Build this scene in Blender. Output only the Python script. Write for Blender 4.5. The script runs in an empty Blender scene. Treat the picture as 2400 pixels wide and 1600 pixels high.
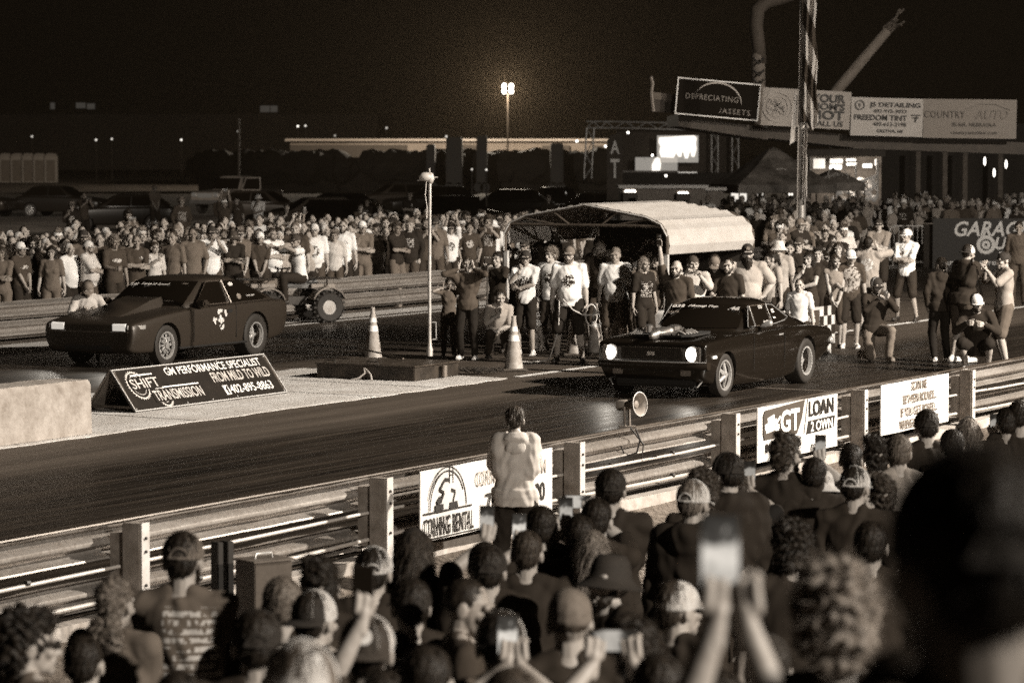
import bpy, bmesh, math, random
import numpy as np
from mathutils import Vector, Matrix, Euler
R = math.radians
rnd = random.Random(7)
SC = bpy.context.scene
COL = SC.collection
# ------------------------------------------------------------------ camera
cd = bpy.data.cameras.new('camera'); cam = bpy.data.objects.new('camera', cd); COL.objects.link(cam)
CH = 3.45                     # eye height, on the bleachers
PITCH = 3.556
cam.location = (0, 0, CH); cam.rotation_euler = (R(90 - PITCH), 0, 0)
cd.sensor_width = 36; cd.lens = 111.75; cd.clip_end = 3000; cd.clip_start = .1
cd.dof.use_dof = True; cd.dof.focus_distance = 35; cd.dof.aperture_fstop = 3.8
SC.camera = cam
SC.render.resolution_x = 1024; SC.render.resolution_y = 682
# ------------------------------------------------------------------ world, exposure
w = bpy.data.worlds.new("World"); SC.world = w; w.use_nodes = True
bg = w.node_tree.nodes['Background']
bg.inputs[0].default_value = (1.0, .72, .46, 1); bg.inputs[1].default_value = .0022
SC.view_settings.view_transform = 'Standard'; SC.view_settings.look = 'None'
SC.view_settings.exposure = 0; SC.view_settings.gamma = 1
cy = SC.cycles
cy.use_denoising = False; cy.denoiser = 'OPENIMAGEDENOISE'; cy.denoising_input_passes = 'RGB_ALBEDO_NORMAL'; cy.max_bounces = 5; cy.diffuse_bounces = 2; cy.glossy_bounces = 3
cy.transmission_bounces = 3; cy.volume_bounces = 0; cy.transparent_max_bounces = 6
cy.sample_clamp_indirect = 1.5; cy.sample_clamp_direct = 6
cy.caustics_reflective = False; cy.caustics_refractive = False
TOWER, HAZE, HEADL, BEAM = 36000, .00010, 9, 20
KEYC = (1.0, .915, .80)
def aim(o, target):
    o.rotation_euler = (Vector(target) - o.location).to_track_quat('-Z', 'Y').to_euler()
def spot(name, loc, target, power, angle, blend=.6, size=.35, col=KEYC):
    l = bpy.data.lights.new(name, 'SPOT'); l.energy = power; l.spot_size = R(angle); l.spot_blend = blend
    l.shadow_soft_size = size; l.color = col
    o = bpy.data.objects.new(name, l); COL.objects.link(o); o.location = loc; aim(o, target); return o
# the track's own floodlights: masts stand beside the start, outside the frame
MAST = [(27.0, 33.0, 15.0), (27.0, 49.0, 15.0), (17.0, 1.0, 11.0)]
spot('flood_lamp_start', MAST[0], (-2, 45, 0), 134000, 95, .5)
spot('flood_lamp_far_side', MAST[1], (4, 84, 1), 48000, 90, .9)
spot('flood_lamp_stands', MAST[2], (-1, 24, .3), 40000, 114, 1.0)
spot('flood_lamp_field', (-34, 82, 14), (-15, 152, 1), 110000, 24, .9)

# ------------------------------------------------------------------ frames of reference
# track frame: t along the strip (towards the start), n across it (away from the bleachers)
TA = R(62.06)                 # an object turned by TA has local x along the track, local y across it
def LT(t, n): return (.9823*t + .0987*n, .9226*n)
def RT(t, n, z=0.0): return Vector((t*math.cos(TA) - n*math.sin(TA), t*math.sin(TA) + n*math.cos(TA), z))
def T(t, n, z=0.0):
    a, b = LT(t, n); return Vector((a*math.cos(TA) - b*math.sin(TA), a*math.sin(TA) + b*math.cos(TA), z))
FP = 7450.0; FQ = 7430.0
def ray(u, v):
    a, b = math.cos(R(PITCH)), math.sin(R(PITCH))
    return Vector((u-1200, FP*a - (v-800)*b, -((v-800)*a + FP*b)))
def G(u, v, z=0.0):
    d = ray(u, v); s = (z-CH)/d.z
    return Vector((d.x*s, d.y*s, z))
def At(u, v, y):
    d = ray(u, v); s = y/d.y
    return Vector((d.x*s, y, CH + d.z*s))
GP = [(-40, 2.2), (0, 1.9), (3.4, 1.35), (6.5, .72), (8, .42), (10, .12), (13, -.13), (17, -.27), (24, -.32), (900, -.32)]
def gz(y):
    for (a, p), (b, q) in zip(GP, GP[1:]):
        if a <= y <= b: return p + (q-p)*(y-a)/(b-a)
    return 0
def Stand(u, v, h):
    """where a person of height h stands whose head top is seen at u, v"""
    d = ray(u, v); y = 150.0; k = d.z/d.y; gap = lambda q: CH + k*q - gz(q) - h
    while y > 6 and gap(y) < 0: y -= .02
    if y <= 6: y = max((6 + .05*i for i in range(120)), key=gap)
    return Vector((d.x*y/d.y, y, gz(y))), h + gap(y)
def StandAt(u, v, y):
    """the same at a known distance: the foot point and the height that reaches u, v"""
    d = ray(u, v); return Vector((d.x*y/d.y, y, gz(y))), CH + d.z*y/d.y - gz(y)

# ------------------------------------------------------------------ materials
MATS = {}
def tint(g, br=None):
    """the venue reads in warm tones: dark stuff browner, pale stuff nearly neutral"""
    k = min(1, max(0, (g/.6)**.6))
    return (g*(1.0), g*(.72 + .25*k), g*(.49 + .45*k), 1)
def mat(name, g, rough=.6, metal=0, var=.25, scale=6, bump=0.0, bscale=None, spec=.5, emit=0, coat=0, vec='Object', stretch=None):
    key = (name, g, rough, metal, var, scale, bump, emit)
    if key in MATS: return MATS[key]
    m = bpy.data.materials.new(name); m.use_nodes = True; nt = m.node_tree; b = nt.nodes['Principled BSDF']
    b.inputs['Roughness'].default_value = rough; b.inputs['Metallic'].default_value = metal
    b.inputs['Specular IOR Level'].default_value = spec
    if coat: b.inputs['Coat Weight'].default_value = coat; b.inputs['Coat Roughness'].default_value = .06
    b.inputs['Base Color'].default_value = tint(g)
    if var or bump:
        tc = nt.nodes.new('ShaderNodeTexCoord'); src = tc.outputs[vec]
        if stretch:
            mp = nt.nodes.new('ShaderNodeMapping'); mp.inputs['Scale'].default_value = stretch
            nt.links.new(src, mp.inputs[0]); src = mp.outputs[0]
        n = nt.nodes.new('ShaderNodeTexNoise'); n.inputs['Scale'].default_value = scale; n.inputs['Detail'].default_value = 6
        n.inputs['Roughness'].default_value = .65
        nt.links.new(src, n.inputs[0])
        if var:
            mr = nt.nodes.new('ShaderNodeValToRGB')
            mr.color_ramp.elements[0].position = .3; mr.color_ramp.elements[1].position = .7
            mr.color_ramp.elements[0].color = tint(g*(1-var)); mr.color_ramp.elements[1].color = tint(min(.95, g*(1+var)))
            nt.links.new(n.outputs[0], mr.inputs[0]); nt.links.new(mr.outputs[0], b.inputs['Base Color'])
        if bump:
            n2 = n
            if bscale:
                n2 = nt.nodes.new('ShaderNodeTexNoise'); n2.inputs['Scale'].default_value = bscale; n2.inputs['Detail'].default_value = 4
                nt.links.new(src, n2.inputs[0])
            bp = nt.nodes.new('ShaderNodeBump'); bp.inputs['Strength'].default_value = bump; bp.inputs['Distance'].default_value = .02
            nt.links.new(n2.outputs[0], bp.inputs['Height']); nt.links.new(bp.outputs[0], b.inputs['Normal'])
    if emit:
        b.inputs['Emission Color'].default_value = (1, .93, .83, 1); b.inputs['Emission Strength'].default_value = emit
    MATS[key] = m
    return m
def glow(name, e, g=.6): 
    m = mat(name, g, .4, 0, 0, emit=e); return m

# ------------------------------------------------------------------ mesh builder
class MB:
    def __init__(s): s.v = []; s.f = []; s.m = []; s.mi = 0
    def add(s, vs, fs, M=None):
        o = len(s.v)
        s.v += [tuple(M @ Vector(p)) if M is not None else tuple(p) for p in vs]
        s.f += [tuple(i+o for i in f) for f in fs]; s.m += [s.mi]*len(fs)
        return s
    def box(s, c, d, M=None, rz=0):
        x, y, z = d[0]/2, d[1]/2, d[2]/2
        vs = [(-x,-y,-z),(x,-y,-z),(x,y,-z),(-x,y,-z),(-x,-y,z),(x,-y,z),(x,y,z),(-x,y,z)]
        L = Matrix.Translation(c) @ Matrix.Rotation(rz, 4, 'Z')
        if M is not None: L = M @ L
        return s.add(vs, [(3,2,1,0),(4,5,6,7),(0,1,5,4),(1,2,6,5),(2,3,7,6),(3,0,4,7)], L)
    def b2(s, a, b, M=None):   # box between two corners
        return s.box([(a[i]+b[i])/2 for i in range(3)], [abs(b[i]-a[i]) for i in range(3)], M)
    def tube(s, pts, r, n=10, caps=True, closed=False):
        pts = [Vector(p) for p in pts]; rs = r if isinstance(r, (list, tuple)) else [r]*len(pts)
        rings = []; up = None
        for i, p in enumerate(pts):
            a = pts[i-1] if i > 0 else (pts[-1] if closed else p); b = pts[(i+1) % len(pts)] if (i < len(pts)-1 or closed) else p
            d = (b-a).normalized() if (b-a).length > 1e-9 else Vector((0, 0, 1))
            if up is None:
                up = Vector((0, 0, 1)) if abs(d.z) < .9 else Vector((1, 0, 0))
            x = d.cross(up); x = x.normalized() if x.length > 1e-6 else d.orthogonal().normalized()
            y = x.cross(d).normalized(); up = y
            rings.append([p + x*math.cos(2*math.pi*k/n)*rs[i] + y*math.sin(2*math.pi*k/n)*rs[i] for k in range(n)])
        return s.loft(rings, caps, closed)
    def loft(s, rings, caps=True, closed=False, M=None):
        n = len(rings[0]); vs = [p for r in rings for p in r]; fs = []
        m = len(rings)
        for i in range(m if closed else m-1):
            for k in range(n):
                a, b = i*n+k, i*n+(k+1) % n; c, d = ((i+1) % m)*n+(k+1) % n, ((i+1) % m)*n+k
                fs.append((a, b, c, d))
        if caps and not closed:
            fs.append(tuple(reversed(range(n)))); fs.append(tuple(range((m-1)*n, m*n)))
        return s.add(vs, fs, M)
    def lathe(s, prof, n=32, M=None, closed=False, ends=True):
        """profile of (r, z) turned round local z"""
        rings = [[(r*math.cos(2*math.pi*k/n), r*math.sin(2*math.pi*k/n), z) for k in range(n)] for r, z in prof]
        return s.loft(rings, ends and not closed, closed, M)
    def ball(s, c, r, nu=14, nv=9, M=None):
        rx, ry, rz = r if isinstance(r, (list, tuple)) else (r, r, r)
        vs = [(c[0], c[1], c[2]-rz)]; fs = []
        for j in range(1, nv):
            a = -math.pi/2 + math.pi*j/nv
            for k in range(nu):
                b = 2*math.pi*k/nu
                vs.append((c[0]+rx*math.cos(a)*math.cos(b), c[1]+ry*math.cos(a)*math.sin(b), c[2]+rz*math.sin(a)))
        vs.append((c[0], c[1], c[2]+rz)); top = len(vs)-1
        for k in range(nu):
            k2 = (k+1) % nu
            fs.append((0, 1+k2, 1+k))
            for j in range(nv-2): fs.append((1+j*nu+k, 1+j*nu+k2, 1+(j+1)*nu+k2, 1+(j+1)*nu+k))
            fs.append((1+(nv-2)*nu+k, 1+(nv-2)*nu+k2, top))
        return s.add(vs, fs, M)
    def caps(s, a, b, r0, r1, n=12):
        a, b = Vector(a), Vector(b); d = b-a; L = d.length
        if L < 1e-6: return s.ball(a, r0)
        M = Matrix.Translation(a) @ d.to_track_quat('Z', 'Y').to_matrix().to_4x4()
        pr = []
        for j in range(5):
            t = -math.pi/2 + (math.pi/2)*j/4*.999 + .0005; pr.append((max(.0005, r0*math.cos(t)), r0*math.sin(t)))
        for j in range(5):
            t = (math.pi/2)*j/4*.999; pr.append((max(.0005, r1*math.cos(t)), L + r1*math.sin(t)))
        return s.lathe(pr, n, M)
    def prism(s, poly, y0, y1, M=None):
        """a polygon of (x, z) given depth along y"""
        n = len(poly)
        vs = [(x, y0, z) for x, z in poly] + [(x, y1, z) for x, z in poly]
        fs = [tuple(range(n)), tuple(reversed(range(n, 2*n)))] + [((k+1) % n, k, n+k, n+(k+1) % n) for k in range(n)]
        return s.add(vs, fs, M)
    def mesh(s, name):
        me = bpy.data.meshes.new(name); me.from_pydata(s.v, [], s.f)
        me.polygons.foreach_set('material_index', s.m); me.update()
        bm = bmesh.new(); bm.from_mesh(me); bmesh.ops.recalc_face_normals(bm, faces=bm.faces); bm.to_mesh(me); bm.free()
        return me
    def build(s, name, m, parent=None, smooth=False, bevel=0, loc=None, rot=None):
        me = s.mesh(name)
        if bevel: 
            bm = bmesh.new(); bm.from_mesh(me)
            eds = [e for e in bm.edges if len(e.link_faces) == 2 and e.calc_face_angle(0) > .5]
            bmesh.ops.bevel(bm, geom=eds, offset=bevel, segments=2, affect='EDGES', clamp_overlap=True); bm.to_mesh(me); bm.free()
        return link(name, me, m, parent, smooth, loc, rot)
def smoothing(me, ang=40):
    me.polygons.foreach_set('use_smooth', [True]*len(me.polygons))
    if ang < 180:
        try: me.set_sharp_from_angle(angle=R(ang))
        except Exception: pass
def link(name, me, m, parent=None, smooth=False, loc=None, rot=None):
    for x in (m if isinstance(m, (list, tuple)) else [m]): me.materials.append(x)
    if smooth: smoothing(me, 180 if smooth == 2 else 40)
    o = bpy.data.objects.new(name, me); COL.objects.link(o)
    if parent: o.parent = parent
    if loc is not None: o.location = loc
    if rot is not None: o.rotation_euler = rot
    return o
def tag(o, label=None, cat=None, group=None, kind=None):
    if label: o['label'] = label
    if cat: o['category'] = cat
    if group: o['group'] = group
    if kind: o['kind'] = kind
    return o
def thing(name, label, cat, loc=(0, 0, 0), rz=0, group=None):
    o = bpy.data.objects.new(name, None); COL.objects.link(o); o.empty_display_size = .2
    o.location = loc; o.rotation_euler = (0, 0, rz); return tag(o, label, cat, group)
def copy_tree(o, parent=None):
    c = o.copy(); COL.objects.link(c)
    if parent: c.parent = parent; c.matrix_parent_inverse = o.matrix_parent_inverse.copy()
    for ch in o.children: copy_tree(ch, c)
    return c
def structure(o): return tag(o, kind='structure')
def evaluated(me, mods):
    """mesh data after a stack of modifiers"""
    o = bpy.data.objects.new('tmp', me); COL.objects.link(o); extra = []
    for kind, kw in mods:
        md = o.modifiers.new('m', kind)
        for k, v in kw.items():
            if isinstance(v, bpy.types.Mesh):
                x = bpy.data.objects.new('tmpb', v); COL.objects.link(x); extra.append(x); v = x
            setattr(md, k, v)
    dg = bpy.context.evaluated_depsgraph_get()
    out = bpy.data.meshes.new_from_object(o.evaluated_get(dg))
    for x in [o]+extra: bpy.data.objects.remove(x)
    return out
def text_mesh(body, size=1, w=None, h=None, bold=0, shear=0, spacing=1, ext=.002, align='CENTER', outline=0):
    """lettering in the x-z plane, facing -y, centred; stretched to w by h when given"""
    c = bpy.data.curves.new('lettering', 'FONT'); c.body = body; c.size = size; c.offset = bold; c.shear = shear
    c.space_character = spacing; c.extrude = ext; c.align_x = align; c.resolution_u = 3
    if outline: c.fill_mode = 'NONE'; c.bevel_depth = outline; c.bevel_resolution = 0; c.extrude = 0
    o = bpy.data.objects.new('lettering', c); COL.objects.link(o)
    dg = bpy.context.evaluated_depsgraph_get()
    me = bpy.data.meshes.new_from_object(o.evaluated_get(dg)); bpy.data.objects.remove(o)
    n = len(me.vertices); co = np.empty(n*3); me.vertices.foreach_get('co', co); co = co.reshape(-1, 3)
    lo, hi = co[:, :2].min(0), co[:, :2].max(0); mid = (lo+hi)/2
    sx = w/(hi[0]-lo[0]) if w else 1; sy = h/(hi[1]-lo[1]) if h else sx
    if h and not w: sx = sy
    z = co[:, 2].copy()
    out = np.stack([(co[:, 0]-mid[0])*sx, -z, (co[:, 1]-mid[1])*sy], 1)
    me.vertices.foreach_set('co', out.ravel()); me.update(); return me
def letter(parent, body, m, x, z, w=None, h=None, y=-.012, **k):
    me = text_mesh(body, w=w, h=h, **k)
    return link('lettering', me, m, parent, loc=(x, y, z))
# ================================================================== setting
def nodes(m): return m.node_tree.nodes, m.node_tree.links, m.node_tree.nodes['Principled BSDF']
def ramp(nt, src, stops):
    r = nt.nodes.new('ShaderNodeValToRGB'); e = r.color_ramp.elements
    while len(e) < len(stops): e.new(.5)
    for x, (p, g) in zip(e, stops): x.position = p; x.color = tint(g) if not isinstance(g, tuple) else g
    nt.links.new(src, r.inputs[0]); return r.outputs[0]
def mixc(nt, f, a, b, mode='MIX'):
    x = nt.nodes.new('ShaderNodeMix'); x.data_type = 'RGBA'; x.blend_type = mode
    for sock, v in ((x.inputs[0], f), (x.inputs[6], a), (x.inputs[7], b)):
        if isinstance(v, bpy.types.NodeSocket): nt.links.new(v, sock)
        else: sock.default_value = v
    return x.outputs[2]
def noise(nt, src, scale, detail=5, stretch=None, rough=.6):
    if stretch:
        mp = nt.nodes.new('ShaderNodeMapping'); mp.inputs['Scale'].default_value = stretch; nt.links.new(src, mp.inputs[0]); src = mp.outputs[0]
    n = nt.nodes.new('ShaderNodeTexNoise'); n.inputs['Scale'].default_value = scale; n.inputs['Detail'].default_value = detail
    n.inputs['Roughness'].default_value = rough; nt.links.new(src, n.inputs[0]); return n.outputs[0]
def bump(nt, b, h, st, dist=.02):
    x = nt.nodes.new('ShaderNodeBump'); x.inputs['Strength'].default_value = st; x.inputs['Distance'].default_value = dist
    nt.links.new(h, x.inputs['Height']); nt.links.new(x.outputs[0], b.inputs['Normal'])
def newmat(name, rough=.7, spec=.5, metal=0):
    m = bpy.data.materials.new(name); m.use_nodes = True; b = m.node_tree.nodes['Principled BSDF']
    b.inputs['Roughness'].default_value = rough; b.inputs['Specular IOR Level'].default_value = spec; b.inputs['Metallic'].default_value = metal
    tc = m.node_tree.nodes.new('ShaderNodeTexCoord'); return m, m.node_tree, b, tc.outputs['Object']

# ground: worn grass and dirt
m, nt, b, oc = newmat('worn_grass_ground', .95, .2)
n1 = noise(nt, oc, .5, 6); n2 = noise(nt, oc, 14, 5)
c = mixc(nt, ramp(nt, n2, [(.35, (0, 0, 0, 1)), (.65, (1, 1, 1, 1))]), ramp(nt, n1, [(.35, .035), (.65, .12)]), ramp(nt, n1, [(.35, .07), (.65, .22)]))
nt.links.new(c, b.inputs['Base Color']); bump(nt, b, n2, .9, .05); GRASSM = m
g = MB(); us = [-300, -90, -40]+[-20+2*i for i in range(41)]+[90, 160, 320, 900]; ns = [-60, -30, -20]+[-16+2*i for i in range(14)]+[11.6, 12.4, 12.9, 13.35, 13.9, 16, 60, 160, 400, 1100]
def ground_z(p, n): return gz(p.y) if n < 13 else (gz(p.y)*.6 if n < 13.5 and p.y > 13 else 0)
vs = []
for n in ns:
    for t in us:
        p = RT(t, n); vs.append((p.x, p.y, ground_z(p, n)))
W = len(us); g.add(vs, [(j*W+i, j*W+i+1, (j+1)*W+i+1, (j+1)*W+i) for j in range(len(ns)-1) for i in range(W-1)])
structure(g.build('ground', GRASSM))

# asphalt of the strip: rubbered lanes, paler at the edges (local x along the track, local y across it)
m, nt, b, oc = newmat('rubbered_asphalt', .5, .22)
sep = nt.nodes.new('ShaderNodeSeparateXYZ'); nt.links.new(oc, sep.inputs[0]); yy = sep.outputs[1]
def lane_mask(c, half):
    a = nt.nodes.new('ShaderNodeMath'); a.operation = 'SUBTRACT'; nt.links.new(yy, a.inputs[0]); a.inputs[1].default_value = c
    q = nt.nodes.new('ShaderNodeMath'); q.operation = 'ABSOLUTE'; nt.links.new(a.outputs[0], q.inputs[0])
    wob = nt.nodes.new('ShaderNodeMath'); wob.operation = 'MULTIPLY_ADD'; nt.links.new(noise(nt, oc, 1.2, 4, (.12, 1, 1)), wob.inputs[0]); wob.inputs[1].default_value = 1.4; nt.links.new(q.outputs[0], wob.inputs[2])
    r = nt.nodes.new('ShaderNodeMapRange'); r.inputs[1].default_value = half+.5; r.inputs[2].default_value = half+1.3
    r.inputs[3].default_value = 1; r.inputs[4].default_value = 0; nt.links.new(wob.outputs[0], r.inputs[0]); return r.outputs[0]
mx = nt.nodes.new('ShaderNodeMath'); mx.operation = 'MAXIMUM'
nt.links.new(lane_mask(16.97, 2.8), mx.inputs[0]); nt.links.new(lane_mask(28.97, 2.4), mx.inputs[1])
st = noise(nt, oc, 3.0, 8, (.05, 1, 1), .7); st2 = noise(nt, oc, 9.0, 6, (.03, 1, 1), .7); grit = noise(nt, oc, 55, 3)
rub = ramp(nt, st, [(.33, .003), (.5, .010), (.66, .05)])
rub = mixc(nt, .5, rub, ramp(nt, st2, [(.38, .003), (.62, .06)]))
asp = ramp(nt, st, [(.3, .045), (.7, .10)])
c = mixc(nt, mx.outputs[0], asp, rub); c = mixc(nt, .35, c, ramp(nt, grit, [(.3, .2), (.7, .9)]), 'MULTIPLY')
nt.links.new(c, b.inputs['Base Color'])
rr = nt.nodes.new('ShaderNodeMapRange'); rr.inputs[3].default_value = .75; rr.inputs[4].default_value = .44; nt.links.new(mx.outputs[0], rr.inputs[0])
rv = nt.nodes.new('ShaderNodeMath'); rv.operation = 'MULTIPLY_ADD'; nt.links.new(st2, rv.inputs[0]); rv.inputs[1].default_value = .5; nt.links.new(rr.outputs[0], rv.inputs[2])
rs_ = nt.nodes.new('ShaderNodeMath'); rs_.operation = 'SUBTRACT'; nt.links.new(rv.outputs[0], rs_.inputs[0]); rs_.inputs[1].default_value = .25; nt.links.new(rs_.outputs[0], b.inputs['Roughness'])
bump(nt, b, grit, .12, .006); ASPH = m
def strip(name, t0, t1, n0, n1, z, m):
    g = MB(); k = max(1, int((t1-t0)/8))
    vs = []
    for i in range(k+1):
        t = t0 + (t1-t0)*i/k; a = LT(t, n0); c = LT(t, n1); vs += [(a[0], a[1], z), (c[0], c[1], z)]
    g.add(vs, [(2*i, 2*i+2, 2*i+3, 2*i+1) for i in range(k)])
    return structure(g.build(name, m, rot=(0, 0, TA)))
strip('road', -70, 150, 14.75, 36.0, .004, ASPH)
m, nt, b, oc = newmat('chipped_pale_concrete', .85, .3)
n1 = noise(nt, oc, 1.2, 7, None, .7); n2 = noise(nt, oc, 22, 5, None, .7); n3 = noise(nt, oc, 4, 5, (.4, 1, 1))
c = mixc(nt, ramp(nt, n2, [(.36, (1, 1, 1, 1)), (.46, (0, 0, 0, 1))]), ramp(nt, n1, [(.3, .38), (.7, .66)]), ramp(nt, n3, [(.3, .16), (.7, .4)]))
nt.links.new(c, b.inputs['Base Color']); bump(nt, b, n2, .6, .02); PALE = m
# median slab with a broken edge
g = MB(); top = []; r2 = random.Random(3)
tt = [-70+.35*i for i in range(int(110/.35))]; e0 = [23.75 + r2.uniform(-.05, .05) for _ in tt]; e1 = [27.85 + r2.uniform(-.05, .05) for _ in tt]
for t, a, bq in zip(tt, e0, e1): top += [(*LT(t, a), .012), (*LT(t, bq), .012), (*LT(t, a-.03), .0), (*LT(t, bq+.03), .0)]
fs = []
for i in range(len(tt)-1):
    a = 4*i; fs += [(a, a+4, a+5, a+1), (a+2, a+6, a+4, a), (a+1, a+5, a+7, a+3)]
g.add(top, fs); structure(g.build('pavement_median', PALE, rot=(0, 0, TA)))
CRK = mat('dark_joint', .05, .9)
for t in (27.5, 31.2, 35.6, 37.4): strip('pavement_joint', t, t+.03, 23.8, 27.8, .016, CRK)
LINE = mat('worn_white_line_paint', .72, .6, 0, .35, 9, .2)
strip('road_line', 39.9, 120, 23.68, 23.86, .009, LINE)
strip('road_line', 36, 120, 34.6, 34.78, .009, LINE)
strip('road_line', -60, 36, 34.6, 34.75, .009, LINE)
strip('road_line', 40, 40.1, 15.2, 23.6, .010, mat('faint_stage_line', .12, .6))
strip('pavement_strip', -70, 100, 35.1, 36.0, .008, PALE)

# near verge: grass blades where the ground shows between the rail and the crowd
GB = mat('dry_grass_blades', .26, .8, 0, .4, 3)
g = MB(); r2 = random.Random(11)
for i in range(17000):
    n = 13.5 - abs(r2.gauss(0, 1.8)); t = r2.uniform(11, 42); p = RT(t, n)
    if p.y < 12.5: continue
    z = gz(p.y); h = r2.uniform(.015, .055) * (1.9 if n > 13.1 and r2.random() < .25 else 1); a = r2.uniform(0, 6.28); wd = r2.uniform(.004, .009)
    lx, ly = r2.uniform(-.04, .04), r2.uniform(-.04, .04); dx, dy = math.cos(a)*wd, math.sin(a)*wd
    g.add([(p.x-dx, p.y-dy, z), (p.x+dx, p.y+dy, z), (p.x+lx, p.y+ly, z+h)], [(0, 1, 2)])
for i in range(900):   # clods and scraps
    p = RT(r2.uniform(12, 40), 13.0-abs(r2.gauss(0, 1.7)))
    if p.y < 13: continue
    s = r2.uniform(.008, .025); g.ball((p.x, p.y, gz(p.y)), (s*1.4, s, s*.6), 5, 3)
tag(g.build('grass', GB), 'dry trampled grass between the guardrail and the crowd', 'grass', kind='stuff')

# ================================================================== guardrails
m, nt, b, oc = newmat('galvanised_steel', .3, .5, .55)
n1 = noise(nt, oc, 2.5, 6, (.3, 1, 1)); n2 = noise(nt, oc, 30, 4)
c = mixc(nt, .35, ramp(nt, n1, [(.3, .22), (.7, .44)]), ramp(nt, n2, [(.35, .15), (.65, .5)])); nt.links.new(c, b.inputs['Base Color'])
nt.links.new(ramp(nt, n1, [(.3, (.26, .26, .26, 1)), (.7, (.46, .46, .46, 1))]), b.inputs['Roughness']); GALV = m
POSTM = mat('weathered_post', .20, .75, 0, .4, 7, .3); POST_LIT = mat('lit_post_face', .5, .5, .3, .2)
CONDM = mat('pale_conduit', .40, .45, 0, .15); DARKM = mat('black_rubber', .015, .6, 0, .2)
def wave(n0, z0, hgt=.31, dep=.08, sgn=1):
    P = [(0, 0), (.02, .03), (.05, .25), (.35, .85), (.7, 1), (1, 1)]
    half = [(.0, .0), (.05, .06), (.13, .75), (.2, 1), (.29, .92), (.38, .2), (.44, .02), (.5, .0)]
    pr = [(z, d) for z, d in half] + [(1-z, d) for z, d in reversed(half[:-1])]
    return [(n0 + sgn*dep*d, z0 + hgt*z) for z, d in pr]
def wbeam(name, t0, t1, n0, z0, parent, sgn, rs, m=GALV, hgt=.31):
    """one corrugated beam, with the small dents such rails have along the top edge"""
    g = MB(); rings = []; k = max(2, int((t1-t0)/.3)); d0 = 0
    for i in range(k+1):
        t = t0+(t1-t0)*i/k; d0 = d0*.6 + rs.gauss(0, .006); dz = rs.gauss(0, .004)
        pr = wave(n0+d0, z0, hgt, .115, sgn); pr[-1] = (pr[-1][0], pr[-1][1]+dz)
        out = [(t, n, z) for n, z in pr]; inn = [(t, n-sgn*.004, z) for n, z in reversed(pr)]
        rings.append(out+inn)
    g.loft(rings)
    o = g.build(name, m, parent, smooth=True); return o
rs = random.Random(5)
gr = thing('guardrail', 'near double corrugated steel guardrail on square posts along the track edge', 'guardrail', (0, 0, 0), TA)
PT = [17.6 + 3.54*k for k in range(-2, 8)]
NR = 13.60
PT = [19.32+3.59*k for k in range(-2, 8)]
for i, t in enumerate(PT[:-1]):
    a, c2 = t-.05, PT[i+1]+.12
    wbeam('rail_beam', a, c2, NR, .395+rs.uniform(-.01, .01), gr, 1, rs, GALV, .25)
    wbeam('rail_beam', a, c2, NR, .03+rs.uniform(-.01, .01), gr, 1, rs, GALV, .23)
for t in PT:
    g = MB(); g.box((t, NR-.20, .14), (.11, .16, 1.04)); p = g.build('post', POSTM, gr, bevel=.008)
    g = MB(); g.box((t+.005, NR-.287, .145), (.10, .012, 1.04)); g.build('post_lit_face', POST_LIT, p)  # paler plate on the lamp-facing side: light put into the post's colour
    g = MB()
    g.box((t+.02, NR-.06, .33), (.12, .11, .5))
    g.build('spacer_block', POSTM, gr)
    for z in (.55, .45, .2): g = MB(); g.lathe([(.012, 0), (.012, .012), (.0, .013)], 8, Matrix.Translation((t, NR-.294, z)) @ Matrix.Rotation(R(90), 4, 'X')); g.build('bolt', DARKM, gr)
def sag(t0, t1, n, z, amp, rs):
    return [(t0+(t1-t0)*i/40, n + .012*math.sin(i*.9), z + amp*math.sin(i*.47+1)+rs.gauss(0, .003)) for i in range(41)]
for z, r, amp, mm in ((.35, .014, .018, CONDM), (.12, .017, .022, mat('grey_conduit', .36, .5, 0, .15))):
    g = MB(); g.tube(sag(PT[0], PT[-1], NR-.10, z, amp, rs), r, 8); cpt = g.build('conduit', mm, gr, smooth=True)
    for t in PT[:-1]:
        for q in (1.0, 2.4): g = MB(); g.tube([(t+q-.02, NR-.10, z), (t+q+.02, NR-.10, z)], r+.008, 8); g.build('clamp', DARKM, cpt)
g = MB(); rings = []
for i in range(60):
    t = PT[0]+(PT[-1]-PT[0])*i/59; h = -.02+rs.gauss(0, .012); rings.append([(t, NR-.10+rs.gauss(0, .006), -.42), (t, NR-.09+rs.gauss(0, .008), h), (t, NR+.10, h+.004), (t, NR+.10, -.42)])
g.loft(rings); g.build('footing', mat('pale_footing', .30, .85, 0, .35, 4, .4, 20), gr)
g = MB(); g.tube([(t, NR+.02, .648) for t in (PT[0], 20, 26, 32, PT[-1])], .013, 8); g.build('top_pipe', mat('dark_top_pipe', .06, .4, .4), gr, smooth=True)
fr = thing('guardrail', 'far double corrugated steel guardrail with the crowd pressed behind it', 'guardrail', (0, 0, 0), TA)
FT = [28 + 3.81*k for k in range(0, 15)]; NF = 36.5*.9226
for i, t in enumerate(FT[:-1]):
    wbeam('rail_beam', t-.06, FT[i+1]+.06, NF, .40, fr, -1, rs); wbeam('rail_beam', t-.06, FT[i+1]+.06, NF, .06, fr, -1, rs)
for t in FT:
    g = MB(); g.box((t, NF+.12, .34), (.12, .2, .70)); g.build('post', POSTM, fr)

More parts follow.
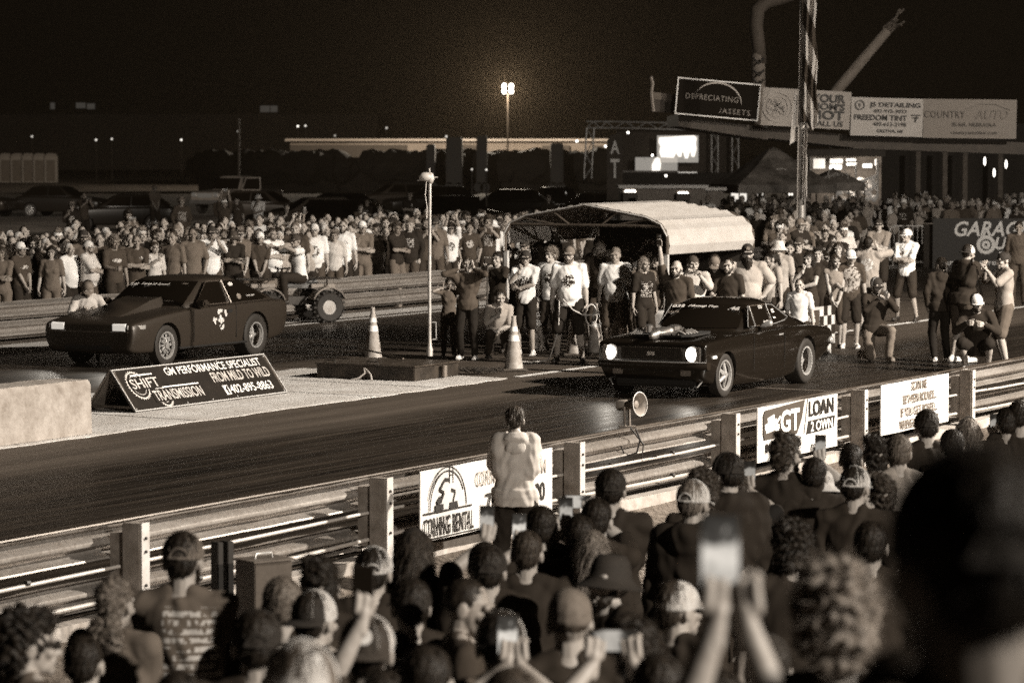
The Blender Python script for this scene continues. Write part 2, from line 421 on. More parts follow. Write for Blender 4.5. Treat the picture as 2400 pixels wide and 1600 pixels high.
# ================================================================== writing on boards
WHT = mat('white_board', .56, .45, 0, .08, 4); BLK = mat('black_board', .012, .4, 0, .3, 5); INK = mat('black_ink', .012, .5, 0, 0)
WINK = mat('white_ink', .78, .5, 0, 0); GINK = mat('grey_ink', .34, .5, 0, 0); FRM = mat('bright_frame', .62, .35, .3, .1)
def board(name, label, cat, loc, rz, wd, ht, m, th=.012, roll=0, tiltx=0, group=None, frame=None, curl=0):
    t = thing(name, label, cat, loc, rz, group); t.rotation_euler = (tiltx, roll, rz)
    g = MB(); k = 14
    rows = []
    for i in range(k+1):
        x = -wd/2+wd*i/k; y = curl*math.sin(i*1.3)
        rows.append([(x, y, -ht/2), (x, y, ht/2), (x, y+th, ht/2), (x, y+th, -ht/2)])
    g.loft(rows); g.build('panel', m, t)
    if frame:
        g = MB(); f = frame
        g.box((0, -.008, ht/2-f/2), (wd, .012, f)); g.box((0, -.008, -ht/2+f/2), (wd, .012, f))
        g.box((-wd/2+f/2, -.008, 0), (f, .0125, ht-2*f)); g.box((wd/2-f/2, -.008, 0), (f, .0125, ht-2*f))
        g.build('frame', FRM, t)
    return t
def shape(parent, name, m, poly, y=-.009, d=.003):
    g = MB(); g.prism(poly, y, y+d); return g.build(name, m, parent)
def circ(cx, cz, r, n=28, a0=0, a1=360): return [(cx+r*math.cos(R(a0+(a1-a0)*i/n)), cz+r*math.sin(R(a0+(a1-a0)*i/n))) for i in range(n)]
def ringp(parent, name, m, cx, cz, r0, r1, a0=0, a1=360, n=40, teeth=0, y=-.009, sz=1):
    g = MB(); rings = []
    for i in range(n+1 if a1-a0 < 360 else n):
        a = R(a0+(a1-a0)*i/n); k = r1 + (teeth if i % 2 else 0)
        rings.append([(cx+r0*math.cos(a), y, cz+sz*r0*math.sin(a)), (cx+k*math.cos(a), y, cz+sz*k*math.sin(a)), (cx+k*math.cos(a), y+.004, cz+sz*k*math.sin(a)), (cx+r0*math.cos(a), y+.004, cz+sz*r0*math.sin(a))])
    g.loft(rings, True, a1-a0 >= 360); return g.build(name, m, parent)
def on_rail(t0, t1, zc): return RT((t0+t1)/2, 13.27, zc)
# boom-lift hire banner
t = board('banner', 'white hire banner with a boom lift in an arch, hung behind the hooded woman', 'banner', on_rail(23.36, 25.8, .37), TA, 2.44, .61, WHT, curl=.006)
letter(t, 'CORNING RENTAL', INK, -.74, -.19, .88, .165, bold=.012, spacing=1.1)
shape(t, 'stripe', INK, [(-1.18, -.075), (-.32, -.075), (-.32, -.058), (-1.18, -.058)])
shape(t, 'stripe', INK, [(-1.2, -.295), (1.2, -.295), (1.2, -.283), (-1.2, -.283)])
ringp(t, 'arch', INK, -.76, -.05, .30, .312, 25, 180, 30, sz=1.05); ringp(t, 'arch', INK, -.76, -.05, .335, .343, 0, 165, 30, sz=1.05)
def fit(t, k):
    for c in t.children:
        if c.name.split('.')[0] not in ('panel', 'frame'): c.scale = (k, 1, k); c.location = (c.location.x*k, c.location.y, c.location.z*k)
def seg(parent, a, b2, wd, m=INK, name='emblem'):
    a, b2 = Vector((a[0], a[1])), Vector((b2[0], b2[1])); d = (b2-a).normalized(); n = Vector((-d.y, d.x))*wd/2
    return shape(parent, name, m, [tuple(a+n), tuple(a-n), tuple(b2-n), tuple(b2+n)])
em = MB()
def seg2(a, b2, wd, y=-.009):
    a, b2 = Vector(a), Vector(b2); d = (b2-a).normalized(); n = Vector((-d.y, d.x))*wd/2
    em.prism([tuple(a+n), tuple(a-n), tuple(b2-n), tuple(b2+n)], y, y+.003)
for a, b2, wd in (((-.88, 0), (-.82, .09), .022), ((-.82, .09), (-.89, .12), .02), ((-.89, .12), (-.80, .2), .02), ((-.80, .2), (-.72, .19), .03), ((-.72, .16), (-.72, .30), .008), ((-.66, .16), (-.66, .30), .008), ((-.72, .30), (-.66, .30), .008), ((-.72, .23), (-.66, .23), .008),
                   ((-.97, -.03), (-.83, -.03), .05), ((-.66, 0), (-.62, .08), .022), ((-.62, .08), (-.69, .1), .03), ((-.72, -.03), (-.58, -.03), .05), ((-.93, 0), (-.87, .05), .05)): seg2(a, b2, wd)
for x in (-.95, -.86, -.70, -.6): em.prism(circ(x, -.045, .025, 12), -.011, -.008)
em.build('emblem', INK, t)
letter(t, 'CORNINGRENTAL.COM', GINK, .42, .15, 1.32, .13, bold=.004)
letter(t, '712.527.1400', INK, .50, -.075, 1.12, .17, bold=.01)
# car dealer board
t = board('banner', 'white car dealer banner with a dark block logo hung on the guardrail', 'banner', on_rail(30.5, 32.72, .40), TA, 2.2, .58, WHT, curl=.004)
shape(t, 'logo_block', mat('dark_grey_ink', .05, .5, 0, 0), [(-.93, -.06), (-.96, 0), (-.96, .2), (-.92, .25), (.16, .29), (.08, .1), (-.05, -.06)])
letter(t, 'GT', WINK, -.26, .10, .52, .24, y=-.014, bold=.03)
em = MB()
for a, b2, wd in (((-.93, .07), (-.62, .12), .06), ((-.86, .14), (-.68, .17), .05), ((-.9, .03), (-.55, .06), .05), ((-.62, .1), (-.52, .16), .03)): seg2(a, b2, wd, -.013)
em.prism(circ(-.62, .045, .05, 14), -.016, -.013); em.build('emblem', WINK, t)
letter(t, 'MOTORS', INK, -.42, -.15, .95, .10, bold=.012, spacing=1.2)
seg(t, (.14, -.08), (.24, .29), .012)
letter(t, 'LOAN', INK, .62, .18, .70, .17, bold=.015)
shape(t, 'plaque', INK, [(.2, -.09), (.98, -.07), (1.02, .06), (.26, .05)])
letter(t, '2 OWN', WINK, .62, -.015, .62, .11, y=-.015, bold=.014)
letter(t, '7', INK, -.3, -.27, .05, .08, shear=.2); letter(t, '066', INK, .42, -.25, .2, .09, shear=.2)
# game board
t = board('banner', 'pale guardrail banner of bubble lettering about something to do between rounds', 'banner', on_rail(34.02, 36.28, .40), TA, 2.22, .58, WHT, curl=.005)
for k, (s, x, wd) in enumerate((('SCAN ME', .1, .5), ('BETWEEN ROUNDS...', .12, 1.1), ('IF YOU GET BORED...', .1, 1.2), ('WHENEVER YOU WANT', .1, 1.3))):
    letter(t, s, mat('bubble_ink', .13, .5, 0, 0), x, .22-.145*k, wd, .105, bold=.014)
# A-frame transmission board on the median
t0 = thing('sandwich_board', 'long black A-frame advertising board with gear logo standing on the pale median', 'sign', T(33.47, 25.65, .016), TA)
SLN = math.atan2(.39, .52); HS = .65
pn = bpy.data.objects.new('front_board', None)
def abox(name, m, parent, sgn):
    g = MB(); M = Matrix.Translation((0, sgn*.39, 0)) @ Matrix.Rotation(-sgn*SLN*-1 if False else sgn*SLN, 4, 'X')
    g.box((0, 0, HS/2), (3.66, .02, HS), M); return g.build(name, m, parent), M
fb, MF = abox('front_board', BLK, t0, -1); bbq, MBk = abox('back_board', mat('raw_plywood', .16, .8, 0, .3), t0, 1)
def on_front(o):   # lettering lies in the plane of the sloping front board
    o.parent = fb; o.matrix_local = Matrix.Translation((0, -.39, 0)) @ Matrix.Rotation(-SLN, 4, 'X') @ Matrix.Translation((o.location.x, o.location.y-.004, o.location.z+HS/2)); return o
on_front(letter(fb, 'GM PERFORMANCE SPECIALIST', WINK, .46, .215, 2.32, .12, bold=.008))
on_front(letter(fb, 'FROM MILD TO WILD', mat('silver_ink', .42, .5, 0, 0), .98, .045, 1.42, .16, bold=.014))
on_front(letter(fb, '402-895-8863', WINK, 1.06, -.165, 1.05, .135, bold=.01))
on_front(shape(fb, 'square_badge', WINK, [(.40, -.24), (.52, -.24), (.52, -.09), (.40, -.09)])); on_front(letter(fb, 'f', INK, .47, -.17, .06, .12, y=-.016, bold=.02))
for cx, cz, r in ((-1.44, .06, .19), (-1.02, -.15, .13)):
    on_front(ringp(fb, 'gear', mat('steel_ink', .46, .5, 0, 0), cx, cz, r, r+.012, 0, 360, 60, .028)); on_front(ringp(fb, 'gear', mat('steel_ink', .46, .5, 0, 0), cx, cz, r-.05, r-.042, 0, 360, 40))
for s, x, z, wd, h in (('SHIFT', -1.28, .08, .62, .15), ('TRANSMISSION', -.68, -.13, 1.12, .16)):
    on_front(shape(fb, 'backing', BLK, [(x-wd/2-.02, z-h/2-.02), (x+wd/2+.02, z-h/2-.02), (x+wd/2+.02, z+h/2+.02), (x-wd/2-.02, z+h/2+.02)], -.0145)); on_front(letter(fb, s, mat('steel_ink', .46, .5, 0, 0), x, z, wd, h, y=-.018, bold=.008))
on_front(shape(fb, 'bar', WINK, [(-1.5, .2), (-1.0, .2), (-1.0, .22), (-1.5, .22)], -.014)); on_front(shape(fb, 'bar', WINK, [(-1.1, -.02), (-.1, -.02), (-.1, 0), (-1.1, 0)], -.014))
g = MB()
for x0, x1, z0, z1 in ((-1.83, 1.83, .312, .325), (-1.83, 1.83, -.325, -.312), (-1.83, -1.817, -.312, .312), (1.817, 1.83, -.312, .312)): g.b2((x0, -.02, z0), (x1, -.0105, z1))
o = g.build('frame', FRM, fb); on_front(o)
g = MB()
for x in (-1.78, -.6, 0, .6, 1.78):
    for z in (-.285, .285): g.ball((x, -.013, z), .011, 8, 5)
on_front(g.build('screw', FRM, fb))
for x in (-1.80, 1.80):
    g = MB()
    for s in (-1, 1): g.tube([(x, s*.37, .01), (x, s*.03, .50)], .022, 6)
    g.tube([(x, -.36, .06), (x, .36, .06)], .02, 6); g.build('leg_frame', mat('dark_timber', .06, .8), t0)

# concrete blocks
CONC = mat('cast_concrete_block', .25, .85, 0, .35, 5, .5, 30)
def block(label, tc, nc, L, z=.0, hh=.645):
    g = MB(); rings = []; r3 = random.Random(int(tc*10))
    for i in range(25):
        x = -L/2+L*i/24; j = lambda: r3.uniform(-.006, .006)
        rings.append([(x, -.30+j(), 0), (x, -.28+j(), hh-.05+j()), (x, -.24+j(), hh+j()), (x, .24+j(), hh+j()), (x, .28, hh-.05), (x, .30, 0)])
    g.loft(rings); o = g.build('concrete_block', CONC, loc=T(tc, nc, .014), rot=(0, 0, TA), bevel=.006)
    return tag(o, label, 'barrier')
block('near pale concrete barrier block ending beside the A-frame board', 26.2, 24.22, 5.6, .03)
block('second concrete block lying behind the first, only its chipped top showing', 27.6, 26.9, 2.1, .03, .60); block('stub of concrete block at the edge behind the long one', 25.0, 27.0, 2.4, .03, .58)

# ================================================================== start-line gear
BOXM = mat('scuffed_dark_steel', .035, .5, .3, .7, 4, .15)
t = thing('staging_box', 'low scuffed dark steel box of the start lights on the median', 'metal box', T(38.77, 25.6, .014), TA)
g = MB(); g.box((0, 0, .10), (1.33, 1.66, .20)); g.build('box_body', BOXM, t, bevel=.01)
g = MB(); g.box((0, 0, .211), (1.37, 1.70, .02)); g.build('lid', mat('dark_lid', .06, .4, .2, .5), t, bevel=.004)
for y in (-.1, .62):
    g = MB(); g.tube([(-.62, y-.09, .22), (-.62, y-.09, .26), (-.62, y+.09, .26), (-.62, y+.09, .22)], .008, 8); g.build('handle', DARKM, t, smooth=True)
g = MB(); g.tube([(-.69, .0, .16), (-.75, -.05, .10), (-.80, .02, .03), (-.82, .14, .0)], .014, 8); g.tube([(-.69, -.02, .16), (-.77, -.16, .08), (-.84, -.22, .0)], .014, 8); g.build('cable', CONDM, t, smooth=True)
g = MB(); g.tube([(.1, -.90, .02), (.1, -.90, .19)], .045, 12); g.build('canister', mat('dull_can', .2, .4, .4), t, smooth=True)
p = G(1007, 834, .25); PSC = .9
t = thing('pole', 'tall thin steel pole with a sensor head and cord rising from the staging box', 'pole', p); t.scale = (.9, .9, .9)
g = MB(); g.tube([(0, 0, 0), (0, 0, 1.4), (.01, 0, 2.92)], [.03, .03, .026], 12); g.build('shaft', mat('pole_steel', .5, .4, .5, .3, 3), t, smooth=True)
g = MB(); g.lathe([(.055, 0), (.055, .12), (.04, .16), (.03, .3)], 12); g.build('socket', mat('pole_socket', .4, .5, .3), t, smooth=True)
g = MB(); g.ball((-.06, 0, 3.0), (.12, .09, .08)); g.ball((.02, 0, 2.98), (.06, .06, .1)); g.tube([(.03, 0, 2.9), (0, 0, 3.15)], .012, 6); g.tube([(-.2, 0, 2.94), (.14, 0, 3.0)], .012, 6); g.build('sensor_head', mat('sensor_shell', .4, .5), t, smooth=True)
g = MB(); g.tube([(-.05, -.02, 2.92), (-.07, -.02, 2.7), (-.04, -.02, 2.5), (-.05, -.03, 2.3)], .01, 6); g.build('cord', CONDM, t, smooth=True)
g = MB(); g.box((.11, 0, .42), (.012, .02, .3)); g.box((.08, 0, .57), (.07, .02, .012)); g.box((.08, 0, .28), (.07, .02, .012)); g.build('bracket', FRM, t)
g = MB(); g.tube([G(838, 815, .27), G(945, 840, .26)], .014, 8); tag(g.build('pipe', mat('dull_pipe', .12, .5, .4)), 'thin dark rod lying across the staging box behind the cone', 'rod')
r2 = random.Random(9); g = MB(); p = G(1105, 872, .035)
for i in range(110):
    q = p + Vector((r2.gauss(-.05, .13), r2.gauss(0, .06), .02)); a = Vector((r2.uniform(.1, .3), r2.uniform(-.1, .06), r2.uniform(-.03, .02)))
    g.tube([q, q+a*.5+Vector((0, 0, .05)), q+a], .006, 4)
tag(g.build('rag_mop', mat('dark_strands', .03, .8, 0, .5)), 'dark tangled mop head lying against the end of the staging box', 'mop')
CONEM = mat('dirty_orange_cone', .30, .6, 0, .45, 7, .1); CUFF = mat('cone_reflective_cuff', .72, .35, 0, .15, 8)
def cone(label, u, v, h=.83, z=.010, group='traffic cones at the start line'):
    t = thing('traffic_cone', label, 'traffic cone', G(u, v, z), rnd.uniform(0, 1), group)
    g = MB(); g.box((0, 0, .018), (.38, .38, .036)); g.build('base', mat('cone_foot', .06, .7), t, bevel=.012)
    k = h/.92; g = MB(); g.lathe([(.145, .036), (.14, .07), (.036, .86*k), (.036, .92*k), (.024, .925*k), (.022, .86*k)], 28); c = g.build('body', CONEM, t, smooth=True)
    f = lambda z: .142 - (z-.07)/(.86*k-.07)*.106 + .003
    for z0, z1 in ((.50*k, .60*k), (.66*k, .74*k)):
        g = MB(); g.lathe([(f(z0), z0), (f(z1), z1), (f(z1)-.006, z1), (f(z0)-.006, z0)], 28, closed=True); g.build('cuff', CUFF, c, smooth=True)
    return t
cone('worn traffic cone standing behind the staging box, near the thin pole', 874, 842)
cone('tall dirty traffic cone by itself in front of the white-shirted men', 1204, 868)
cone('traffic cone behind the legs of the curly-haired youth', 1257, 826)
cone('traffic cone between the legs of the headset man and the youth', 1346, 832); cone('traffic cone beside the headset man, next to the headlight', 1396, 830)
cone('traffic cone showing below the plastic bag', 1449, 806, .72)

# carport shelter (timing shed) on the median
SH = mat('white_ribbed_sheet', .44, .42, .0, .10, 3); SHD = mat('shed_steel', .10, .5, .4, .3)
t = thing('carport', 'low white ribbed metal carport with an open front sheltering onlookers', 'shelter', T(45.5, 25.65, .0), TA); t.scale = (.92, .93, .875)
prof = [(-1.62, 1.88), (-1.62, 2.2), (-1.50, 2.42), (-1.2, 2.56), (0, 2.78), (1.2, 2.56), (1.5, 2.42), (1.62, 2.2), (1.62, 1.88)]
def rib(prof, off, step=.11):
    out = []
    for (a, b2), (c2, d) in zip(prof, prof[1:]):
        L = math.hypot(c2-a, d-b2); k = max(1, int(L/step)); nx, nz = -(d-b2)/L, (c2-a)/L
        for i in range(k):
            f = i/k; q = off + (.05 if i % 2 else 0); out.append((a+(c2-a)*f+nx*q, b2+(d-b2)*f+nz*q))
    return out
up = rib(prof, 0); g = MB()
g.loft([[(x, y, z) for y, z in up] + [(x, y*.995, z-.012) for y, z in reversed(up)] for x in (0, 1.2, 2.4, 3.75)]); g.build('roof', SH, t)
g = MB()
for (a, b2), (c2, d) in zip(prof, prof[1:]): g.tube([(3.77, a, b2), (3.77, c2, d)], .035, 8)
g.build('truss', SHD, t); g = MB()
for (a, b2), (c2, d) in zip(prof, prof[1:]): g.tube([(-.02, a, b2), (-.02, c2, d)], .035, 8)
for y in (-1.3, -.65, .65, 1.3): g.tube([(-.02, y, 2.78-abs(y)*.19), (-.02, y*.5, 2.42)], .02, 6)
g.tube([(-.02, -1.5, 2.40), (-.02, 1.5, 2.40)], .03, 8); g.build('truss', SHD, t)
for x in (0, 3.7):
    for y in (-1.6, 1.6):
        g = MB(); g.box((x, y, .95), (.07, .07, 1.88)); g.build('post', mat('pale_post', .55, .5, .2), t)
g = MB(); g.b2((3.72, -1.55, 0), (3.74, 1.55, 2.4)); g.build('back_wall', mat('shed_dark_wall', .02, .8), t)
g = MB()
for (a, b2), (c2, d) in zip(prof[1:-1], prof[2:]): g.tube([(-.05, a*1.005, b2+.012), (-.05, c2*1.005, d+.012)], .014, 6)
g.build('edge_trim', mat('trim_light', .6, .4, .2), t)

# checkered advertising panel behind the black coupe
p = RT(46.75, 19.9, .40)
t = board('barrier_board', 'dark advertising panel with checkered end behind the black coupe', 'sign', p, TA, 4.3, .78, mat('dim_panel', .05, .5), frame=.05)
CH1 = mat('check_dark', .02, .5, 0, 0)
g = MB(); g.b2((1.5, -.012, -.39), (2.15, -.004, .39)); g.build('checker_ground', WHT, t)
g = MB()
for i in range(4):
    for j in range(5):
        if (i+j) % 2: g.b2((1.5+.1625*i, -.018, -.39+.156*j), (1.5+.1625*(i+1), -.011, -.39+.156*(j+1)))
g.build('checker_pattern', CH1, t)
for s, z in (('TRACKSIDE TOWING', .2), ('WE BUY RIMS', -.0), ('AUTO REPAIR', -.2)): letter(t, s.split(' ', 1)[1], WINK, .6, z, 1.4, .12)
# white draped cooler
g = MB(); r2 = random.Random(4); rings = []
for j, (z, k) in enumerate(((0, 1.06), (.25, 1.0), (.5, .98), (.66, .97), (.72, .9), (.725, .1))):
    rings.append([((.62*k+.02*math.sin(5*a+j))*math.copysign(abs(math.cos(a))**.5, math.cos(a)), (.33*k+.02*math.cos(7*a+j))*math.copysign(abs(math.sin(a))**.5, math.sin(a)), z) for a in [2*math.pi*i/40 for i in range(40)]])
g.loft(rings); o = g.build('draped_table', mat('white_sheet', .72, .6, 0, .1), smooth=2, loc=T(45.9, 23.99, .0), rot=(0, 0, TA)); tag(o, 'small table under a white sheet beside the shelter post', 'table')

# horn loudspeaker on the near rail
p = RT(28.2, 13.62, .66)
t = thing('horn_speaker', 'grey horn loudspeaker clamped on top of the near guardrail', 'loudspeaker', p); t.scale = (.82, .82, .82)
Mh = Matrix.Translation((0, 0, .26)) @ Matrix.Rotation(R(28), 4, 'Z') @ Matrix.Rotation(R(-4), 4, 'Y') @ Matrix.Rotation(R(90), 4, 'Y') if False else Matrix.Translation((0, 0, .27)) @ Matrix.Rotation(R(-38), 4, 'Z') @ Matrix.Rotation(R(84), 4, 'Y')
HM = mat('grey_horn', .26, .45, .1, .15); HI = mat('horn_inside', .16, .5, .1, .2)
g = MB(); g.lathe([(.055, -.2), (.065, -.19), (.065, -.08), (.05, -.06), (.06, 0), (.09, .07), (.135, .12), (.145, .125), (.135, .118), (.085, .06), (.05, -.02), (.0, -.03)], 28, Mh); g.build('horn', HM, t, smooth=True)
g = MB(); g.lathe([(.03, -.02), (.04, .06), (.045, .075), (.0, .08)], 18, Mh); g.build('core', HI, t, smooth=True)
g = MB(); g.lathe([(.140, .118), (.149, .122), (.149, .13), (.14, .132)], 28, Mh, closed=True); g.build('rim', mat('pale_rim', .5, .4), t, smooth=True)
g = MB()
for d in (-.05, .05): g.tube([(-.06+d*.6, d, .25), (-.05+d*.6, d*.6, 0)], .014, 8)
g.box((-.05, 0, .0), (.2, .1, .03)); g.build('bracket', POSTM, t)
g = MB(); g.tube([(.05, -.05, -.02), (.10, -.1, -.14), (.06, -.12, -.3), (-.08, -.12, -.34), (-.14, -.12, -.2), (-.3, -.1, -.12)], .011, 8); g.tube([(-.02, -.05, 0), (.14, -.12, -.2), (.12, -.13, -.36), (.3, -.13, -.34)], .011, 8); g.build('cable', DARKM, t, smooth=True)
# electrical cabinet and wired stake by the near rail
def near_at(u, v, y): return At(u, v, y)
p = At(618, 1311, 21.2)
t = thing('electrical_cabinet', 'grey steel cable cabinet with a lifting handle standing by the near guardrail', 'cabinet', (p.x, p.y, gz(p.y)), R(38)); CZ = p.z-gz(p.y)
g = MB(); p.z = CZ; g.box((0, 0, p.z/2), (.30, .24, p.z)); g.build('case', mat('cabinet_grey', .10, .5, .2, .3), t, bevel=.006)
g = MB(); g.box((0, 0, p.z+.006), (.325, .265, .012)); g.build('lid', mat('cabinet_lid', .16, .45, .2, .3), t)
g = MB(); g.tube([(-.07, 0, p.z+.01), (-.06, 0, p.z+.045), (.06, 0, p.z+.045), (.07, 0, p.z+.01)], .007, 8); g.build('handle', FRM, t, smooth=True)
p = At(517, 1268, 21.4)
t = thing('terminal_post', 'short dark terminal post with a tangle of wires by the cable cabinet', 'post', (p.x, p.y, gz(p.y)), R(40)); CZ = p.z-gz(p.y)
g = MB(); p.z = CZ; g.box((-.03, 0, p.z/2), (.045, .09, p.z)); g.box((.05, 0, p.z/2), (.05, .1, p.z)); g.build('stake', mat('black_stake', .02, .6), t, bevel=.005)
r2 = random.Random(21); g = MB()
for i in range(9):
    z = .2+.05*i; g.tube([(-.05, -.04, z), (-.11-r2.random()*.05, -.06, z+.03), (-.13, -.05, z-.05), (-.06, -.03, z-.08)], .006, 6)
g.build('wire', CONDM, t, smooth=True)
g = MB(); g.box((.17, .02, .5), (.16, .1, .2)); g.build('junction_box', POSTM, t)
g = MB(); p = G(1490, 1173, -.28); g.tube([(p.x-.1, p.y, -.27), (p.x+.14, p.y+.05, -.27)], .022, 8)
tag(g.build('bottle', mat('white_plastic', .7, .4)), 'white plastic tube lying in the grass by the near guardrail', 'litter')
# ================================================================== boards and structures beyond the start
def sky_board(name, label, u0, v0, u1, v1, u2, v2, u3, v3, y, m, frame=None):
    """board hung up at distance y whose corners are TL TR BR BL"""
    a, b2, c2, d = At(u0, v0, y), At(u1, v1, y), At(u2, v2, y), At(u3, v3, y)
    ctr = (a+b2+c2+d)/4; wv = ((b2-a)+(c2-d))/2; wd = wv.length; ht = ((a-d).length+(b2-c2).length)/2
    t = board(name, label, 'sign', ctr, 0, wd, ht, m, .03, 0, 0, None, frame); t.rotation_euler = (0, -math.atan2(wv.z, wv.x), 0)
    return t, wd, ht
PV = 80.0
t, W_, H_ = sky_board('sign_board', 'black framed sign with thin pale lettering under an arc, highest of the row', 1588, 181, 1783, 198, 1777, 285, 1582, 267, PV, mat('sign_black', .008, .9, 0, 0, spec=.1), .03)
DIM = mat('dull_pale_ink', .22, .5, 0, 0)
letter(t, 'DEPRECIATING', DIM, -.15, .02, W_*.63, H_*.15, y=-.02, spacing=1.15); letter(t, '/ASSETS', DIM, .45, -.28, W_*.37, H_*.14, y=-.02, spacing=1.2)
em = MB(); rings = []
for i in range(30):
    a = R(150-145*i/29); k = .045*math.sin(math.pi*i/29)+.004; r = .62
    rings.append([(-.02+r*1.0*math.cos(a), -.022, -.14+r*.85*math.sin(a)), (-.02+(r+k)*math.cos(a), -.022, -.14+(r+k)*.85*math.sin(a)), (-.02+(r+k)*math.cos(a), -.018, -.14+(r+k)*.85*math.sin(a)), (-.02+r*math.cos(a), -.018, -.14+r*.85*math.sin(a))])
em.loft(rings); em.build('arc', mat('arc_gold', .34, .4, .2, 0), t)
PS = mat('pale_sign', .30, .5, 0, .1)
t, W_, H_ = sky_board('sign_board', 'pale sign with round stamp and bold joking slogan, partly behind the flag', 1788, 205, 1996, 216, 1990, 305, 1784, 293, PV, PS)
for k, (s, wd, h) in enumerate((('YOUR', .95, .24), ("MOM'S", .95, .2), ('HOT', .95, .26), ('CALL US', .9, .15))): letter(t, s, INK, .62, (.32, .09, -.15, -.39)[k], wd, h, y=-.02, bold=.03 if k < 3 else .01)
ringp(t, 'stamp', GINK, -.82, 0, .40, .425, y=-.022); ringp(t, 'stamp', GINK, -.82, 0, .29, .305, y=-.022)
em = MB(); r2 = random.Random(3)
for i in range(26): seg2((-.82+.26*math.cos(i*.9)*r2.random(), .24*math.sin(i*1.7)*r2.random()), (-.82+.26*math.cos(i*1.3), .24*math.sin(i*1.1)), .018, -.022)
em.build('emblem', GINK, t); fit(t, .885)
t, W_, H_ = sky_board('sign_board', 'white detailing and tint sign with four phone and name lines', 1996, 228, 2164, 232, 2162, 322, 1993, 317, PV, mat('white_sign', .38, .5, 0, .08))
letter(t, 'JS DETAILING', INK, .22, .33, 1.45, .17, y=-.02, bold=.02); letter(t, '402-915-3053', INK, .08, .17, .95, .10, y=-.02, bold=.008)
letter(t, 'FREEDOM TINT', INK, -.18, -.02, 1.5, .16, y=-.02, bold=.02); letter(t, '402-613-2198', INK, .08, -.20, .95, .11, y=-.02, bold=.008); letter(t, 'GRETNA, NE', INK, .1, -.40, .75, .10, y=-.02, bold=.008)
ringp(t, 'round_badge', INK, -.78, .32, .11, .14, y=-.02); letter(t, '$', INK, -.78, .32, .07, .12, y=-.02)
em = MB(); seg2((.68, .07), (.95, .07), .03, -.022); seg2((.72, 0), (.90, .0), .03, -.022); seg2((.80, -.12), (.84, .03), .05, -.022); em.build('emblem', INK, t); fit(t, .885)
t, W_, H_ = sky_board('sign_board', 'dull grey auto dealer sign with faint car outline, last of the row', 2165, 233, 2384, 233, 2381, 327, 2163, 322, PV, mat('grey_sign', .19, .55, 0, .1))
DI = mat('faint_ink', .07, .5, 0, 0); DI2 = mat('fainter_ink', .15, .5, 0, 0)
letter(t, 'COUNTRY', DI, -.72, .12, 1.15, .19, y=-.02, spacing=1.1); letter(t, 'AUTO', DI2, .62, .13, .95, .26, y=-.02, shear=.25, bold=.01)
letter(t, 'BLAIR, NEBRASKA', DI, .12, -.17, 1.25, .12, y=-.02); letter(t, 'countryautoblair.com', DI, .12, -.40, 1.3, .13, y=-.02)
em = MB()
for a, b2 in (((-.1, .28), (.25, .42)), ((.25, .42), (.7, .42)), ((.7, .42), (1.15, .26))): seg2(a, b2, .02, -.022)
em.build('emblem', DI2, t); fit(t, .885)
# flag bunting corner left of the black sign
t, W_, H_ = sky_board('hanging_banner', 'dark banner with a dim band hanging beside the black framed sign', 1530, 215, 1582, 222, 1580, 265, 1528, 262, PV+.5, mat('dim_cloth', .04, .8))
g = MB(); g.b2((-.3, -.02, .06), (.3, -.012, .24)); g.build('band', mat('dim_band', .11, .8), t)
g = MB(); p = At(1526, 180, PV); q = At(1532, 262, PV); g.tube([p, At(1530, 195, PV), At(1527, 220, PV), q], .04, 6); tag(g.build('light_string', mat('dim_pole', .2, .6)), 'thin bent pole at the corner of the dark hanging banner', 'pole')

# pavilion carrying the signs
WD = mat('dark_timber_frame', .05, .7, 0, .3); PO = mat('pale_timber_post', .11, .7, 0, .3)
t = thing('pavilion', 'long dark open pavilion under the row of sign boards', 'pavilion', (0, 0, 0))
g = MB()
for (ua, va, ub, vb, th) in ((1590, 268, 1800, 300, .30), (1800, 296, 2000, 318, .30), (2000, 320, 2420, 335, .30)):
    a, b2 = At(ua, va, PV+.4), At(ub, vb, PV+.4); d = (b2-a)
    g.add([a, b2, b2+Vector((0, 0, -th)), a+Vector((0, 0, -th)), a+Vector((0, 6, 0)), b2+Vector((0, 6, 0)), b2+Vector((0, 6, -th)), a+Vector((0, 6, -th))], [(0, 1, 2, 3), (5, 4, 7, 6), (4, 5, 1, 0), (3, 2, 6, 7), (0, 3, 7, 4), (1, 5, 6, 2)])
g.build('roof', WD, t)
for u in (2152, 2215, 2262, 2345):
    p = At(u, 345, 117); g = MB(); g.box((p.x, p.y, p.z/2), (.17, .17, p.z)); g.build('post', PO, t)
p = At(2150, 345, PV+.9); q = At(2400, 348, PV+.9); g = MB(); g.box(((p.x+q.x)/2, p.y, p.z), (q.x-p.x, .15, .22)); g.build('beam', PO, t)
p, q = At(1990, 400, 119), At(2420, 400, 119); g = MB(); g.box(((p.x+q.x)/2, p.y, 2.0), (q.x-p.x, .1, 4.4)); g.build('back_wall', mat('dark_wall', .02, .8), t)
for u, v in ((2358, 385), (2330, 405), (2308, 378)):
    p = At(u, v, PV+5); g = MB(); g.ball(p, (.035, .035, .12), 8, 6); g.build('lamp', glow('small_lamp', 3), t)

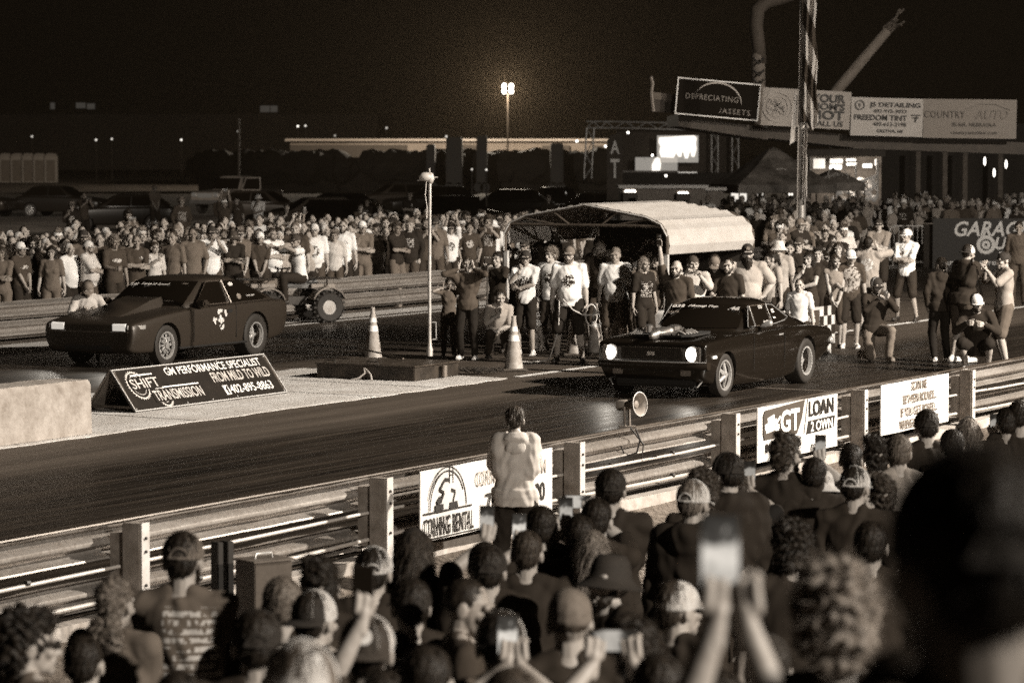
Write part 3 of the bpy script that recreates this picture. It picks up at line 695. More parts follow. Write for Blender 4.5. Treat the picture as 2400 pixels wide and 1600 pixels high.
# concession stand: lit interior with shelves and people-sized clutter
SY = 112.0
def quadbox(g, u0, v0, u1, v1, y, th): 
    a, b2 = At(u0, v1, y), At(u1, v0, y); g.b2((a.x, y, a.z), (b2.x, y+th, b2.z))
t = thing('concession_stand', 'lit concession stand with bright window panels and tube lamps under the signs', 'stall', (0, 0, 0))
g = MB(); quadbox(g, 1900, 366, 2066, 500, SY+2.5, .1); g.build('back_wall', mat('stand_wall', .14, .7), t)
g = MB(); quadbox(g, 1890, 350, 2075, 367, SY, 2.4); g.build('roof', WD, t)
for a, e in (((1906, 372, 1934, 395), 1.1), ((1945, 372, 1975, 384), .8), ((1983, 372, 2006, 378), 2.5), ((1984, 382, 2008, 388), 3), ((2022, 384, 2044, 393), 4), ((2050, 373, 2057, 388), 1.6)):
    g = MB(); quadbox(g, *a, SY+1.8, .05); g.build('lamp', glow('window_glow_%d' % int(e*10), e*.4), t, bevel=.01)
g = MB(); a, b2 = At(1945, 392, SY), At(1972, 392, SY); g.tube([a, b2], .065, 8); g.build('tube_lamp', glow('tube_glow', 6), t)
for u0, v0, u1, v1 in ((2004, 385, 2008, 465), (2054, 372, 2060, 462), (1898, 368, 1902, 460)): g = MB(); quadbox(g, u0, v0, u1, v1, SY-.1, .08); g.build('post', mat('stand_post', .5, .5), t)
r2 = random.Random(8); GOODS = glow('glowing_goods', .10, .4)  # packets and shelves are no lamps; the glow is added to look lit
for i in range(56):
    u, v = (r2.uniform(1945, 2055), r2.uniform(436, 470)) if i < 42 else (r2.uniform(2012, 2052), r2.uniform(410, 440)); p = At(u, v, SY+r2.uniform(0, 1)); g = MB(); g.ball(p, (r2.uniform(.03, .16), .08, r2.uniform(.03, .14)), 7, 5); g.build('packet', GOODS, t)
for a, b2 in (((2008, 430), (2052, 412)), ((1990, 466), (2055, 466))): g = MB(); g.tube([At(*a, SY), At(*b2, SY)], .055, 6); g.build('shelf', GOODS, t)
l = bpy.data.lights.new('stand_lamp', 'POINT'); l.energy = 160; l.color = KEYC; l.shadow_soft_size = .3
lo = bpy.data.objects.new('stand_lamp', l); COL.objects.link(lo); lo.location = At(2000, 385, SY+.6)

# pop-up canopies with dark printed roofs
CANM = mat('dark_printed_canopy', .16, .7, 0, .9, 1.6)
def canopy(label, u, vt, hw, ve, y):
    p = At(u, vt, y); e = At(u, ve, y); hwm = hw*y/FQ; t = thing('canopy_tent', label, 'tent', (p.x, y, 0), R(12))
    g = MB(); rings = []
    for k, z in ((1, e.z-.28), (1.0, e.z), (.55, e.z+(p.z-e.z)*.42), (.12, p.z-.1), (.01, p.z)): rings.append([(sx*hwm*k, sy*hwm*k, z) for sx, sy in ((-1, -1), (1, -1), (1, 1), (-1, 1))])
    g.loft(rings, False); c = g.build('canopy', CANM, t)
    g = MB()
    for i in range(7): g.tube([(-hwm*.55+.16*i, -hwm*(.72-.02*i), e.z+.18+.02*i), (-hwm*.2+.1*i, -hwm*.42, e.z+(p.z-e.z)*.5), (hwm*.05+.05*i, -hwm*.3, e.z+(p.z-e.z)*.62)], .022, 5)
    g.lathe([(.34, .0), (.37, .0), (.37, .012), (.34, .012)], 24, Matrix.Translation((.0, -hwm*.66, e.z+.22)) @ Matrix.Rotation(R(62), 4, 'X'), True)
    g.build('print', mat('canopy_print', .5, .7, 0, .3), c)
    for sx in (-1, 1):
        for sy in (-1, 1):
            g = MB(); g.tube([(sx*hwm*.97, sy*hwm*.97, 0), (sx*hwm*.97, sy*hwm*.97, e.z)], .025, 8); g.build('leg', PO, t)
canopy('dark printed pop-up canopy tent in front of the sign boards', 1812, 345, 118, 432, 108)
canopy('lower dark pop-up canopy tent beside the flagpole', 1952, 392, 60, 428, 109)
r2 = random.Random(14)   # lit stalls below
def panel_thing(name, label, cat, u0, v0, u1, v1, y, m, th=.06):
    t = thing(name, label, cat, At((u0+u1)/2, (v0+v1)/2, y)); c = t.location
    g = MB(); a, b2 = At(u0, v1, y)-c, At(u1, v0, y)-c; g.b2((a.x, 0, a.z), (b2.x, th, b2.z)); g.build('panel', m, t); return t, a, b2
for i, (a, e, lb) in enumerate((((1714, 444, 1750, 472), 1.0, 'bright stall window with dark frame under the printed canopy'), ((1775, 447, 1795, 458), 1.6, 'small lit stall panel between heads under the canopy'), ((1848, 446, 1858, 458), 2.0, 'small bright lamp box just before the flagpole'))):
    t, q, r = panel_thing('lit_window', lb, 'window', *a, 113, glow('stall_glow_%d' % i, e))
    g = MB(); g.box((0, -.03, 0), (.03, .03, r.z-q.z)); g.box((0, -.03, r.z), (r.x-q.x, .05, .05)); g.build('frame', WD, t)

# flagpole with a hanging striped flag
t = thing('flagpole', 'tall thick pale steel flagpole rising past the sign boards', 'flagpole', (At(1877, 480, 75).x, 75, 0))
g = MB(); g.tube([(0, 0, 0), (.08, 0, 9.5)], [.105, .085], 14); g.build('shaft', mat('pole_metal', .45, .35, .6, .2, 2), t, smooth=True)
g = MB(); g.tube([(-.11, -.05, 0), (-.02, -.05, 9.4)], .012, 6); g.build('halyard', CONDM, t)
m, nt, b, oc = newmat('striped_flag_cloth', .8, .2)
sp = nt.nodes.new('ShaderNodeSeparateXYZ'); nt.links.new(oc, sp.inputs[0])
wv = nt.nodes.new('ShaderNodeMath'); wv.operation = 'MULTIPLY_ADD'; nt.links.new(sp.outputs[2], wv.inputs[0]); wv.inputs[1].default_value = .8
k2 = nt.nodes.new('ShaderNodeMath'); k2.operation = 'MULTIPLY'; nt.links.new(sp.outputs[0], k2.inputs[0]); k2.inputs[1].default_value = 1.9; nt.links.new(k2.outputs[0], wv.inputs[2])
fr2 = nt.nodes.new('ShaderNodeMath'); fr2.operation = 'FRACT'; nt.links.new(wv.outputs[0], fr2.inputs[0])
nt.links.new(ramp(nt, fr2.outputs[0], [(.47, .05), (.5, .45)]), b.inputs['Base Color']); FLAGM = m
def drape(name, label, u, v0, v1, w0, w1, y, m, cat='flag'):
    p, q = At(u, v0, y), At(u, v1, y); g = MB(); rows = []
    for j in range(31):
        f = j/30; z = p.z+(q.z-p.z)*f; wd = (w0+(w1-w0)*f)*y/FQ
        rows.append([(wd*i/14*(1 + .06*math.sin(j*.5)), .09*math.sin(i*.95+j*.12), z + .12*math.sin(i*.5)*f) for i in range(15)])
    vs = [x for r in rows for x in r]; g.add(vs, [(j*15+i, j*15+i+1, (j+1)*15+i+1, (j+1)*15+i) for j in range(30) for i in range(14)])
    me = evaluated(g.mesh('flag'), [('SOLIDIFY', dict(thickness=.02))]); o = link(name, me, m, None, True, loc=(p.x, y, 0)); return tag(o, label, cat)
drape('flag', 'striped flag hanging limp in diagonal folds down the flagpole', 1882, -30, 296, 31, 33, 74.8, FLAGM)
drape('rolled_flag', 'pale rolled cloth hanging along the lower flagpole', 1880, 300, 468, 13, 9, 74.9, mat('pale_cloth', .42, .8, 0, .2, 4))
g = MB(); a, b2 = At(1862, 215, 75), At(1851, 340, 75); g.add([a, a+Vector((.08, .02, -.1)), b2+Vector((.13, .05, .1)), b2, a+Vector((.0, .06, 0)), b2+Vector((0, .06, 0))], [(0, 1, 2, 3), (0, 3, 5, 4), (1, 0, 4), (2, 1, 4, 5), (3, 2, 5)])
tag(g.build('pennant', mat('pale_cloth', .42, .8, 0, .2, 4)), 'narrow pale pennant hanging on the near side of the flagpole', 'pennant')

# inflatable tube dancers behind the signs
INF = mat('dim_inflatable_cloth', .075, .8, 0, .2); INL = mat('lit_inflatable_cloth', .17, .8, 0, .2)  # lit and dim tone of one cloth, the light put into the colour
t = thing('inflatable_dancer', 'inflatable tube figure with chevrons bending over above the signs', 'inflatable', (0, 0, 0))
ky = 9.4/FQ*1000/1000
def upath(L, y): return [At(u, v, y) for u, v in L]
IY = 84.0; px = IY/FQ
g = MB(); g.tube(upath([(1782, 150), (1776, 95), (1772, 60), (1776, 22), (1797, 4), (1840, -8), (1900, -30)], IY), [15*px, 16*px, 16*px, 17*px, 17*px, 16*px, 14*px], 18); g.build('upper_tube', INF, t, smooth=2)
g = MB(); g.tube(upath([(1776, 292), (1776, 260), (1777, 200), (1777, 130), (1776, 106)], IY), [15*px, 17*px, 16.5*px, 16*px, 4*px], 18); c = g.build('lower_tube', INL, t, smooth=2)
g = MB()
for v in (142, 170, 192): g.tube([At(1766, v-6, IY-.34), At(1779, v+8, IY-.36), At(1790, v-6, IY-.34)], .032, 6)
g.build('chevron', INK, c)
t = thing('inflatable_dancer', 'straight leaning inflatable tube arm with tattered streamers at the tip', 'inflatable', (0, 0, 0))
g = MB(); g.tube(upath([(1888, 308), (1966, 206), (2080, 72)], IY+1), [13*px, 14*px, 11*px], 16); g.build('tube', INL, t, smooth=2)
r2 = random.Random(31); g = MB()
for i in range(16):
    a = At(2078+r2.uniform(-9, 9), 70+r2.uniform(-6, 6), IY+1); e = At(2096+r2.uniform(-16, 24), 38+r2.uniform(-22, 22), IY+1+r2.uniform(-.3, .3)); g.tube([a, (a+e)/2+Vector((.05, 0, .05)), e], .03, 5)
g.build('streamer', mat('streamer_cloth', .11, .8, 0, .6, 9), t)

# stage with truss and video screens, far behind the shelter
ST = 150.0
TRM = mat('truss_metal', .6, .4, .1)
t = thing('stage_truss', 'box truss stage frame with dark backdrop behind the carport', 'stage', (0, 0, 0))
def truss(g, u0, v0, u1, v1, y, w_):
    a, b2 = At(u0, v0, y), At(u1, v1, y); d = b2-a; k = max(4, int(d.length/.5)); o1, o2 = (Vector((w_, 0, 0)), Vector((0, w_, 0))) if abs(d.z) > abs(d.x) else (Vector((0, 0, w_)), Vector((0, w_, 0)))
    for o in (Vector(), o1, o2, o1+o2): g.tube([a+o, b2+o], .035, 5)
    for i in range(k): g.tube([a+d*i/k+(o1 if i % 2 else Vector()), a+d*(i+1)/k+(Vector() if i % 2 else o1)], .025, 4)
g = MB(); truss(g, 1369, 420, 1375, 300, ST, .35); truss(g, 1375, 300, 1438, 300, ST, .3); g.build('truss_tower', mat('truss_lit', .75, .4, .2), t)  # tower in a paler truss metal, its lit look put into the colour
g = MB(); truss(g, 1440, 300, 1720, 306, ST, .3); truss(g, 1668, 420, 1668, 306, ST, .3); truss(g, 1716, 420, 1716, 306, ST, .3); g.build('truss_frame', TRM, t)
g = MB(); quadbox(g, 1445, 305, 1720, 408, ST+1, .1); g.build('backdrop', mat('stage_backdrop', .09, .9), t)
g = MB(); quadbox(g, 1430, 405, 1720, 440, ST-1, 3); g.build('deck', mat('stage_deck', .035, .7), t)
g = MB(); quadbox(g, 1450, 400, 1634, 404, ST-1.1, .1); g.build('deck_edge', mat('deck_edge', .3, .5), t)
def screen(label, u0, v0, u1, v1, e, blob, eb):
    t, a, b2 = panel_thing('video_screen', label, 'screen', u0, v0, u1, v1, ST-.5, glow('screen_dim_%d' % u0, e), .1)
    g = MB(); n = len(blob); g.prism([(a.x+(b2.x-a.x)*x, a.z+(b2.z-a.z)*(1-y)) for x, y in blob], -.03, -.012); g.build('lit_picture', glow('screen_bright', eb), t)
screen('large bright video screen on the far stage', 1540, 318, 1637, 381, .26, [(.05, .08), (.3, .06), (.62, .02), (.9, .0), (.95, .1), (.93, .3), (.95, .5), (.9, .78), (.84, .78), (.82, .6), (.78, .62), (.74, .84), (.68, .84), (.64, .6), (.6, .6), (.58, .78), (.52, .78), (.46, .62), (.4, .82), (.1, .8), (.06, .6), (.09, .4), (.04, .25)], 1.6)
screen('lower dim video screen with one bright blob on the far stage', 1489, 369, 1588, 402, .22, [(.4, .95), (.4, .5), (.47, .1), (.52, .0), (.58, .1), (.6, .5), (.58, .95)], 1.6)
screen('thin bright screen strip on the stage edge', 1588, 401, 1634, 407, 1.0, [(.05, .2), (.95, .2), (.95, .8), (.05, .8)], 1.5)
for u, v in ((1472, 311), (1419, 343), (1529, 364), (1561, 412), (1352, 331)):
    g = MB(); g.ball(At(u, v, ST-2), .055, 8, 6); o = g.build('stage_lamp', glow('lamp_dot', 5)); tag(o, 'small round stage lamp glowing among the dark truss and screens', 'lamp', 'stage lamps')
t = thing('feather_flag', 'upright dark feather flag with pale stacked letters by the stage', 'flag', (At(1441, 440, 120).x, 120, 0))
a = At(1441, 470, 120); b2 = At(1441, 312, 120); g = MB(); hw = .30
g.loft([[(-hw*k+ofs, -.01, z), (hw*k+ofs, -.01, z), (hw*k+ofs, .01, z), (-hw*k+ofs, .01, z)] for k, ofs, z in ((1, 0, a.z), (1, 0, a.z+1.6), (1, 0, b2.z-.3), (.7, .05, b2.z-.08), (.1, .2, b2.z))]); g.build('cloth', mat('dark_flag_cloth', .05, .8), t)
for s, v in (('A', 345), ('T', 395)): letter(t, s, mat('flag_letter', .7, .6, 0, 0), 0, At(1441, v, 120).z, .34, .5 if s != 'T' else .72, y=-.02, bold=.02)

# food trucks
FTM = mat('food_truck_panel', .16, .5, 0, .2)
def truck(label, u0, u1, v0, wins, y=104):
    a, b2 = At(u0, v0, y), At(u1, v0, y); L = b2.x-a.x; t = thing('food_truck', label, 'food truck', ((a.x+b2.x)/2, y, 0))
    g = MB(); g.box((0, 0, .5+(a.z-.5)/2), (L, 2.2, a.z-.5)); g.build('body', FTM, t, bevel=.05)
    g = MB(); g.box((0, 0, a.z+.06), (L+.15, 2.3, .1)); g.build('roof_edge', TRM, t)
    for u, v, wd, ht, e in wins:
        p = At(u, v, y-1.1); g = MB(); g.box((p.x-t.location.x, -1.12, p.z), (wd, .05, ht)); wn = g.build('window', glow('truck_window_%d' % int(e*10), e), t, bevel=.03)
        g = MB(); g.box((p.x-t.location.x, -1.2, p.z-ht*.9), (wd*1.3, .2, .3)); g.build('counter', mat('truck_counter', .05, .6), wn)
    for s in (-.35, .35):
        g = MB(); g.lathe([(.18, -.1), (.34, -.1), (.34, .1), (.18, .1)], 20, Matrix.Translation((L*s, -1.05, .34)) @ Matrix.Rotation(R(90), 4, 'X')); g.build('wheel', DARKM, t)
truck('long pale food truck with two lit hatches behind the carport roof', 1452, 1650, 441, [(1477, 451, .36, .16, 4), (1601, 455, .34, .14, 4), (1481, 467, .18, .12, 1.5), (1605, 471, .14, .14, 1.5)])
truck('plain grey trailer parked next to the food truck', 1650, 1692, 446, [], 105)

# light tower far off: the lamp the haze glows round
TW = 250.0
p = At(1190, 208, TW)
t = thing('light_tower', 'distant mobile light tower, its four lamps glowing through the haze', 'light tower', (p.x, TW, 0))
g = MB(); g.tube([(0, 0, .8), (0, 0, p.z-.4)], [.08, .05], 8); g.build('mast', mat('tower_mast', .004, .9, spec=.05), t)
g = MB(); g.box((0, 0, .7), (2.2, 1.3, 1.1)); g.build('trailer', mat('tower_trailer', .2, .6), t, bevel=.05)
for sx in (-1, 1):
    for sz in (-1, 1):
        g = MB(); g.ball((sx*.28, -.06, p.z+sz*.19), (.18, .05, .22), 14, 8); h = g.build('lamp', glow('tower_lamp', 60), t)
        g = MB(); g.box((sx*.28, .08, p.z+sz*.2), (.30, .1, .38)); g.build('housing', DARKM, h)
l = bpy.data.lights.new('tower_light', 'POINT'); l.energy = TOWER; l.color = (1, .86, .68); l.shadow_soft_size = .5
lo = bpy.data.objects.new('tower_light', l); COL.objects.link(lo); lo.location = (p.x, TW-.8, p.z)
# long barn lit by the tower
t = thing('barn', 'long low distant barn whose pale upper wall catches the tower light', 'building', (0, 0, 0)); BY = 262.0
a, b2 = At(680, 327, BY), At(1480, 330, BY)
g = MB(); g.b2((a.x, BY, 0), (b2.x, BY+14, 3.62)); g.build('wall', mat('barn_wall', .13, .8, 0, .3, .2), t)
g = MB(); g.b2((a.x-.4, BY-.5, 3.66), (b2.x+.4, BY+14.4, 3.86)); g.build('roof', mat('barn_roof', .22, .6, 0, .2, .4), t)
for i, (u0, u1, tp) in enumerate(((680, 955, 3.35), (1086, 1118, 3.35), (1270, 1335, 3.3), (1390, 1480, 3.3))):
    c1, c2 = At(u0, 340, BY-.3), At(u1, 340, BY-.3); g = MB(); g.b2((c1.x, BY-.35, 0), (c2.x, BY-.01, tp)); g.build('door', mat('barn_door', .03, .8), t)
for i, (u0, u1, vt) in enumerate(((1046, 1084, 322), (1117, 1142, 318), (1000, 1020, 338), (1290, 1320, 336))):
    y = 228; a, b2 = At(u0, vt, y), At(u1, vt, y); tt_ = thing('parked_trailer', ('squat dark trailer', 'tall narrow dark trailer', 'low dark trailer between the barn lights', 'low dark trailer near the stage truss')[i]+' silhouetted against the lit barn', 'trailer', ((a.x+b2.x)/2, y, 0), 0, 'trailers before the barn')
    g = MB(); g.box((0, 0, .5+(a.z-.5)/2), (b2.x-a.x, 2.2, a.z-.5)); g.build('body', mat('night_trailer', .02, .6), tt_, bevel=.08)
    for s in (-.3, .3): g = MB(); g.lathe([(.15, -.1), (.35, -.1), (.35, .1), (.15, .1)], 14, Matrix.Translation(((b2.x-a.x)*s, -1.0, .35)) @ Matrix.Rotation(R(90), 4, 'X')); g.build('wheel', DARKM, tt_)
COVERM = mat('dark_cover', .02, .9, 0, .5, .8)
def added_cover(name, label, cat, u0, u1, y, top, hump, n, dep=2.5):
    a, b2 = At(u0, 340, y), At(u1, 340, y); r3 = random.Random(int(u0+y)); g = MB(); L = b2.x-a.x
    for i in range(n):
        x = a.x+L*r3.random(); h = top+hump*r3.gauss(0, 1); rr = r3.uniform(.6, 1.3); g.ball((x, y+r3.uniform(-dep, dep)/2, max(.4, h-rr)), (rr*1.3, rr, rr), 7, 5)
    g.b2((a.x, y-.4, 0), (b2.x, y+.4, top-.5)); me = g.mesh(name)
    displace_rand(me, r3); o = link(name, me, COVERM); return tag(o, label, cat)
def displace_rand(me, r3):
    for v in me.vertices: v.co += Vector((r3.uniform(-.18, .18), r3.uniform(-.18, .18), r3.uniform(-.18, .18)))
added_cover('added_cover', 'long dark bumpy cover added to hide the lower half of the distant barn', 'added_cover', 470, 1500, 232, 2.92, .06, 150)  # added dark cover, blacks out the lamplit lower wall and ground
# very large dark hall on the horizon
t = thing('warehouse', 'huge dim warehouse with two faint lit signs along the horizon', 'building', (0, 0, 0)); WY = 420.0
a, b2 = At(-60, 268, WY), At(885, 268, WY); g = MB(); g.b2((a.x, WY, 0), (b2.x, WY+40, a.z)); g.build('wall', mat('hall_wall', .16, .9, 0, .2, .05), t)
for u0, u1, v0, v1 in ((118, 128, 241, 256), (178, 200, 241, 254), (204, 222, 243, 256), (610, 632, 248, 263), (634, 650, 248, 263)):
    g = MB(); quadbox(g, u0, v0, u1, v1, WY-.5, .2); g.build('sign_panel', glow('hall_sign', .035, .3), t)
for u, v, e in ((75, 320, 2), (225, 328, 3), (262, 326, 2.5), (425, 328, 5), (698, 296, 6), (716, 295, 3), (906, 300, 2), (558, 308, 1), (785, 318, 1), (1046, 320, 3), (1140, 398, 3), (1106, 397, 2)):
    y = 300 if v < 380 else 130; p = At(u, v, y); t = thing('yard_lamp', 'tiny distant yard lamp on a thin post in the dark', 'lamp', (p.x, y, 0), 0, 'distant yard lamps')
    g = MB(); g.ball((0, 0, p.z), .10*y/300, 8, 6); g.build('lamp', glow('yard_glow_%d' % e, e*.35), t); g = MB(); g.tube([(0, .1, 0), (0, .1, p.z)], .04, 5); g.build('post', WD, t)
# portable toilets
m1 = mat('toilet_shell', .30, .7, 0, .2); m2 = mat('toilet_door', .15, .7)
for i in range(5):
    y = 285; p = At(14+26.5*i, 365, y); t = thing('portable_toilet', ('first', 'second', 'third', 'fourth', 'fifth')[i]+' in a row of dim portable toilets, counted from the dark field edge', 'portable toilet', (p.x, y, 0), R(4), 'row of portable toilets')
    g = MB(); g.box((0, 0, 1.1), (1.1, 1.1, 2.2)); g.build('shell', m1, t); g = MB(); g.box((0, -.56, 1.05), (.75, .03, 1.9)); g.build('door', m2, t)
    g = MB(); g.loft([[(sx*.57*k, sy*.57*k, z) for sx, sy in ((-1, -1), (1, -1), (1, 1), (-1, 1))] for k, z in ((1, 2.2), (1, 2.32), (.6, 2.58), (.2, 2.62))]); g.build('roof', m1, t)
# dim row of tree shapes? none: dark cars, a pickup, poles
g = MB(); p = At(560, 300, 200); g.tube([(p.x, 200, 0), (p.x, 200, p.z+.6)], .07, 6); tag(g.build('utility_pole', PO), 'thin dim utility pole beyond the parked cars', 'pole')

# vendor banner on the far fence
t = board('banner', 'dark racing parts banner with turbo emblem on the far fence', 'banner', At(2316, 572, 88), R(-3), 3.05, 1.42, mat('banner_black', .012, .6, 0, .2), .02)
BI = mat('banner_ink', .75, .5, 0, 0)
letter(t, 'GARAGE', BI, .12, .42, 2.1, .42, y=-.02, bold=.02, shear=.25)
letter(t, 'UILT', BI, .66, 0.02, .95, .34, y=-.02, bold=.03, shear=.25); letter(t, 'racing', BI, .7, -.24, .8, .12, y=-.02)
letter(t, 'Parts - Apparel - Racing', BI, -.05, -.53, 2.5, .2, y=-.02, bold=.006)
ringp(t, 'turbo', BI, -.06, -.02, .16, .26, y=-.02); ringp(t, 'turbo', BI, -.06, -.02, .04, .12, y=-.02); 
em = MB(); seg2((-.24, .06), (-.08, .36), .07, -.022); em.build('turbo_neck', BI, t)
# crowd-control barriers
def barrier(label, u, v, wd, rz):
    p = G(u, v); t = thing('crowd_barrier', label, 'barrier', p, rz, 'crowd control barriers')
    g = MB(); h = 1.12; c = .14
    pts = [(-wd/2, 0, .15), (-wd/2, 0, h-c), (-wd/2+c*.3, 0, h-c*.3), (-wd/2+c, 0, h), (wd/2-c, 0, h), (wd/2-c*.3, 0, h-c*.3), (wd/2, 0, h-c), (wd/2, 0, .15)]
    g.tube(pts, .024, 8, True, True); g.build('frame', TRM, t, smooth=True)
    g = MB(); k = int(wd/.13)
    for i in range(1, k): g.tube([(-wd/2+wd*i/k, 0, .15), (-wd/2+wd*i/k, 0, h)], .011, 6)
    g.build('bar', TRM, t)
    for s in (-1, 1):
        g = MB(); g.tube([(s*wd*.42, -.3, .02), (s*wd*.42, 0, .15), (s*wd*.42, .3, .02)], .02, 6); g.build('foot', TRM, t)
barrier('steel crowd barrier with round corners next to the racing parts banner', 2128, 622, 1.05, R(-4)); barrier('steel crowd barrier half hidden by the turned man', 1990, 625, 1.3, R(8))
g = MB(); p = At(2186, 565, 88.6); g.box((p.x, p.y, .62), (.5, .05, 1.25)); tag(g.build('pale_panel', mat('dim_pale_cloth', .22, .8, 0, .2)), 'dim pale cloth panel between crowd barrier and racing parts banner', 'panel')
# floodlight masts that light the start (outside the frame)
for (x, y, z), lb in zip(MAST, ('tall floodlight mast beside the start line', 'tall floodlight mast further behind the start line', 'floodlight mast behind the bleachers')):
    t = thing('floodlight_mast', lb, 'light mast', (x, y, 0)); g = MB(); g.tube([(0, .5, 0), (0, .5, z-.4)], [.16, .1], 10); g.build('shaft', PO, t)
    g = MB(); g.box((0, .5, z), (1.8, .12, .12)); g.build('crossarm', PO, t)
    for s in (-.6, .6): g = MB(); g.box((s, .75, z+.25), (.5, .25, .4)); g.build('lamp_head', DARKM, t)
# ================================================================== vehicles (local x runs from nose to tail, y to the right of the nose-to-tail line)
def interp(S, x):
    for a, b2 in zip(S, S[1:]):
        if a[0] <= x <= b2[0]:
            f = (x-a[0])/(b2[0]-a[0]); return [p+(q-p)*f for p, q in zip(a, b2)]
    return list(S[-1] if x > S[-1][0] else S[0])
def car_shell(S, holes, extra=None):
    """stations of (x, zb, wr, zmid, wm, zs, ws, zt, wt); wheel arches cut out"""
    g = MB(); rings = []
    for s in S:
        x, zb, wr, zm, wm, zs, ws, zt, wt = s
        half = [(wr*.6, zb), (wr, zb+.01), (wr+.02, zb+.05), (wm, zm), (wm, (zm+zs)/2), (wm-.006, zs-.06), (ws+.006, zs-.016), (ws-.016, zs+.004), (wt, zt-.008), (wt*.5, zt)]
        rings.append([(x, -y, z) for y, z in half] + [(x, y, z) for y, z in reversed(half)])
    g.loft(rings); me = g.mesh('shell')
    me = evaluated(me, [('SUBSURF', dict(levels=2, render_levels=2))])
    for x, z, r, hw in holes:
        c = MB(); 
        for s in (-1, 1): c.lathe([(r, 0), (r, .42)], 40, Matrix.Translation((x, s*hw-(.0 if s < 0 else .42)+(-.02 if s < 0 else .02), z)) @ Matrix.Rotation(R(-90), 4, 'X'))
        cm = c.mesh('cut'); me = evaluated(me, [('BOOLEAN', dict(operation='DIFFERENCE', object=cm, solver='EXACT'))])
    return me
class House:
    """the glazed upper body between two plan outlines"""
    def __init__(s, zb, fb, rb, wb, zr, fr, rr, wr, bow=.16, rbow=.12): s.__dict__.update(locals())
    def f(s, z): return (z-s.zb)/(s.zr-s.zb)
    def wid(s, z): return s.wb+(s.wr-s.wb)*s.f(z)
    def front(s, u, z, off=0): 
        f = s.f(z); return Vector((s.fb+(s.fr-s.fb)*f + s.bow*u*u - off, u*s.wid(z)*.985, z+off*.6))
    def rear(s, u, z, off=0):
        f = s.f(z); return Vector((s.rb+(s.rr-s.rb)*f - s.rbow*u*u + off, u*s.wid(z)*.985, z+off*.6))
    def side(s, x, z, sgn, off=0): return Vector((x, sgn*(s.wid(z)+off), z+off*.3))
    def shell(s, ztop, fin, rin, wt):
        rings = []
        def ring(z, k=None):
            us = [1, .8, .55, .28, 0, -.28, -.55, -.8, -1]
            if k is None:
                return [s.front(u, z) for u in us] + [s.rear(u, z) for u in reversed(us)]
            return [Vector((fin+.1*u*u, u*wt, ztop-.012*u*u)) for u in us] + [Vector((rin-.1*u*u, u*wt, ztop-.012*u*u)) for u in reversed(us)]
        zr = s.zr
        g = MB(); g.loft([ring(s.zb-.10), ring(s.zb), ring(s.zb+(zr-s.zb)*.5), ring(zr-.015), ring(zr, None), [p.lerp(q, .55)+Vector((0, 0, .012)) for p, q in zip(ring(zr), ring(0, 1))], ring(0, 1)])
        return g.mesh('house')
    def glass(s, fn, u0, u1, z0, z1, name, m, parent, n=10, k=5, off=.006, lean=0):
        g = MB(); A = []
        for j in range(k+1):
            for i in range(n+1): A.append(fn(u0+(u1-u0)*i/n, z0+(z1-z0)*j/k, off))
        g.add(A, [(j*(n+1)+i, j*(n+1)+i+1, (j+1)*(n+1)+i+1, (j+1)*(n+1)+i) for j in range(k) for i in range(n)])
        me = evaluated(g.mesh(name), [('SOLIDIFY', dict(thickness=.004, offset=0))]); return link(name, me, m, parent, True)
    def pane(s, poly, sgn, name, m, parent, off=.006, th=.006):
        P = [s.side(x, z, sgn, off) for x, z in poly]; Q = [s.side(x, z, sgn, off-th) for x, z in poly]; n = len(P)
        g = MB(); g.add(P+Q, [tuple(range(n)), tuple(reversed(range(n, 2*n)))]+[(i, (i+1) % n, n+(i+1) % n, n+i) for i in range(n)]); return g.build(name, m, parent)
    def trim(s, poly, sgn, m, parent, r=.012, off=.012, closed=True):
        g = MB(); g.tube([s.side(x, z, sgn, off) for x, z in poly], r, 6, True, closed); return g.build('window_trim', m, parent, smooth=True)
TYRE = mat('tyre_rubber', .014, .75, 0, .3, 12, .2); CHR = mat('chrome', .75, .22, .75, .05); CHD = mat('dull_alloy', .45, .3, .9, .2); DISH = mat('dark_wheel_dish', .02, .35, .5, 0); RIMB = mat('black_rim', .02, .3, .3, .1)
GLS = mat('dark_glass', .006, .06, 0, 0, spec=.8); WELL = mat('wheel_well', .006, .9, 0, 0)
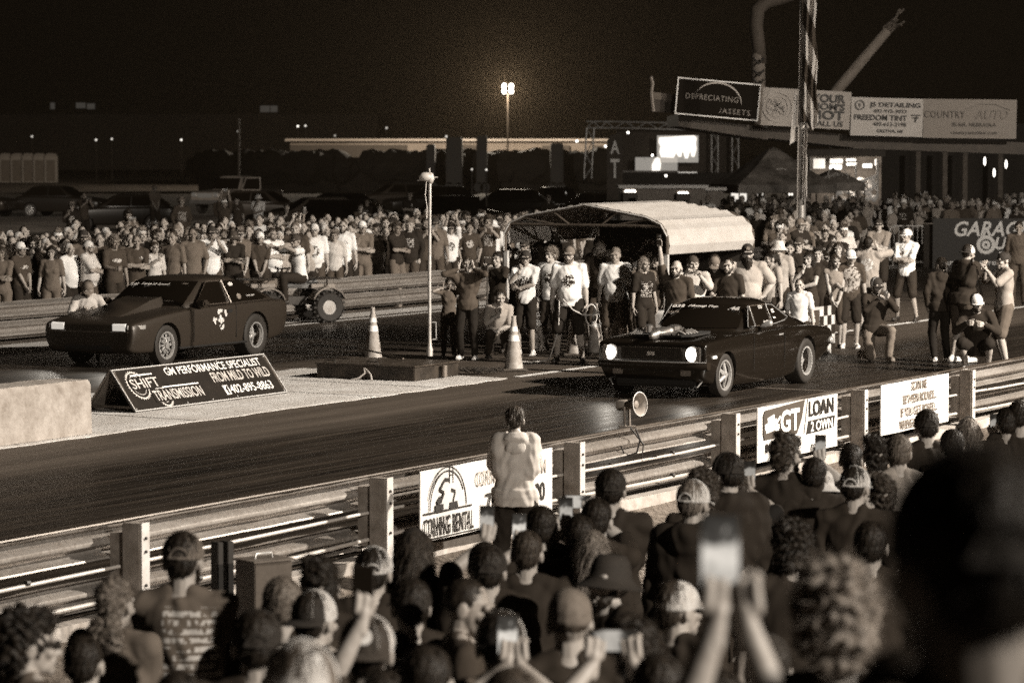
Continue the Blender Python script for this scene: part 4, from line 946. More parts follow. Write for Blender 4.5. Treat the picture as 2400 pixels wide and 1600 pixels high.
def wheel(parent, x, y, r, wd, sgn, style, rimr, turn=0):
    t = bpy.data.objects.new('wheel', None); COL.objects.link(t); t.parent = parent; t.location = (x, y, r); t.rotation_euler = (0, 0, turn)
    M = Matrix.Rotation(R(90*sgn), 4, 'X')   # local z points outwards
    h = wd/2; g = MB(); g.lathe([(rimr, -h*.9), (r*.93, -h), (r*.99, -h*.86), (r, -h*.5), (r, h*.5), (r*.99, h*.86), (r*.93, h), (r*.82, h*1.03), (rimr+.012, h*.95), (rimr, h*.9)], 48, M, True); g.build('tyre', TYRE, t, smooth=True)
    g = MB(); m = CHR if style != 'black' else RIMB
    g.lathe([(rimr+.004, h*.9), (rimr+.012, h*.98), (rimr-.012, h*.96), (rimr-.022, h*.6)], 48, M, False, False); g.mi = 1; g.lathe([(rimr-.022, h*.6), (rimr-.03, h*.3), (rimr-.035, -h*.6), (.05, -h*.6), (.001, -h*.6)], 48, M, False, False); g.mi = 0; g.build('rim', [CHR, DISH], t, smooth=True)
    g = MB(); d = h*.45 if style != 'deep' else h*.1
    if style in ('star', 'deep'):
        for i in range(5):
            a = 2*math.pi*i/5; g.caps(M @ Vector((.03*math.cos(a), .03*math.sin(a), d+.03)), M @ Vector(((rimr-.02)*math.cos(a), (rimr-.02)*math.sin(a), d-.02)), .035, .026, 8)
        g.lathe([(.06, d-.02), (.055, d+.05), (.0, d+.055)], 20, M)
        for i in range(24 if style == 'deep' else 0):
            a = 2*math.pi*i/24; g.ball(M @ Vector(((rimr-.005)*math.cos(a), (rimr-.005)*math.sin(a), h*.96)), .011, 6, 4)
    else:
        for i in range(10):
            a = 2*math.pi*i/10
            for k in (.0, .14): g.caps(M @ Vector((.05*math.cos(a), .05*math.sin(a), d+.02)), M @ Vector(((rimr-.015)*math.cos(a+k), (rimr-.015)*math.sin(a+k), d-.01)), .014, .012, 7)
        for i in range(10):
            a = 2*math.pi*i/10; g.ball(M @ Vector((.12*math.cos(a), .12*math.sin(a), d+.025)), .018, 8, 5)
        g.lathe([(.06, d-.02), (.05, d+.06), (.0, d+.065)], 20, M)
    g.build('spoke', CHR, t, smooth=True); return t
def headlamp_spot(parent, loc, power, col=(1, .92, .8)):
    l = bpy.data.lights.new('headlight_beam', 'SPOT'); l.energy = power; l.spot_size = R(80); l.spot_blend = 1; l.color = col; l.shadow_soft_size = .07
    o = bpy.data.objects.new('headlight_beam', l); COL.objects.link(o); o.parent = parent; o.location = loc
    o.rotation_euler = Vector((-1, 0, -.115)).to_track_quat('-Z', 'Y').to_euler(); return o
def place_text(parent, body, m, P, X, N, w, h, **k):
    """lettering at P in the parent's frame running along X on a face whose normal is N"""
    me = text_mesh(body, w=w, h=h, **k); X = X.normalized(); N = N.normalized(); Z = N.cross(X)*-1 if False else X.cross(-N) * -1
    Z = (-N).cross(X) * -1 if False else N.cross(X); 
    M = Matrix(((X.x, -N.x, Z.x, P.x), (X.y, -N.y, Z.y, P.y), (X.z, -N.z, Z.z, P.z), (0, 0, 0, 1)))
    o = link('lettering', me, m, parent); o.matrix_local = M; return o

# ------------------------------------------------------------------ dark matte hatchback in the far lane
MAT1 = mat('satin_dark_paint', .032, .42, .25, .15, 60, 0, spec=.5)
pF = (T(39.2, 30.3)); t = thing('hatchback_car', 'matte dark drag hatchback with hood scoop in the far lane, headlights lit', 'car', T(38.71-.90, 31.15, .006), TA)
S = [(0, .30, .70, .44, .80, .63, .78, .645, .6), (.015, .24, .74, .44, .83, .675, .80, .695, .64), (.14, .20, .79, .46, .86, .70, .83, .73, .67), (.5, .2, .83, .5, .87, .755, .84, .775, .68), (.9, .2, .84, .52, .88, .80, .855, .825, .70), (1.40, .2, .84, .52, .882, .84, .86, .875, .74), (2.2, .19, .84, .52, .882, .865, .865, .88, .74), (3.0, .19, .84, .52, .882, .875, .865, .885, .74), (3.5, .2, .84, .53, .882, .885, .86, .895, .72), (4.1, .24, .82, .56, .872, .89, .84, .90, .7), (4.42, .30, .78, .58, .85, .885, .81, .90, .66), (4.55, .42, .72, .6, .82, .83, .78, .85, .6)]
me = car_shell(S, [(.90, .31, .365, .88), (3.45, .33, .40, .88)])
link('body', me, MAT1, t, True)
H = House(.865, 1.36, 4.46, .81, 1.285, 2.12, 3.22, .645, .17, .10)
link('roof', evaluated(H.shell(1.335, 2.32, 3.08, .44), [('SUBSURF', dict(levels=1, render_levels=1))]), MAT1, t, True)
H.glass(H.front, -.90, .90, .895, 1.255, 'windshield', GLS, t)
H.glass(H.rear, -.85, .85, .93, 1.26, 'rear_window', GLS, t)
for s in (-1, 1):
    dg = [(1.74, .89), (2.72, .895), (2.66, 1.245), (2.26, 1.245)]; qg = [(2.85, .90), (3.88, .925), (3.86, .955), (3.20, 1.235), (2.80, 1.245)]
    H.pane(dg, s, 'side_window', GLS, t); H.pane(qg, s, 'side_window', GLS, t)
    H.trim(dg, s, mat('satin_trim', .10, .4, .3, 0), t, .010); 
    g = MB(); g.tube([H.side(2.70, 1.255, s, .012), H.side(2.77, 1.0, s, .012), H.side(2.79, .89, s, .012)], .016, 6); g.build('pillar_trim', mat('satin_trim', .10, .4, .3, 0), t)
    g = MB(); g.box((1.80, s*.93, .93), (.16, .16, .10)); g.box((1.78, s*.86, .90), (.08, .1, .05)); g.build('mirror', MAT1, t, smooth=True, bevel=.025)
    g = MB(); g.box((2.66, s*.879, .77), (.14, .012, .055)); h_ = g.build('door_handle', WELL, t, bevel=.006)
    for x, z0, z1 in ((1.62, .34, .84), (2.84, .34, .87)): 
        g = MB(); g.box((x, s*.8815, (z0+z1)/2), (.008, .006, z1-z0)); g.build('door_seam', WELL, t)
    g = MB(); g.box((2.2, s*.872, .255), (2.0, .03, .03)); g.build('sill_line', WELL, t, bevel=.01)
    g = MB(); g.loft([[(x, s*y*k, z) for y, z in ((.45, z0), (.70, z0), (.70, z1), (.45, z1))] for x, z0, z1, k in ((-.004, .565, .675, 1), (.10, .56, .70, 1))]); g.build('headlight', glow('soft_headlight', .5), t, bevel=.01)
    g = MB(); g.tube([(.005, s*.42, .555), (.02, s*.70, .56)], .012, 6); g.build('headlight_trim', CHR, t)
    g = MB(); g.loft([[(x, s*y, z) for z in (.60, .66)] + [(x+.02, s*(y-.03), z) for z in (.66, .60)] for x, y in ((.0, .735), (.07, .815), (.20, .862), (.30, .868))]); g.build('corner_lamp', mat('corner_lens', .5, .25, .5, .3, 60), t)
# cowl scoop
g = MB(); W2 = lambda x: .30+.10*min(1, (x-.5)/.5)
g.loft([[(x, -w0, zb), (x, -w0*.86, z), (x, w0*.86, z), (x, w0, zb)] for x, w0, zb, z in ((.42, .30, .755, .765), (.8, .36, .80, .87), (1.2, .39, .85, .985), (1.52, .39, .88, 1.035))]); g.build('hood_scoop', MAT1, t, smooth=True, bevel=.01)
g = MB(); g.box((1.525, 0, .96), (.012, .62, .12)); g.build('scoop_opening', WELL, t)
g = MB(); g.box((.018, 0, .31), (.05, .9, .10)); g.build('bumper_intake', WELL, t, bevel=.02)
g = MB(); g.loft([[(x, y, z) for y, z in ((-.74, .545), (.74, .545), (.74, .56), (-.74, .56))] for x in (.0, .05)]); g.build('bumper_strip', mat('bumper_rub_strip', .10, .35, .3, 0), t)
for x, y, r, wd, st in ((.90, -.77, .315, .17, 'mesh'), (.90, .77, .315, .17, 'mesh'), (3.45, -.74, .345, .27, 'deep'), (3.45, .74, .345, .27, 'deep')): wheel(t, x, y, r, wd, 1 if y < 0 else -1, st, .205 if st == 'mesh' else .20)
wn = lambda u, z, o=.014: H.front(u, z, o)
Nf = (H.front(0, 1.2)-H.front(0, .95)).normalized(); Nf = Vector((-Nf.z, 0, Nf.x))
SIL = mat('pale_decal', .5, .5, 0, 0)
place_text(t, 'Dirty 31 Speed', SIL, wn(.12, 1.20), Vector((0, -1, 0)), Nf, .52, .075, shear=.3, bold=.02)
place_text(t, '5.60', SIL, wn(.78, 1.19, .02), Vector((.2, -1, 0)), Nf, .15, .08, bold=.02); place_text(t, 'ROMA 8', mat('dim_decal', .18, .5, 0, 0), wn(-.55, .96), Vector((0, -1, 0)), Nf, .2, .03); place_text(t, 'SPEED', mat('dim_decal', .18, .5, 0, 0), wn(-.62, 1.215), Vector((-.1, -1, 0)), Nf, .17, .03)
place_text(t, 'Turbo parts', SIL, H.side(3.42, .985, -1, .012), Vector((1, 0, .03)), Vector((0, -1, .2)), .24, .035, bold=.01)
g = MB(); g.prism([(2.92+.07*math.cos(a), 1.19+.035*math.sin(a)) for a in [2*math.pi*i/16 for i in range(16)]], -.70, -.695); 
P = [H.side(2.95+.07*math.cos(a), 1.185+.03*math.sin(a), -1, .012) for a in [2*math.pi*i/16 for i in range(16)]]; g = MB(); g.add(P, [tuple(range(16))]); g.build('sticker', SIL, t)
P = [H.side(3.08+.06*math.cos(a), .985+.045*math.sin(a), -1, .012) for a in [2*math.pi*i/16 for i in range(16)]]; g = MB(); g.add(P, [tuple(range(16))]); g.build('sticker', mat('dim_decal', .18, .5, 0, 0), t)
# abstract pale splash graphic on the door
g = MB(); r2 = random.Random(17)
for i in range(15):
    cx, cz, rr = 2.34+r2.gauss(0, .085)+.05*math.sin(i), .67+r2.gauss(0, .085), r2.uniform(.018, .05); k = r2.uniform(.5, 1.0); a0 = r2.uniform(0, 3)
    g.prism([(cx+rr*math.cos(a)*math.cos(a0)-rr*k*math.sin(a)*math.sin(a0), cz+rr*math.cos(a)*math.sin(a0)+rr*k*math.sin(a)*math.cos(a0)) for a in [2*math.pi*j/14 for j in range(14)]], -.892-.0003*i, -.886)
g.build('door_graphic', mat('pale_graphic', .55, .6, 0, .35, 25), t)
for y in (.56, -.56): headlamp_spot(t, (-.02, y, .63), 160)
# ------------------------------------------------------------------ gloss black coupe in the near lane
BLKP = mat('gloss_black_paint', .008, .2, 0, .1, 40, 0, spec=.5, coat=1)
t = thing('coupe_car', 'gloss black muscle coupe staged in the near lane with blazing round headlights', 'car', T(38.26-.88, 20.05, .006-.09), TA)
S = [(0, .46, .76, .60, .86, .775, .84, .80, .70), (.012, .40, .79, .58, .885, .83, .865, .85, .72), (.10, .32, .82, .56, .905, .858, .885, .878, .75), (.5, .24, .84, .55, .918, .872, .895, .902, .77), (.88, .22, .84, .55, .922, .885, .898, .93, .77), (1.5, .2, .84, .55, .922, .905, .885, .955, .77), (2.3, .2, .84, .54, .912, .91, .865, .93, .74), (3.0, .2, .84, .55, .918, .925, .872, .94, .72), (3.55, .24, .84, .58, .93, .935, .88, .945, .72), (4.1, .30, .82, .62, .92, .905, .865, .925, .72), (4.55, .40, .78, .62, .89, .865, .85, .885, .72), (4.76, .46, .74, .64, .87, .84, .83, .86, .7), (4.80, .52, .7, .66, .84, .80, .80, .82, .66)]
S = [((.22+q[0]*.75 if q[0] < .88 else q[0]),)+tuple(q[1:]) for q in S]
me = car_shell(S, [(.88, .38, .335, .92), (3.70, .41, .37, .92)])
link('body', me, BLKP, t, True)
H = House(.92, 1.54, 4.30, .77, 1.305, 2.16, 2.96, .615, .17, .10)
link('roof', evaluated(H.shell(1.372, 2.38, 2.85, .40), [('SUBSURF', dict(levels=1, render_levels=1))]), BLKP, t, True)
H.glass(H.front, -.90, .90, .975, 1.28, 'windshield', GLS, t); H.glass(H.rear, -.8, .8, 1.0, 1.28, 'rear_window', GLS, t)
for s in (-1, 1):
    vg = [(1.90, .985), (2.16, .985), (2.16, 1.265), (2.12, 1.265)]; dg = [(2.19, .985), (2.74, .985), (2.70, 1.265), (2.19, 1.265)]; qg = [(2.78, .985), (3.22, 1.02), (3.36, 1.06), (2.95, 1.25), (2.75, 1.265)]
    for p in (vg, dg, qg): H.pane(p, s, 'side_window', GLS, t); H.trim(p, s, CHR if p is not dg else mat('satin_trim', .10, .4, .3, 0), t, .007, .010)
    g = MB(); g.caps((2.33, s*.79, .98), (2.36, s*.90, 1.02), .03, .05, 10); g.build('mirror', CHR, t, smooth=True)
    g = MB(); g.caps((2.68, s*.915, .845), (2.80, s*.915, .85), .014, .014, 8); g.build('door_handle', CHR, t, smooth=True)
    for x in (1.78, 2.86): 
        g = MB(); g.box((x, s*.9195, .62), (.007, .006, .5)); g.build('door_seam', WELL, t)
    # sharp side crease behind each wheel
    g = MB(); g.tube([(x, s*(.918), z) for x, z in ((1.3, .70), (1.9, .725), (2.6, .735), (3.3, .745))], [.002, .008, .008, .002], 6); g.build('side_crease', BLKP, t, smooth=True)
    Ml = Matrix.Translation((-.005, s*.60, .70)) @ Matrix.Rotation(R(-90), 4, 'Y')
    g = MB(); g.lathe([(.082, -.05), (.082, .0), (.07, .025), (.04, .035), (.0, .04)], 28, Ml); g.build('headlight', glow('blazing_headlight', HEADL), t, smooth=True)
    g = MB(); g.lathe([(.084, -.02), (.10, .012), (.112, .0), (.11, -.04)], 28, Ml); g.build('bezel', CHR, t, smooth=True)
    g = MB(); g.box((.005, s*.765, .70), (.05, .085, .20)); g.build('lamp_surround', CHD, t, bevel=.012)
    g = MB()
    for k in range(7): g.box((-.025, s*.765, .62+.026*k), (.012, .07, .009))
    g.build('slat', WELL, t)
    g = MB(); g.box((.0, s*.56, .455), (.03, .17, .10)); g.build('turn_signal', mat('turn_lens', .16, .4, 0, .2), t, bevel=.01)
    g = MB(); g.box((.46, s*.917, .655), (.14, .012, .04)); g.build('marker_light', glow('marker_glow', .5), t, bevel=.006)
    g = MB(); g.ball((4.70, s*.86, .66), (.07, .06, .06)); g.build('bumper_end', CHR, t, smooth=True)
    g = MB(); g.caps((.10, s*.70, .25), (.16, s*.80, .38), .012, .012, 8); g.build('tow_hook', CHR, t)
g = MB(); g.box((.012, 0, .70), (.035, 1.0, .17)); g.build('grille', mat('black_grille', .012, .6, .2, .6, 90), t)
g = MB()
for k in range(6): g.box((-.010, 0, .625+.03*k), (.012, 1.0, .005))
for k in range(28): g.box((-.008, -.49+.036*k, .70), (.01, .005, .17))
g.build('grille_bar', mat('grille_bars', .06, .4, .5), t)
place_text(t, 'SS', CHR, Vector((-.022, 0, .70)), Vector((0, -1, 0)), Vector((-1, 0, 0)), .13, .05, bold=.03)
g = MB(); rings = []
for i in range(17):
    u = -1+2*i/16; x = -.075+.12*u*u*u*u; y = u*.90
    rings.append([(x, y, .49), (x-.02, y, .52), (x-.02, y, .57), (x, y, .595), (x+.09, y, .595), (x+.09, y, .49)])
g.loft(rings); g.build('bumper', mat('black_bumper', .02, .22, .2, .1), t, smooth=True)
g = MB(); g.tube([(-.10+.12*u**4, u*.89, .592) for u in [-1+2*i/16 for i in range(17)]], .008, 6); g.build('bumper_edge', CHR, t)
g = MB(); g.box((.14, 0, .33), (.12, 1.3, .18)); g.build('valance', WELL, t, bevel=.03)
# open hood with the engine showing
g = MB(); zz = lambda x: .925+.03*x
g.loft([[(x, -w_, zz(x)+.004), (x, w_, zz(x)+.004), (x, w_, zz(x)-.02), (x, -w_, zz(x)-.02)] for x, w_ in ((.40, .40), (.48, .52), (.98, .56), (1.15, .50))]); g.build('engine_bay', WELL, t)
r2 = random.Random(23); eng = MB()
eng.caps((.52, -.14, .98), (.42, -.02, .96), .075, .07); eng.caps((.42, -.02, .96), (.30, .03, .93), .07, .06)
eng.lathe([(.10, 0), (.10, .05), (.06, .07), (.0, .07)], 20, Matrix.Translation((.62, -.18, 1.0)))
eng.lathe([(.06, 0), (.065, .09), (.03, .11), (.0, .11)], 18, Matrix.Translation((.60, .24, .96)))
eng.box((.75, 0, .98), (.34, .36, .08))
for k in range(9): eng.caps((.40+.05*r2.random(), .30+.035*k*.6, .94), (.55+.1*r2.random(), .34+.03*k*.5, .99), .012, .016, 7)
eng.mi = 1
for k in range(26): eng.ball((r2.uniform(.35, .95), r2.uniform(-.42, .46), r2.uniform(.94, 1.0)), r2.uniform(.015, .04), 8, 5)
eng.mi = 0
for k in range(5): eng.tube([(.4+.1*k, -.25, .95), (.45+.1*k, -.33, 1.0), (.5+.1*k, -.42, .95)], .016, 8)
eng.build('engine', [CHD, DISH], t, smooth=True)
for x, y, r, wd, st in ((.88, -.80, .295, .17, 'star'), (.88, .80, .295, .17, 'star'), (3.70, -.76, .325, .30, 'deep'), (3.70, .76, .325, .30, 'deep')): wheel(t, x, y, r, wd, 1 if y < 0 else -1, st, .20).location.z = r+.09
g = MB(); g.tube([(4.65, .5, .45), (5.0, .5, .40)], .02, 6); g.tube([(4.65, -.5, .45), (5.0, -.5, .40)], .02, 6); g.box((5.02, -.5, .42), (.05, .06, .16)); g.box((5.02, .5, .42), (.05, .06, .16)); g.tube([(4.98, -.55, .40), (4.98, .55, .40)], .018, 6); g.build('wheelie_bar', CHD, t)
Nf = (H.front(0, 1.2)-H.front(0, .95)).normalized(); Nf = Vector((-Nf.z, 0, Nf.x)); wn = lambda u, z, o=.014: H.front(u, z, o)
place_text(t, '0320', SIL, wn(.78, 1.235, .022), Vector((.25, -1, 0)), Nf, .26, .07, shear=.3, bold=.02); place_text(t, 'LOTZ6', mat('dim_decal', .18, .5, 0, 0), wn(.80, 1.155, .022), Vector((.25, -1, 0)), Nf, .2, .045)
place_text(t, 'Money Top', SIL, wn(.12, 1.245), Vector((0, -1, 0)), Nf, .50, .065, shear=.35, bold=.02); place_text(t, '5.46', SIL, wn(-.62, 1.225, .016), Vector((-.15, -1, 0)), Nf, .28, .09, bold=.025)
place_text(t, '0320', SIL, H.side(2.52, 1.235, -1, .012), Vector((1, 0, 0)), Vector((0, -1, .3)), .13, .05, bold=.015); place_text(t, 'BOOSTED', SIL, H.side(2.58, 1.02, -1, .012), Vector((1, 0, 0)), Vector((0, -1, .3)), .2, .05, bold=.015)
for x, z in ((2.86, 1.17), (2.87, 1.14), (2.86, 1.06)): 
    P = [H.side(x+a, z+b2, -1, .012) for a, b2 in ((0, 0), (.09, 0), (.09, .02), (0, .02))]; g = MB(); g.add(P, [(0, 1, 2, 3)]); g.build('sticker', SIL, t)
for s in (.60, -.60): headlamp_spot(t, (-.08, s, .70), BEAM)
for c in list(t.children):
    far = max((q[0] for q in c.bound_box), default=0) + c.location.x if c.type == 'MESH' else c.location.x
    if c.name.split('.')[0] == 'lettering' and c.location.x > 0: continue
    if far < .30: c.location.x += .22
    if c.name.split('.')[0] in ('headlight', 'bezel', 'headlight_beam'): c.location.y += .07 if (sum(q[1] for q in c.bound_box)/8 if c.type == 'MESH' else c.location.y) > 0 else -.07
t.scale = (1, .91, 1)
# ------------------------------------------------------------------ quad bike
QP = mat('quad_plastic', .18, .4, 0, .1); QF = mat('quad_frame', .02, .5, .3, 0)
qp = G(718, 757); t = thing('quad_bike', 'four-wheeled quad bike with racks and knobbly tyres by the far guardrail', 'quad bike', (qp.x-.35, qp.y+.25, .006), R(205)); QB = t
def knobby(x, y):
    w0 = bpy.data.objects.new('wheel', None); COL.objects.link(w0); w0.parent = t; w0.location = (x, y, .30); sg = 1 if y > 0 else -1
    M = Matrix.Rotation(R(-90*sg), 4, 'X'); g = MB(); g.lathe([(.14, -.12), (.26, -.13), (.295, -.08), (.30, 0), (.295, .08), (.26, .13), (.14, .12)], 28, M, True)
    for i in range(22):
        a = 2*math.pi*i/22; ca, sa = math.cos(a), math.sin(a)
        for z in ((-.06, .05) if i % 2 else (0, .1, -.1)): g.box((0, 0, 0), (.05, .04, .06), M @ Matrix.Translation((.30*ca, .30*sa, z)) @ Matrix.Rotation(a, 4, 'Z'))
    g.build('tyre', TYRE, w0); g = MB(); g.lathe([(.15, .10), (.15, .05), (.11, .03), (.06, .06), (.05, .09), (.0, .09)], 24, M); g.build('rim', CHD, w0, smooth=True)
for x in (-.62, .62):
    for y in (-.46, .46): knobby(x, y)
g = MB(); g.box((0, 0, .42), (1.3, .34, .16)); g.tube([(-.62, -.4, .3), (-.62, .4, .3)], .03, 8); g.tube([(.62, -.4, .3), (.62, .4, .3)], .03, 8); g.build('chassis', QF, t, bevel=.03)
g = MB()
for x in (-.62, .62):
    for y in (-.44, .44): g.loft([[(x+.36*math.cos(a), y+s*.16, .34+.34*math.sin(a)*1.05) for s in (-1, 1)]+[(x+.34*math.cos(a), y+s*.16, .33+.32*math.sin(a)*1.05) for s in (1, -1)] for a in [R(20+140*i/8) for i in range(9)]])
g.box((.62, 0, .72), (.5, .5, .08)); g.box((-.62, 0, .70), (.5, .5, .08)); g.loft([[(x, y*k, z) for y in (-.16, .16)]+[(x, .12*k, z-.18), (x, -.12*k, z-.18)] for x, z, k in ((.62, .80, 1.2), (.3, .86, 1), (.1, .76, .9))]); g.build('bodywork', QP, t, bevel=.012)
g = MB(); g.loft([[(x, -w_, .66), (x, w_, .66), (x, w_*.8, z), (x, -w_*.8, z)] for x, w_, z in ((.12, .12, .76), (-.2, .17, .77), (-.55, .16, .82))]); g.build('seat', mat('black_seat', .015, .5), t, bevel=.02)
for x0 in (.44, -.92):
    g = MB()
    for k in range(6): g.tube([(x0+.1*k, -.38, .84), (x0+.1*k, .38, .84)], .012, 6)
    for y in (-.38, 0, .38): g.tube([(x0, y, .84), (x0+.5, y, .84)], .014, 6)
    for y in (-.3, .3): g.tube([(x0+.25, y, .70), (x0+.25, y, .84)], .016, 6)
    g.build('rack', mat('rack_tube', .03, .4, .3), t)
g = MB(); g.tube([(.30, 0, .8), (.22, 0, 1.02)], .025, 8); g.tube([(.12, -.40, 1.06), (.22, -.15, 1.04), (.22, .15, 1.04), (.12, .40, 1.06)], .016, 8); g.build('handlebar', QF, t, smooth=True)
for y in (-.16, .16):
    g = MB(); g.ball((.86, y, .66), (.05, .09, .06)); g.build('headlight', CHD, t, smooth=True)
# ------------------------------------------------------------------ far parked cars and a pickup with its door open
PKS = [(0, .4, .74, .55, .80, .70, .76, .74, .66), (.06, .3, .78, .55, .86, .78, .82, .84, .7), (.9, .25, .82, .58, .89, .88, .85, .94, .72), (1.5, .24, .82, .6, .9, .94, .86, .99, .74), (3.0, .24, .82, .6, .9, .96, .86, .99, .74), (4.2, .28, .82, .62, .89, .98, .84, 1.0, .74), (4.55, .4, .74, .64, .84, .94, .8, .96, .66)]
CARM = [mat('far_car_dark', .012, .35, .2, 0), mat('far_car_grey', .035, .35, .3, 0), mat('far_car_pale', .12, .35, .2, 0)]
shell = car_shell(PKS, [(.9, .33, .37, .9), (3.6, .33, .37, .9)]); HP = House(.98, 1.3, 4.3, .8, 1.42, 2.0, 3.7, .62); hs = evaluated(HP.shell(1.47, 2.2, 3.5, .42), [('SUBSURF', dict(levels=1, render_levels=1))])
r2 = random.Random(77); proto = None
spots = [(640, 455, 128), (742, 447, 135), (585, 470, 118), (1060, 452, 140), (1150, 462, 120), (1262, 452, 132), (1330, 440, 145), (905, 441, 150), (820, 438, 160), (250, 452, 150), (150, 470, 126), (985, 470, 112), (30, 452, 150)]
shade = ['dark', 'grey', 'pale', 'dark', 'dark', 'grey', 'dark', 'dark', 'grey', 'dark', 'dark', 'dark', 'grey']
where = ['between the pickup and the tall crowd', 'in the middle of the far field', 'beside the pickup with the open door', 'behind the raised hands', 'right beside the carport peak', 'with its roof catching light near the stage', 'closest to the stage truss', 'behind the thin steel pole', 'in the rear of the dark field', 'below the distant yard lamps', 'behind the crowd by the field edge', 'half hidden by the waving crowd', 'below the portable toilets']
for i, (u, v, y) in enumerate(spots):
    p = At(u, v, y); lb = f'{shade[i]} parked car {where[i]}'
    if proto is None:
        t = thing('parked_car', lb, 'car', (p.x, y, 0), R(r2.uniform(-25, 25)), 'cars parked in the far field'); proto = t
        link('body', shell, CARM[0], t, True); link('roof', hs, CARM[0], t, True)
        HP.glass(HP.front, -.9, .9, 1.01, 1.39, 'windshield', GLS, t); HP.glass(HP.rear, -.85, .85, 1.03, 1.39, 'rear_window', GLS, t)
        for s in (-1, 1):
            HP.pane([(1.75, 1.01), (2.7, 1.01), (2.7, 1.38), (2.15, 1.38)], s, 'side_window', GLS, t); HP.pane([(2.76, 1.01), (3.9, 1.03), (3.6, 1.38), (2.76, 1.38)], s, 'side_window', GLS, t)
            g = MB(); g.ball((.05, s*.62, .70), (.04, .13, .06)); g.build('headlight', CHD, t, smooth=True)
        for x in (.9, 3.6):
            for y2 in (-.8, .8): wheel(t, x, y2, .32, .2, 1 if y2 < 0 else -1, 'mesh', .2)
    else:
        t = copy_tree(proto); t.location = (p.x, y, 0); t.rotation_euler = (0, 0, R(r2.choice((0, 180, 90))+r2.uniform(-30, 30))); t['label'] = lb
        mm = CARM[{'dark': 0, 'grey': 1, 'pale': 2}[shade[i]]]
        for c in t.children:
            if c.name.split('.')[0] in ('body', 'roof'): c.material_slots[0].link = 'OBJECT'; c.material_slots[0].material = mm
PKY = 150.0; p = G(452, 502); PM = mat('pickup_paint', .20, .35, .2, .1)
t = thing('pickup_truck', 'pale pickup truck in the far field with its door wide open', 'pickup', (p.x+.6, p.y, 0), R(60))
S = [(0, .5, .8, .7, .9, .95, .86, 1.0, .7), (.05, .45, .85, .7, .95, 1.05, .9, 1.1, .75), (.9, .42, .9, .75, .98, 1.1, .93, 1.16, .8), (1.5, .42, .9, .75, .98, 1.14, .94, 1.2, .8), (3.6, .42, .9, .75, .98, 1.16, .94, 1.18, .8), (5.4, .45, .9, .75, .98, 1.16, .94, 1.18, .8), (5.5, .5, .85, .75, .94, 1.12, .9, 1.14, .8)]
link('body', car_shell(S, [(.95, .4, .46, .98), (4.3, .4, .46, .98)]), PM, t, True)
HP2 = House(1.16, 1.5, 3.65, .9, 1.78, 2.0, 3.5, .74); link('cab', evaluated(HP2.shell(1.88, 2.2, 3.3, .5), [('SUBSURF', dict(levels=1, render_levels=1))]), PM, t, True)
HP2.glass(HP2.front, -.9, .9, 1.2, 1.75, 'windshield', GLS, t)
for s in (-1, 1): HP2.pane([(1.95, 1.2), (2.7, 1.2), (2.7, 1.74), (2.2, 1.74)], s, 'side_window', GLS, t); HP2.pane([(2.78, 1.2), (3.5, 1.2), (3.42, 1.74), (2.78, 1.74)], s, 'side_window', GLS, t)
for x in (.95, 4.3):
    for y2 in (-.86, .86): wheel(t, x, y2, .4, .25, 1 if y2 < 0 else -1, 'mesh', .24)
for y2 in (-.65, .65): g = MB(); g.box((.0, y2, .95), (.08, .3, .2)); g.build('headlight', CHR, t, bevel=.02)
g = MB(); g.box((-.03, 0, .6), (.15, 1.8, .2)); g.build('bumper', CHD, t, bevel=.03); g = MB(); g.box((.0, 0, .92), (.06, .9, .22)); g.build('grille', CHR, t)
M = Matrix.Translation((1.75, -.98, 0)) @ Matrix.Rotation(R(-78), 4, 'Z')
g = MB(); g.b2((0, -.03, .55), (1.0, .03, 1.2), M); g.tube([M @ Vector(q) for q in ((0, 0, 1.2), (.25, 0, 1.76), (.98, 0, 1.78), (1.0, 0, 1.2))], .035, 6); d = g.build('door', PM, t)
g = MB(); g.b2((.12, -.012, 1.2), (.95, .012, 1.72), M); g.build('window', GLS, d)
# ================================================================== people: one continuous body each, clothes and hair as children
def remesh(g, vox, smooth_it=3, fac=.5):
    mods = [('REMESH', dict(mode='VOXEL', voxel_size=vox))]
    if smooth_it: mods.append(('SMOOTH', dict(factor=fac, iterations=smooth_it)))
    return evaluated(g.mesh('v') if isinstance(g, MB) else g, mods)
def cos_of(me):
    a = np.empty(len(me.vertices)*3); me.vertices.foreach_get('co', a); return a.reshape(-1, 3)
def nor_of(me):
    a = np.empty(len(me.vertices)*3); me.vertices.foreach_get('normal', a); return a.reshape(-1, 3)
def displace(me, fn):
    c, n = cos_of(me), nor_of(me); d = fn(c, n); c = c + n*d[:, None]; me.vertices.foreach_set('co', c.ravel()); me.update(); return me
def folds(amp, ph):
    def fn(c, n):
        x, y, z = c.T
        a = np.sin(9*x+13*z+ph+2*np.sin(11*y+ph)) * np.sin(31*z+6*np.sin(14*x+ph)+5*y) + .6*np.sin(22*x+17*y-25*z+2*ph) + .5*np.sin(47*z+20*x*np.sin(3*z+ph))
        return amp*a*.5
    return fn
def strands(amp, f, ph=0):
    def fn(c, n):
        x, y, z = c.T; a = np.arctan2(x, y-.02)
        s = np.sin(f*a+4*np.sin(9*z+ph)+ph)+.7*np.sin(f*1.7*a+23*z+3*np.sin(14*z))+.5*np.sin(60*z+f*.5*a)
        return amp*s*.5
    return fn
def curls(amp, f):
    def fn(c, n):
        x, y, z = c.T
        return amp*(np.sin(f*x+3*np.sin(f*.6*z))*np.sin(f*y+2*np.sin(f*.7*x))*1.2+.8*np.sin(f*1.6*z+3*np.sin(f*.8*y)))*.7
    return fn
